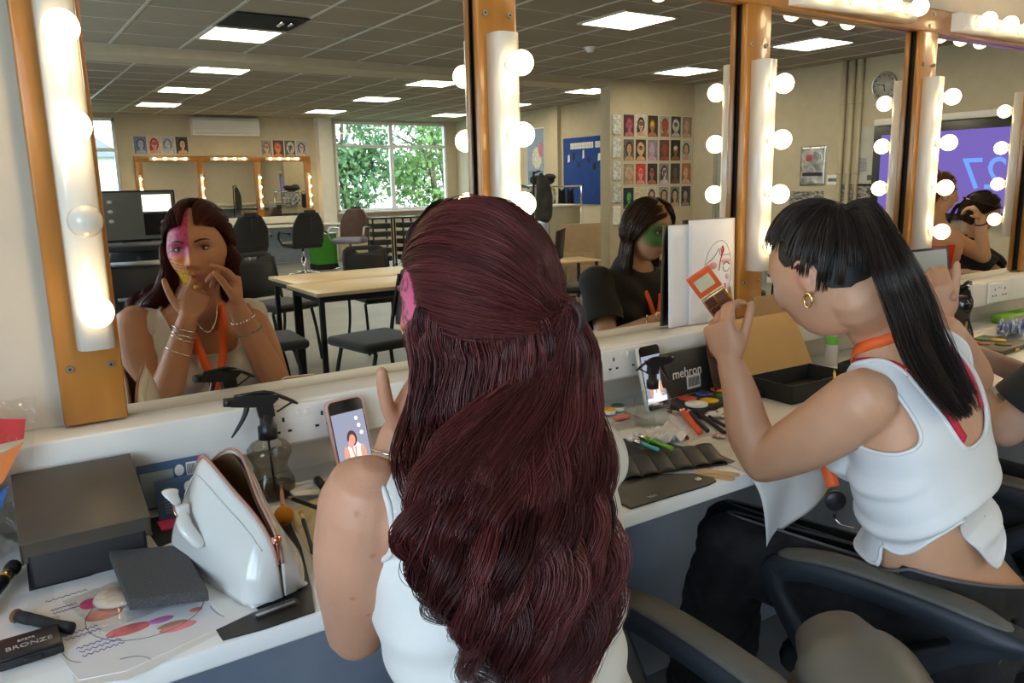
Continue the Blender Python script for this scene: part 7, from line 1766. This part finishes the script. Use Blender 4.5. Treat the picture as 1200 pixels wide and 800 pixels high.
for r in range(2):
    for c in range(2):
        b = MB(); b.box(-.1,.1,0,.002,-.09,.09,0,0)
        for k in range(4): b.box(-.07,.05-.02*(k % 2),.002,.0025,.05-.03*k,.054-.03*k,0,1)
        o = b.build('notice_sheet', [m_paper, m_blackm]); o.location = (7.75+.23*c, -6.8485, 1.16-.25*r+ (0 if c else .02))
        o.location.z -= .22
        tag(o, [['pale notice sheet below the faded yellow print','pale notice sheet low on the partition, next to the edge'],['lower pale notice sheet on the partition','lowest notice sheet on the partition, hidden behind the chair side']][r][c], 'notice', 'plain notices on the partition')
m_sleeve = mat('clear plastic sleeve', (.55,.60,.60), .12, var=.25, scale=25, bump=.9, bscale=30, coat=.5)
for k in range(5):
    b = MB()
    b.grid(lambda u, v: ((u-.5)*.15, .006+.010*math.sin(u*9+v*7+k)*math.sin(v*11+k*2), (v-.5)*.26), 10, 14)
    o = b.build('plastic_sleeve', m_sleeve if k < 4 else m_paper); solidify(o, .001); o.location = (7.31, -6.845, 2.12-.30*k)
    tag(o, ['topmost crinkled clear sleeve at the partition edge','second crinkled clear sleeve down the partition edge','third crinkled clear sleeve down the partition edge','fourth crinkled clear sleeve down the partition edge','pink-edged notice at the foot of the column of sleeves'][k], 'sleeve', 'sleeves taped down the partition edge')
# cupboard with a rail, boxes and coats
m_ply = mat('dull cream cupboard', (.40,.36,.27), .6, var=.04)
t = thing('cupboard', 'tall plain cream cupboard standing under the clothes rail', 'cupboard', (6.93,-7.45,0))
b = MB(); b.box(-.30,.24,-.55,.0,.06,1.05,.004); b.box(-.29,.23,-.54,-.01,0,.06); b.build('cabinet', m_ply, t)
b = MB(); b.box(-.32,.26,-.57,.02,1.05,1.08,.004); b.build('top_board', m_white, t)
b = MB(); b.box(-.33,-.30,-.5,-.02,.02,1.04,.004); b.build('side_panel', m_steel, t)
t = thing('clothes_rail', 'chrome clothes rail standing before the blue noticeboard', 'clothes rail', (7.0,-8.15,0))
b = MB(); b.tube([(-.45,0,1.33),(.75,0,1.33)], .013, 10); b.build('rail', m_chrome, t)
for s in (-.45,.75):
    b = MB(); b.tube([(s,0,.05),(s,0,1.33)], .012, 10); b.tube([(s,-.2,.03),(s,.2,.03)], .014, 8); b.build('upright', m_chrome, t)
m_pat = mat('black and white zigzag cloth', (.75,.73,.72), .8, col2=(.05,.05,.06), scale=14, stretch=(1,.2,1.0))
b = MB(); b.grid(lambda u, v: (-.25+.48*u, .02+.018*math.sin(u*22), 1.31-.34*v+.02*math.sin(u*11)), 30, 8)
o = b.build('patterned_cloth', m_pat); solidify(o, .006); o.location = (7.0,-8.13,0); tag(o, 'white cloth with black zigzags hanging from the clothes rail', 'cloth')
for k in range(2):
    b = MB(); b.grid(lambda u, v: (.0+.11*u+.03*(u-.5)*v, .02+.02*math.sin(u*7), 1.31-.36*v-.05*math.sin(u*PI)), 8, 8)
    o = b.build('black_apron', m_blackm); solidify(o, .008); o.location = (7.28+.16*k,-8.12,0); tag(o, ['black apron on the rail next to the zigzag cloth','black apron on the rail furthest from the zigzag cloth'][k], 'apron', 'aprons on the clothes rail')
b = MB(); b.ell((0,0,0),(.21,.12,.075)); b.ell((.10,.05,.05),(.10,.08,.05)); b.ell((-.12,.02,.03),(.10,.08,.05))
o = b.build('black_bag', m_blackm); o.location = (7.02,-8.15,1.385+.03); tag(o, 'soft black bag lying across the top of the clothes rail', 'bag')
b = MB(); b.tube(smooth_path([(-.14,0,0),(-.05,.02,.02),(.12,.0,-.01),(.15,0,-.05)],12), .014, 8); b.tube([(.0,0,0),(.02,.0,-.16)], .010, 6)
o = b.build('blue_hanger', mat('light blue plastic', (.10,.32,.50), .4)); o.location = (6.60,-8.12,1.345); tag(o, 'light blue plastic hanger hooked on the clothes rail', 'hanger')
# dark coat hanging on the end of the boxes
b = MB()
b.tube(smooth_path([(0,0,1.50),(.0,.01,1.42),(.03,.02,1.25),(.02,.01,1.0),(0,0,.90)], 14), [.02,.035,.07,.08,.10,.115,.13,.14,.145,.15,.15,.14,.12,.09], 14, asp=.55)
o = b.build('dark_coat', mat('dark olive cloth', (.045,.042,.035), .9, var=.3, bump=.2)); o.location = (5.98,-6.75,0); tag(o, 'dark coat hanging on a stand beside the cardboard boxes', 'coat')
t = thing('coat_stand', 'thin coat stand holding up the dark coat', 'coat stand', (5.84,-6.78,0))
b = MB(); b.tube([(0,0,.03),(.05,0,1.52)], .014, 8); b.build('pole', m_blackm, t)
b = MB(); b.lathe([(.16,0),(.16,.015),(.03,.03)]); b.build('base', m_blackm, t)
b = MB(); b.tube([(.05,0,1.50),(.14,.0,1.53)], .010, 6); b.build('hook', m_blackm, t)
def carton(label, loc, rz, w, d, h, m=None, rx=0):
    t = thing('cardboard_box', label, 'box', loc, (rx,0,rz), 'flattened and folded cardboard boxes')
    b = MB(); b.box(-w/2,w/2,-d/2,d/2,0,h,.004); b.build('box_body', m or m_card, t)
    b = MB(); b.box(-w*.35,w*.35,d/2,d/2+.002,h*.45,h*.58); b.build('packing_tape', mat('tape '+label[:8], (.50,.36,.22), .25), t)
carton('wide flattened carton standing upright in front of the cupboard', (6.42,-6.55,0), .12, .60, .10, .86)
carton('dark brown carton edge leaning on the cupboard behind the wide one', (6.62,-6.75,0), .1, .30, .10, .84, m_cardd)
carton('smaller carton leaning on the wide flattened one', (6.12,-6.40,0), .1, .42, .08, .52)
carton('narrow carton panel resting before the smaller one', (6.22,-6.28,0), .2, .36, .05, .36)
t = thing('side_table', 'small beech side table with a black leg before the cartons', 'table', (5.72,-5.95,0), .15)
b = MB(); b.box(-.35,.35,-.25,.25,.47,.49,.003); b.build('tabletop', m_tablewood, t)
for sx in (-.31,.31):
    for sy in (-.21,.21):
        b = MB(); b.box(sx-.014,sx+.014,sy-.014,sy+.014,0,.47); b.build('leg', m_blackm, t)
# blue noticeboard and posters on the right wall of the recess
m_blue = mat('blue felt board', (.012,.055,.26), .9, bump=.1, bscale=300)
RX = Matrix(((0,-1,0,0),(-1,0,0,0),(0,0,1,0),(0,0,0,1)))
t = thing('noticeboard', 'blue felt noticeboard with a row of white letters and pinned cut-outs', 'noticeboard', (XR-.004, -9.28, 1.575))
b = MB(); b.box(-.02,0,-.61,.61,-.56,.56,.003); b.build('board', m_blue, t)
b = MB(); rr = random.Random(3)
y = .50
for k in range(14):
    if k == 4: y -= .045
    w = .05; b.box(-.024,-.020,y-w,y,.37,.47); y -= w+.012
    b.box(-.0245,-.0235,y+.022+.012,y+.03+.012,.395,.43,0,1)
b.build('white_letters', [m_paper, m_blue], t)
for k in range(8):
    w_, h_ = rr.uniform(.05,.09), rr.uniform(.10,.16); yy = -.48+.135*k; zz = [.15,.18,.05,.2,.12,.0,.15,-.02][k]
    b = MB(); b.prism([(yy,zz),(yy+w_,zz+.02),(yy+w_*.8,zz+h_),(yy+.01,zz+h_*.9)], -.024, -.0205, 0, Matrix(((0,0,1,0),(1,0,0,0),(0,1,0,0),(0,0,0,1)))); b.build('cut_out', m_blackm if k % 3 else m_paper, t)
b = MB(); b.box(-.004,0,-.27,.27,-.52,.52,0,0); b.box(-.006,-.004,-.26,.26,-.50,.50,0,1)
b.ell((-.006,.05,-.02),(.001,.16,.2),None,14,8,2); b.ell((-.0065,.17,.12),(.001,.08,.13),None,14,8,3); b.box(-.0065,-.006,-.24,.24,-.42,-.25,0,4)
o = b.build('tall_poster', [m_paper, bgm((.20,.26,.36)), bgm((.60,.55,.42)), bgm((.45,.12,.18)), bgm((.10,.14,.22))]); o.location = (XR-.002,-10.75,1.86); tag(o, 'tall slate-blue poster on the wall behind the dark coat', 'poster')
b = MB(); b.box(-.003,0,-.12,.12,-.22,.22,0,0); b.box(-.0035,-.003,-.09,.09,-.1,.15,0,1)
o = b.build('small_notice', [m_paper, bgm((.45,.50,.55))]); o.location = (XR-.002,-11.35,1.40); tag(o, 'small pale notice near the tall slate-blue poster', 'notice')
b = MB(); b.box(-.08,0,-.12,.12,-1.35,1.35); o = b.build('trim_8', m_wall); o['kind'] = 'structure'; o.location = (XR,-10.1,1.35)
# right wall of the near room: door, pipes, clock, papers, screen
dr = bpy.data.objects.new('door_1', None); COL.objects.link(dr); dr['kind'] = 'structure'; dr.location = (XR, -5.95, 0)
m_door = mat('grey-green door paint', (.33,.35,.31), .5)
b = MB(); b.box(-.03,-.001,-.42,.42,0,1.93,.003); d_ = b.build('door_panel', m_door, dr); d_['kind'] = 'structure'
b = MB(); b.box(-.04,0,-.48,-.42,0,1.99); b.box(-.04,0,.42,.48,0,1.99); b.box(-.04,0,-.48,.48,1.93,1.99); d_ = b.build('door_frame', mat('grey door frame', (.30,.30,.27), .5), dr); d_['kind'] = 'structure'
b = MB(); b.box(-.034,-.029,-.30,.05,1.05,1.60); d_ = b.build('door_glass', mat('blue door glass', (.10,.17,.24), .08), dr); d_['kind'] = 'structure'
b = MB(); b.cyl((-.05,-.36,1.0),(-.03,-.36,1.0),.02); b.tube([(-.055,-.36,1.0),(-.055,-.25,1.0)], .009, 8); d_ = b.build('door_handle', m_steel, dr); d_['kind'] = 'structure'
for k, (y, r) in enumerate([(-4.44,.030),(-4.33,.026),(-4.22,.018)]):
    b = MB(); b.cyl((0,0,.0),(0,0,ZC-.005),r,r,14)
    for z in (.6,1.4,2.2): b.cyl((0,0,z),(0,0,z+.03),r+.008,r+.008,14)
    o = b.build('wall_pipe', m_wall); o.location = (XR-r-.012, y, 0); tag(o, ['thickest painted vertical pipe on the right wall','middle painted vertical pipe on the right wall','thinnest painted vertical pipe, nearest the clock'][k], 'pipe', 'painted pipes on the right wall')
t = thing('wall_clock', 'round white wall clock with black hands', 'clock', (XR-.001,-3.95,2.37), (0,-PI/2,0))
b = MB(); b.lathe([(.150,0),(.150,.03),(.142,.036),(.134,.03)],36,cap=False); b.build('clock_rim', m_steel, t)
b = MB(); b.lathe([(.0,.0),(.138,.0),(.138,.022),(.0,.022)],36); b.build('clock_face', mat('clock face', (.42,.40,.35), .3), t)
b = MB()
for k in range(12):
    a = 2*PI*k/12; b.box(-.004,.004,.105,.125,.023,.0245,0,0,Matrix.Rotation(a,4,'Z'))
b.build('hour_marks', m_blackm, t)
b = MB(); b.box(-.004,.004,-.015,.095,.026,.028,0,0,Matrix.Rotation(-2.9,4,'Z')); b.build('minute_hand', m_blackm, t)
b = MB(); b.box(-.005,.005,-.015,.065,.024,.026,0,0,Matrix.Rotation(1.35,4,'Z')); b.build('hour_hand', m_blackm, t)
m_foil = mat('silver foil poster', (.55,.56,.57), .25, metal=.7, var=.35, scale=12, bump=.5, bscale=20)
b = MB(); b.grid(lambda u, v: (-.004-.006*math.sin(u*8)*math.sin(v*6), (u-.5)*.36, (v-.5)*.48), 12, 14); b.box(-.013,-.010,-.09,-.02,.06,.14,0,1); b.box(-.013,-.010,-.14,.14,-.12,-.08,0,2)
o = b.build('foil_poster', [m_foil, bgm((.5,.08,.12)), bgm((.04,.04,.06))]); solidify(o, .001); o.location = (XR-.004,-4.84,1.51); tag(o, 'crinkled silver poster with a pink dot on the right wall', 'poster')
b = MB(); b.box(-.004,0,-.10,.10,-.06,.06,0,0); b.box(-.005,-.004,-.08,.08,-.02,.02,0,1)
o = b.build('wall_card', [m_paper, bgm((.15,.18,.22))]); o.location = (XR-.002,-4.535,1.335); tag(o, 'small white card beside the silver poster', 'card')
m_zeb = mat('black and white patterned print', (.03,.03,.03), .4, col2=(.45,.43,.38), scale=16, stretch=(1,1,2.5))
for k, (y, z, w_, h_) in enumerate([(-4.92,1.12,.50,.16),(-4.22,1.10,.42,.36)]):
    b = MB(); b.box(-.004,0,-w_/2,w_/2,-h_/2,h_/2); o = b.build('patterned_print', m_zeb); o.location = (XR-.002,y,z); tag(o, ['long black and white swirl print below the silver poster','larger black and white print below the paper sheets by the screen'][k], 'print', 'patterned prints on the right wall')
b = MB(); b.box(-.004,0,-.13,.13,-.34,.34,0,0); b.box(-.005,-.004,-.10,.02,-.18,-.02,0,1); b.box(-.005,-.004,.03,.09,-.28,-.22,0,2)
o = b.build('paper_board', [mat('grey paper board', (.50,.49,.44), .7), bgm((.30,.32,.36)), bgm((.1,.1,.1))]); o.location = (XR-.002,-4.13,1.60); tag(o, 'tall grey paper board between the pipes and the big screen', 'board')
# big wall screen
m_purple = emitter('purple screen', (.105,.075,.30), 1.0); m_lblue = emitter('blue screen figures', (.10,.22,.62), 1.0)
t = thing('wall_screen', 'large wall screen glowing purple with big light blue figures', 'screen', (XR-.05,-3.02,1.40), (0,0,0))
b = MB(); b.box(-.03,.049,-.98,.98,-.52,.52,.008); b.build('bezel', mat('grey-black bezel', (.03,.03,.03), .3), t)
b = MB(); b.box(-.035,-.031,-.88,.88,-.44,.42); b.build('screen', m_purple, t)
text('27', .46, t, (-.037,.27,-.05), (PI/2,0,-PI/2), m_lblue, 'screen_figures', align='CENTER')
text('0', .46, t, (-.037,-.50,-.05), (PI/2,0,-PI/2), m_lblue, 'screen_figures', align='CENTER')
b = MB(); b.box(-.04,-.001,-.98,1.0,.53,.60,.004); b.build('top_rail', m_white, t)
# trees, lawn and buildings outside the end windows
m_leafA = mat('green leaves', (.075,.16,.035), .55, col2=(.15,.26,.06), scale=1.4)
m_leafB = mat('dark green leaves', (.04,.10,.035), .55, col2=(.10,.19,.06), scale=1.4)
m_bark = mat('bark', (.10,.075,.05), .9)
def leaves(n, c, r, size, rg):
    u = rg.normal(size=(n,3)); u /= np.linalg.norm(u, axis=1)[:,None]; p = u*(rg.random(n)**.45)[:,None]*np.array(r)+np.array(c)
    a = rg.normal(size=(n,3)); a /= np.linalg.norm(a, axis=1)[:,None]; b2 = np.cross(a, rg.normal(size=(n,3))); b2 /= np.linalg.norm(b2, axis=1)[:,None]
    s = size*(.6+.8*rg.random(n))[:,None]
    V = np.stack([p-a*s, p+b2*s*.45, p+a*s, p-b2*s*.45], 1).reshape(-1,3)
    return V
def tree(label, loc, h, r, m, seed, n=2600):
    rg = np.random.default_rng(seed); t = thing('tree', label, 'tree', loc, 0, 'trees outside the end window')
    b = MB(); b.tube(smooth_path([(0,0,0),(.1,.05,h*.3),(-.05,0,h*.6),(.05,0,h*.9)], 8), [.16,.14,.12,.11,.09,.07,.05,.03], 10)
    for k in range(6):
        a = k*1.1; b.tube([(0,0,h*(.3+.08*k)),(math.cos(a)*r*.4,math.sin(a)*r*.4,h*(.42+.08*k)),(math.cos(a)*r*.8,math.sin(a)*r*.7,h*(.5+.08*k))], [.06,.04,.015], 6)
    b.build('trunk', m_bark, t)
    Vs = []
    for k in range(14):
        a = rg.random()*6.3; rr_ = r*.65*rg.random()**.5; z = h*(.35+.6*rg.random())
        Vs.append(leaves(n//14, (math.cos(a)*rr_, math.sin(a)*rr_, z), (r*.5,r*.5,r*.36), .085, rg))
    V = np.concatenate(Vs); me = bpy.data.meshes.new('foliage'); k = len(V)//4
    me.from_pydata(V.tolist(), [], np.arange(k*4).reshape(-1,4).tolist()); me.materials.append(m); link('foliage', me, t)
tree('dense green tree outside the pane next to the pillar', (8.0,-18.0,-1.2), 5.0, 1.3, m_leafB, 5, 4200)
tree('lighter green tree filling the wider end-window pane', (10.9,-18.6,-1.2), 5.2, 1.6, m_leafA, 6, 4200)
tree('branchy tree whose boughs hang across the top of the end window', (7.3,-21.5,-.2), 5.6, 1.6, m_leafA, 7, 2600)
tree('tree further out behind the green ones', (13.4,-22.5,-1.2), 6.0, 2.6, m_leafB, 8, 2600)
t = thing('outbuilding', 'pale building standing beyond the trees outside', 'building', (8.2,-27.0,-1.2))
b = MB(); b.box(-3.2,2.2,-2,0,0,5.0); b.build('wall', mat('pale render', (.60,.62,.62), .8), t)
b = MB(); b.box(-1.0,-.1,0,.03,0,2.2); b.build('door', mat('pale blue door paint', (.45,.55,.72), .5), t)
b = MB(); b.prism([(-3.5,5.0),(2.5,5.0),(2.1,5.6),(-3.1,5.6)], -.2, 2.2, 0, Matrix(((1,0,0,0),(0,0,-1,0),(0,1,0,0),(0,0,0,1)))); b.build('roof', mat('slate roof', (.20,.21,.23), .7), t)
t = thing('house', 'house with a red brick chimney seen through the small side window', 'building', (1.4,-24.0,-1.2))
b = MB(); b.box(-3,2.2,-3,0,0,3.6); b.build('wall', mat('white render', (.62,.64,.66), .8), t)
b = MB(); b.prism([(-3.3,3.6),(2.5,3.6),(1.2,4.5),(-2,4.5)], -.3, 3.2, 0, Matrix(((1,0,0,0),(0,0,-1,0),(0,1,0,0),(0,0,0,1)))); b.build('roof', mat('grey roof', (.22,.24,.27), .7), t)
b = MB(); b.box(1.0,1.5,-1,-.5,3.6,5.6); b.build('chimney', mat('red brick', (.35,.13,.09), .85), t)
b = MB(); b.box(-30,50,-70,YB-.4,-1.35,-1.2); o = b.build('ground', mat('grass', (.10,.17,.05), .9, var=.3)); o['kind'] = 'structure'
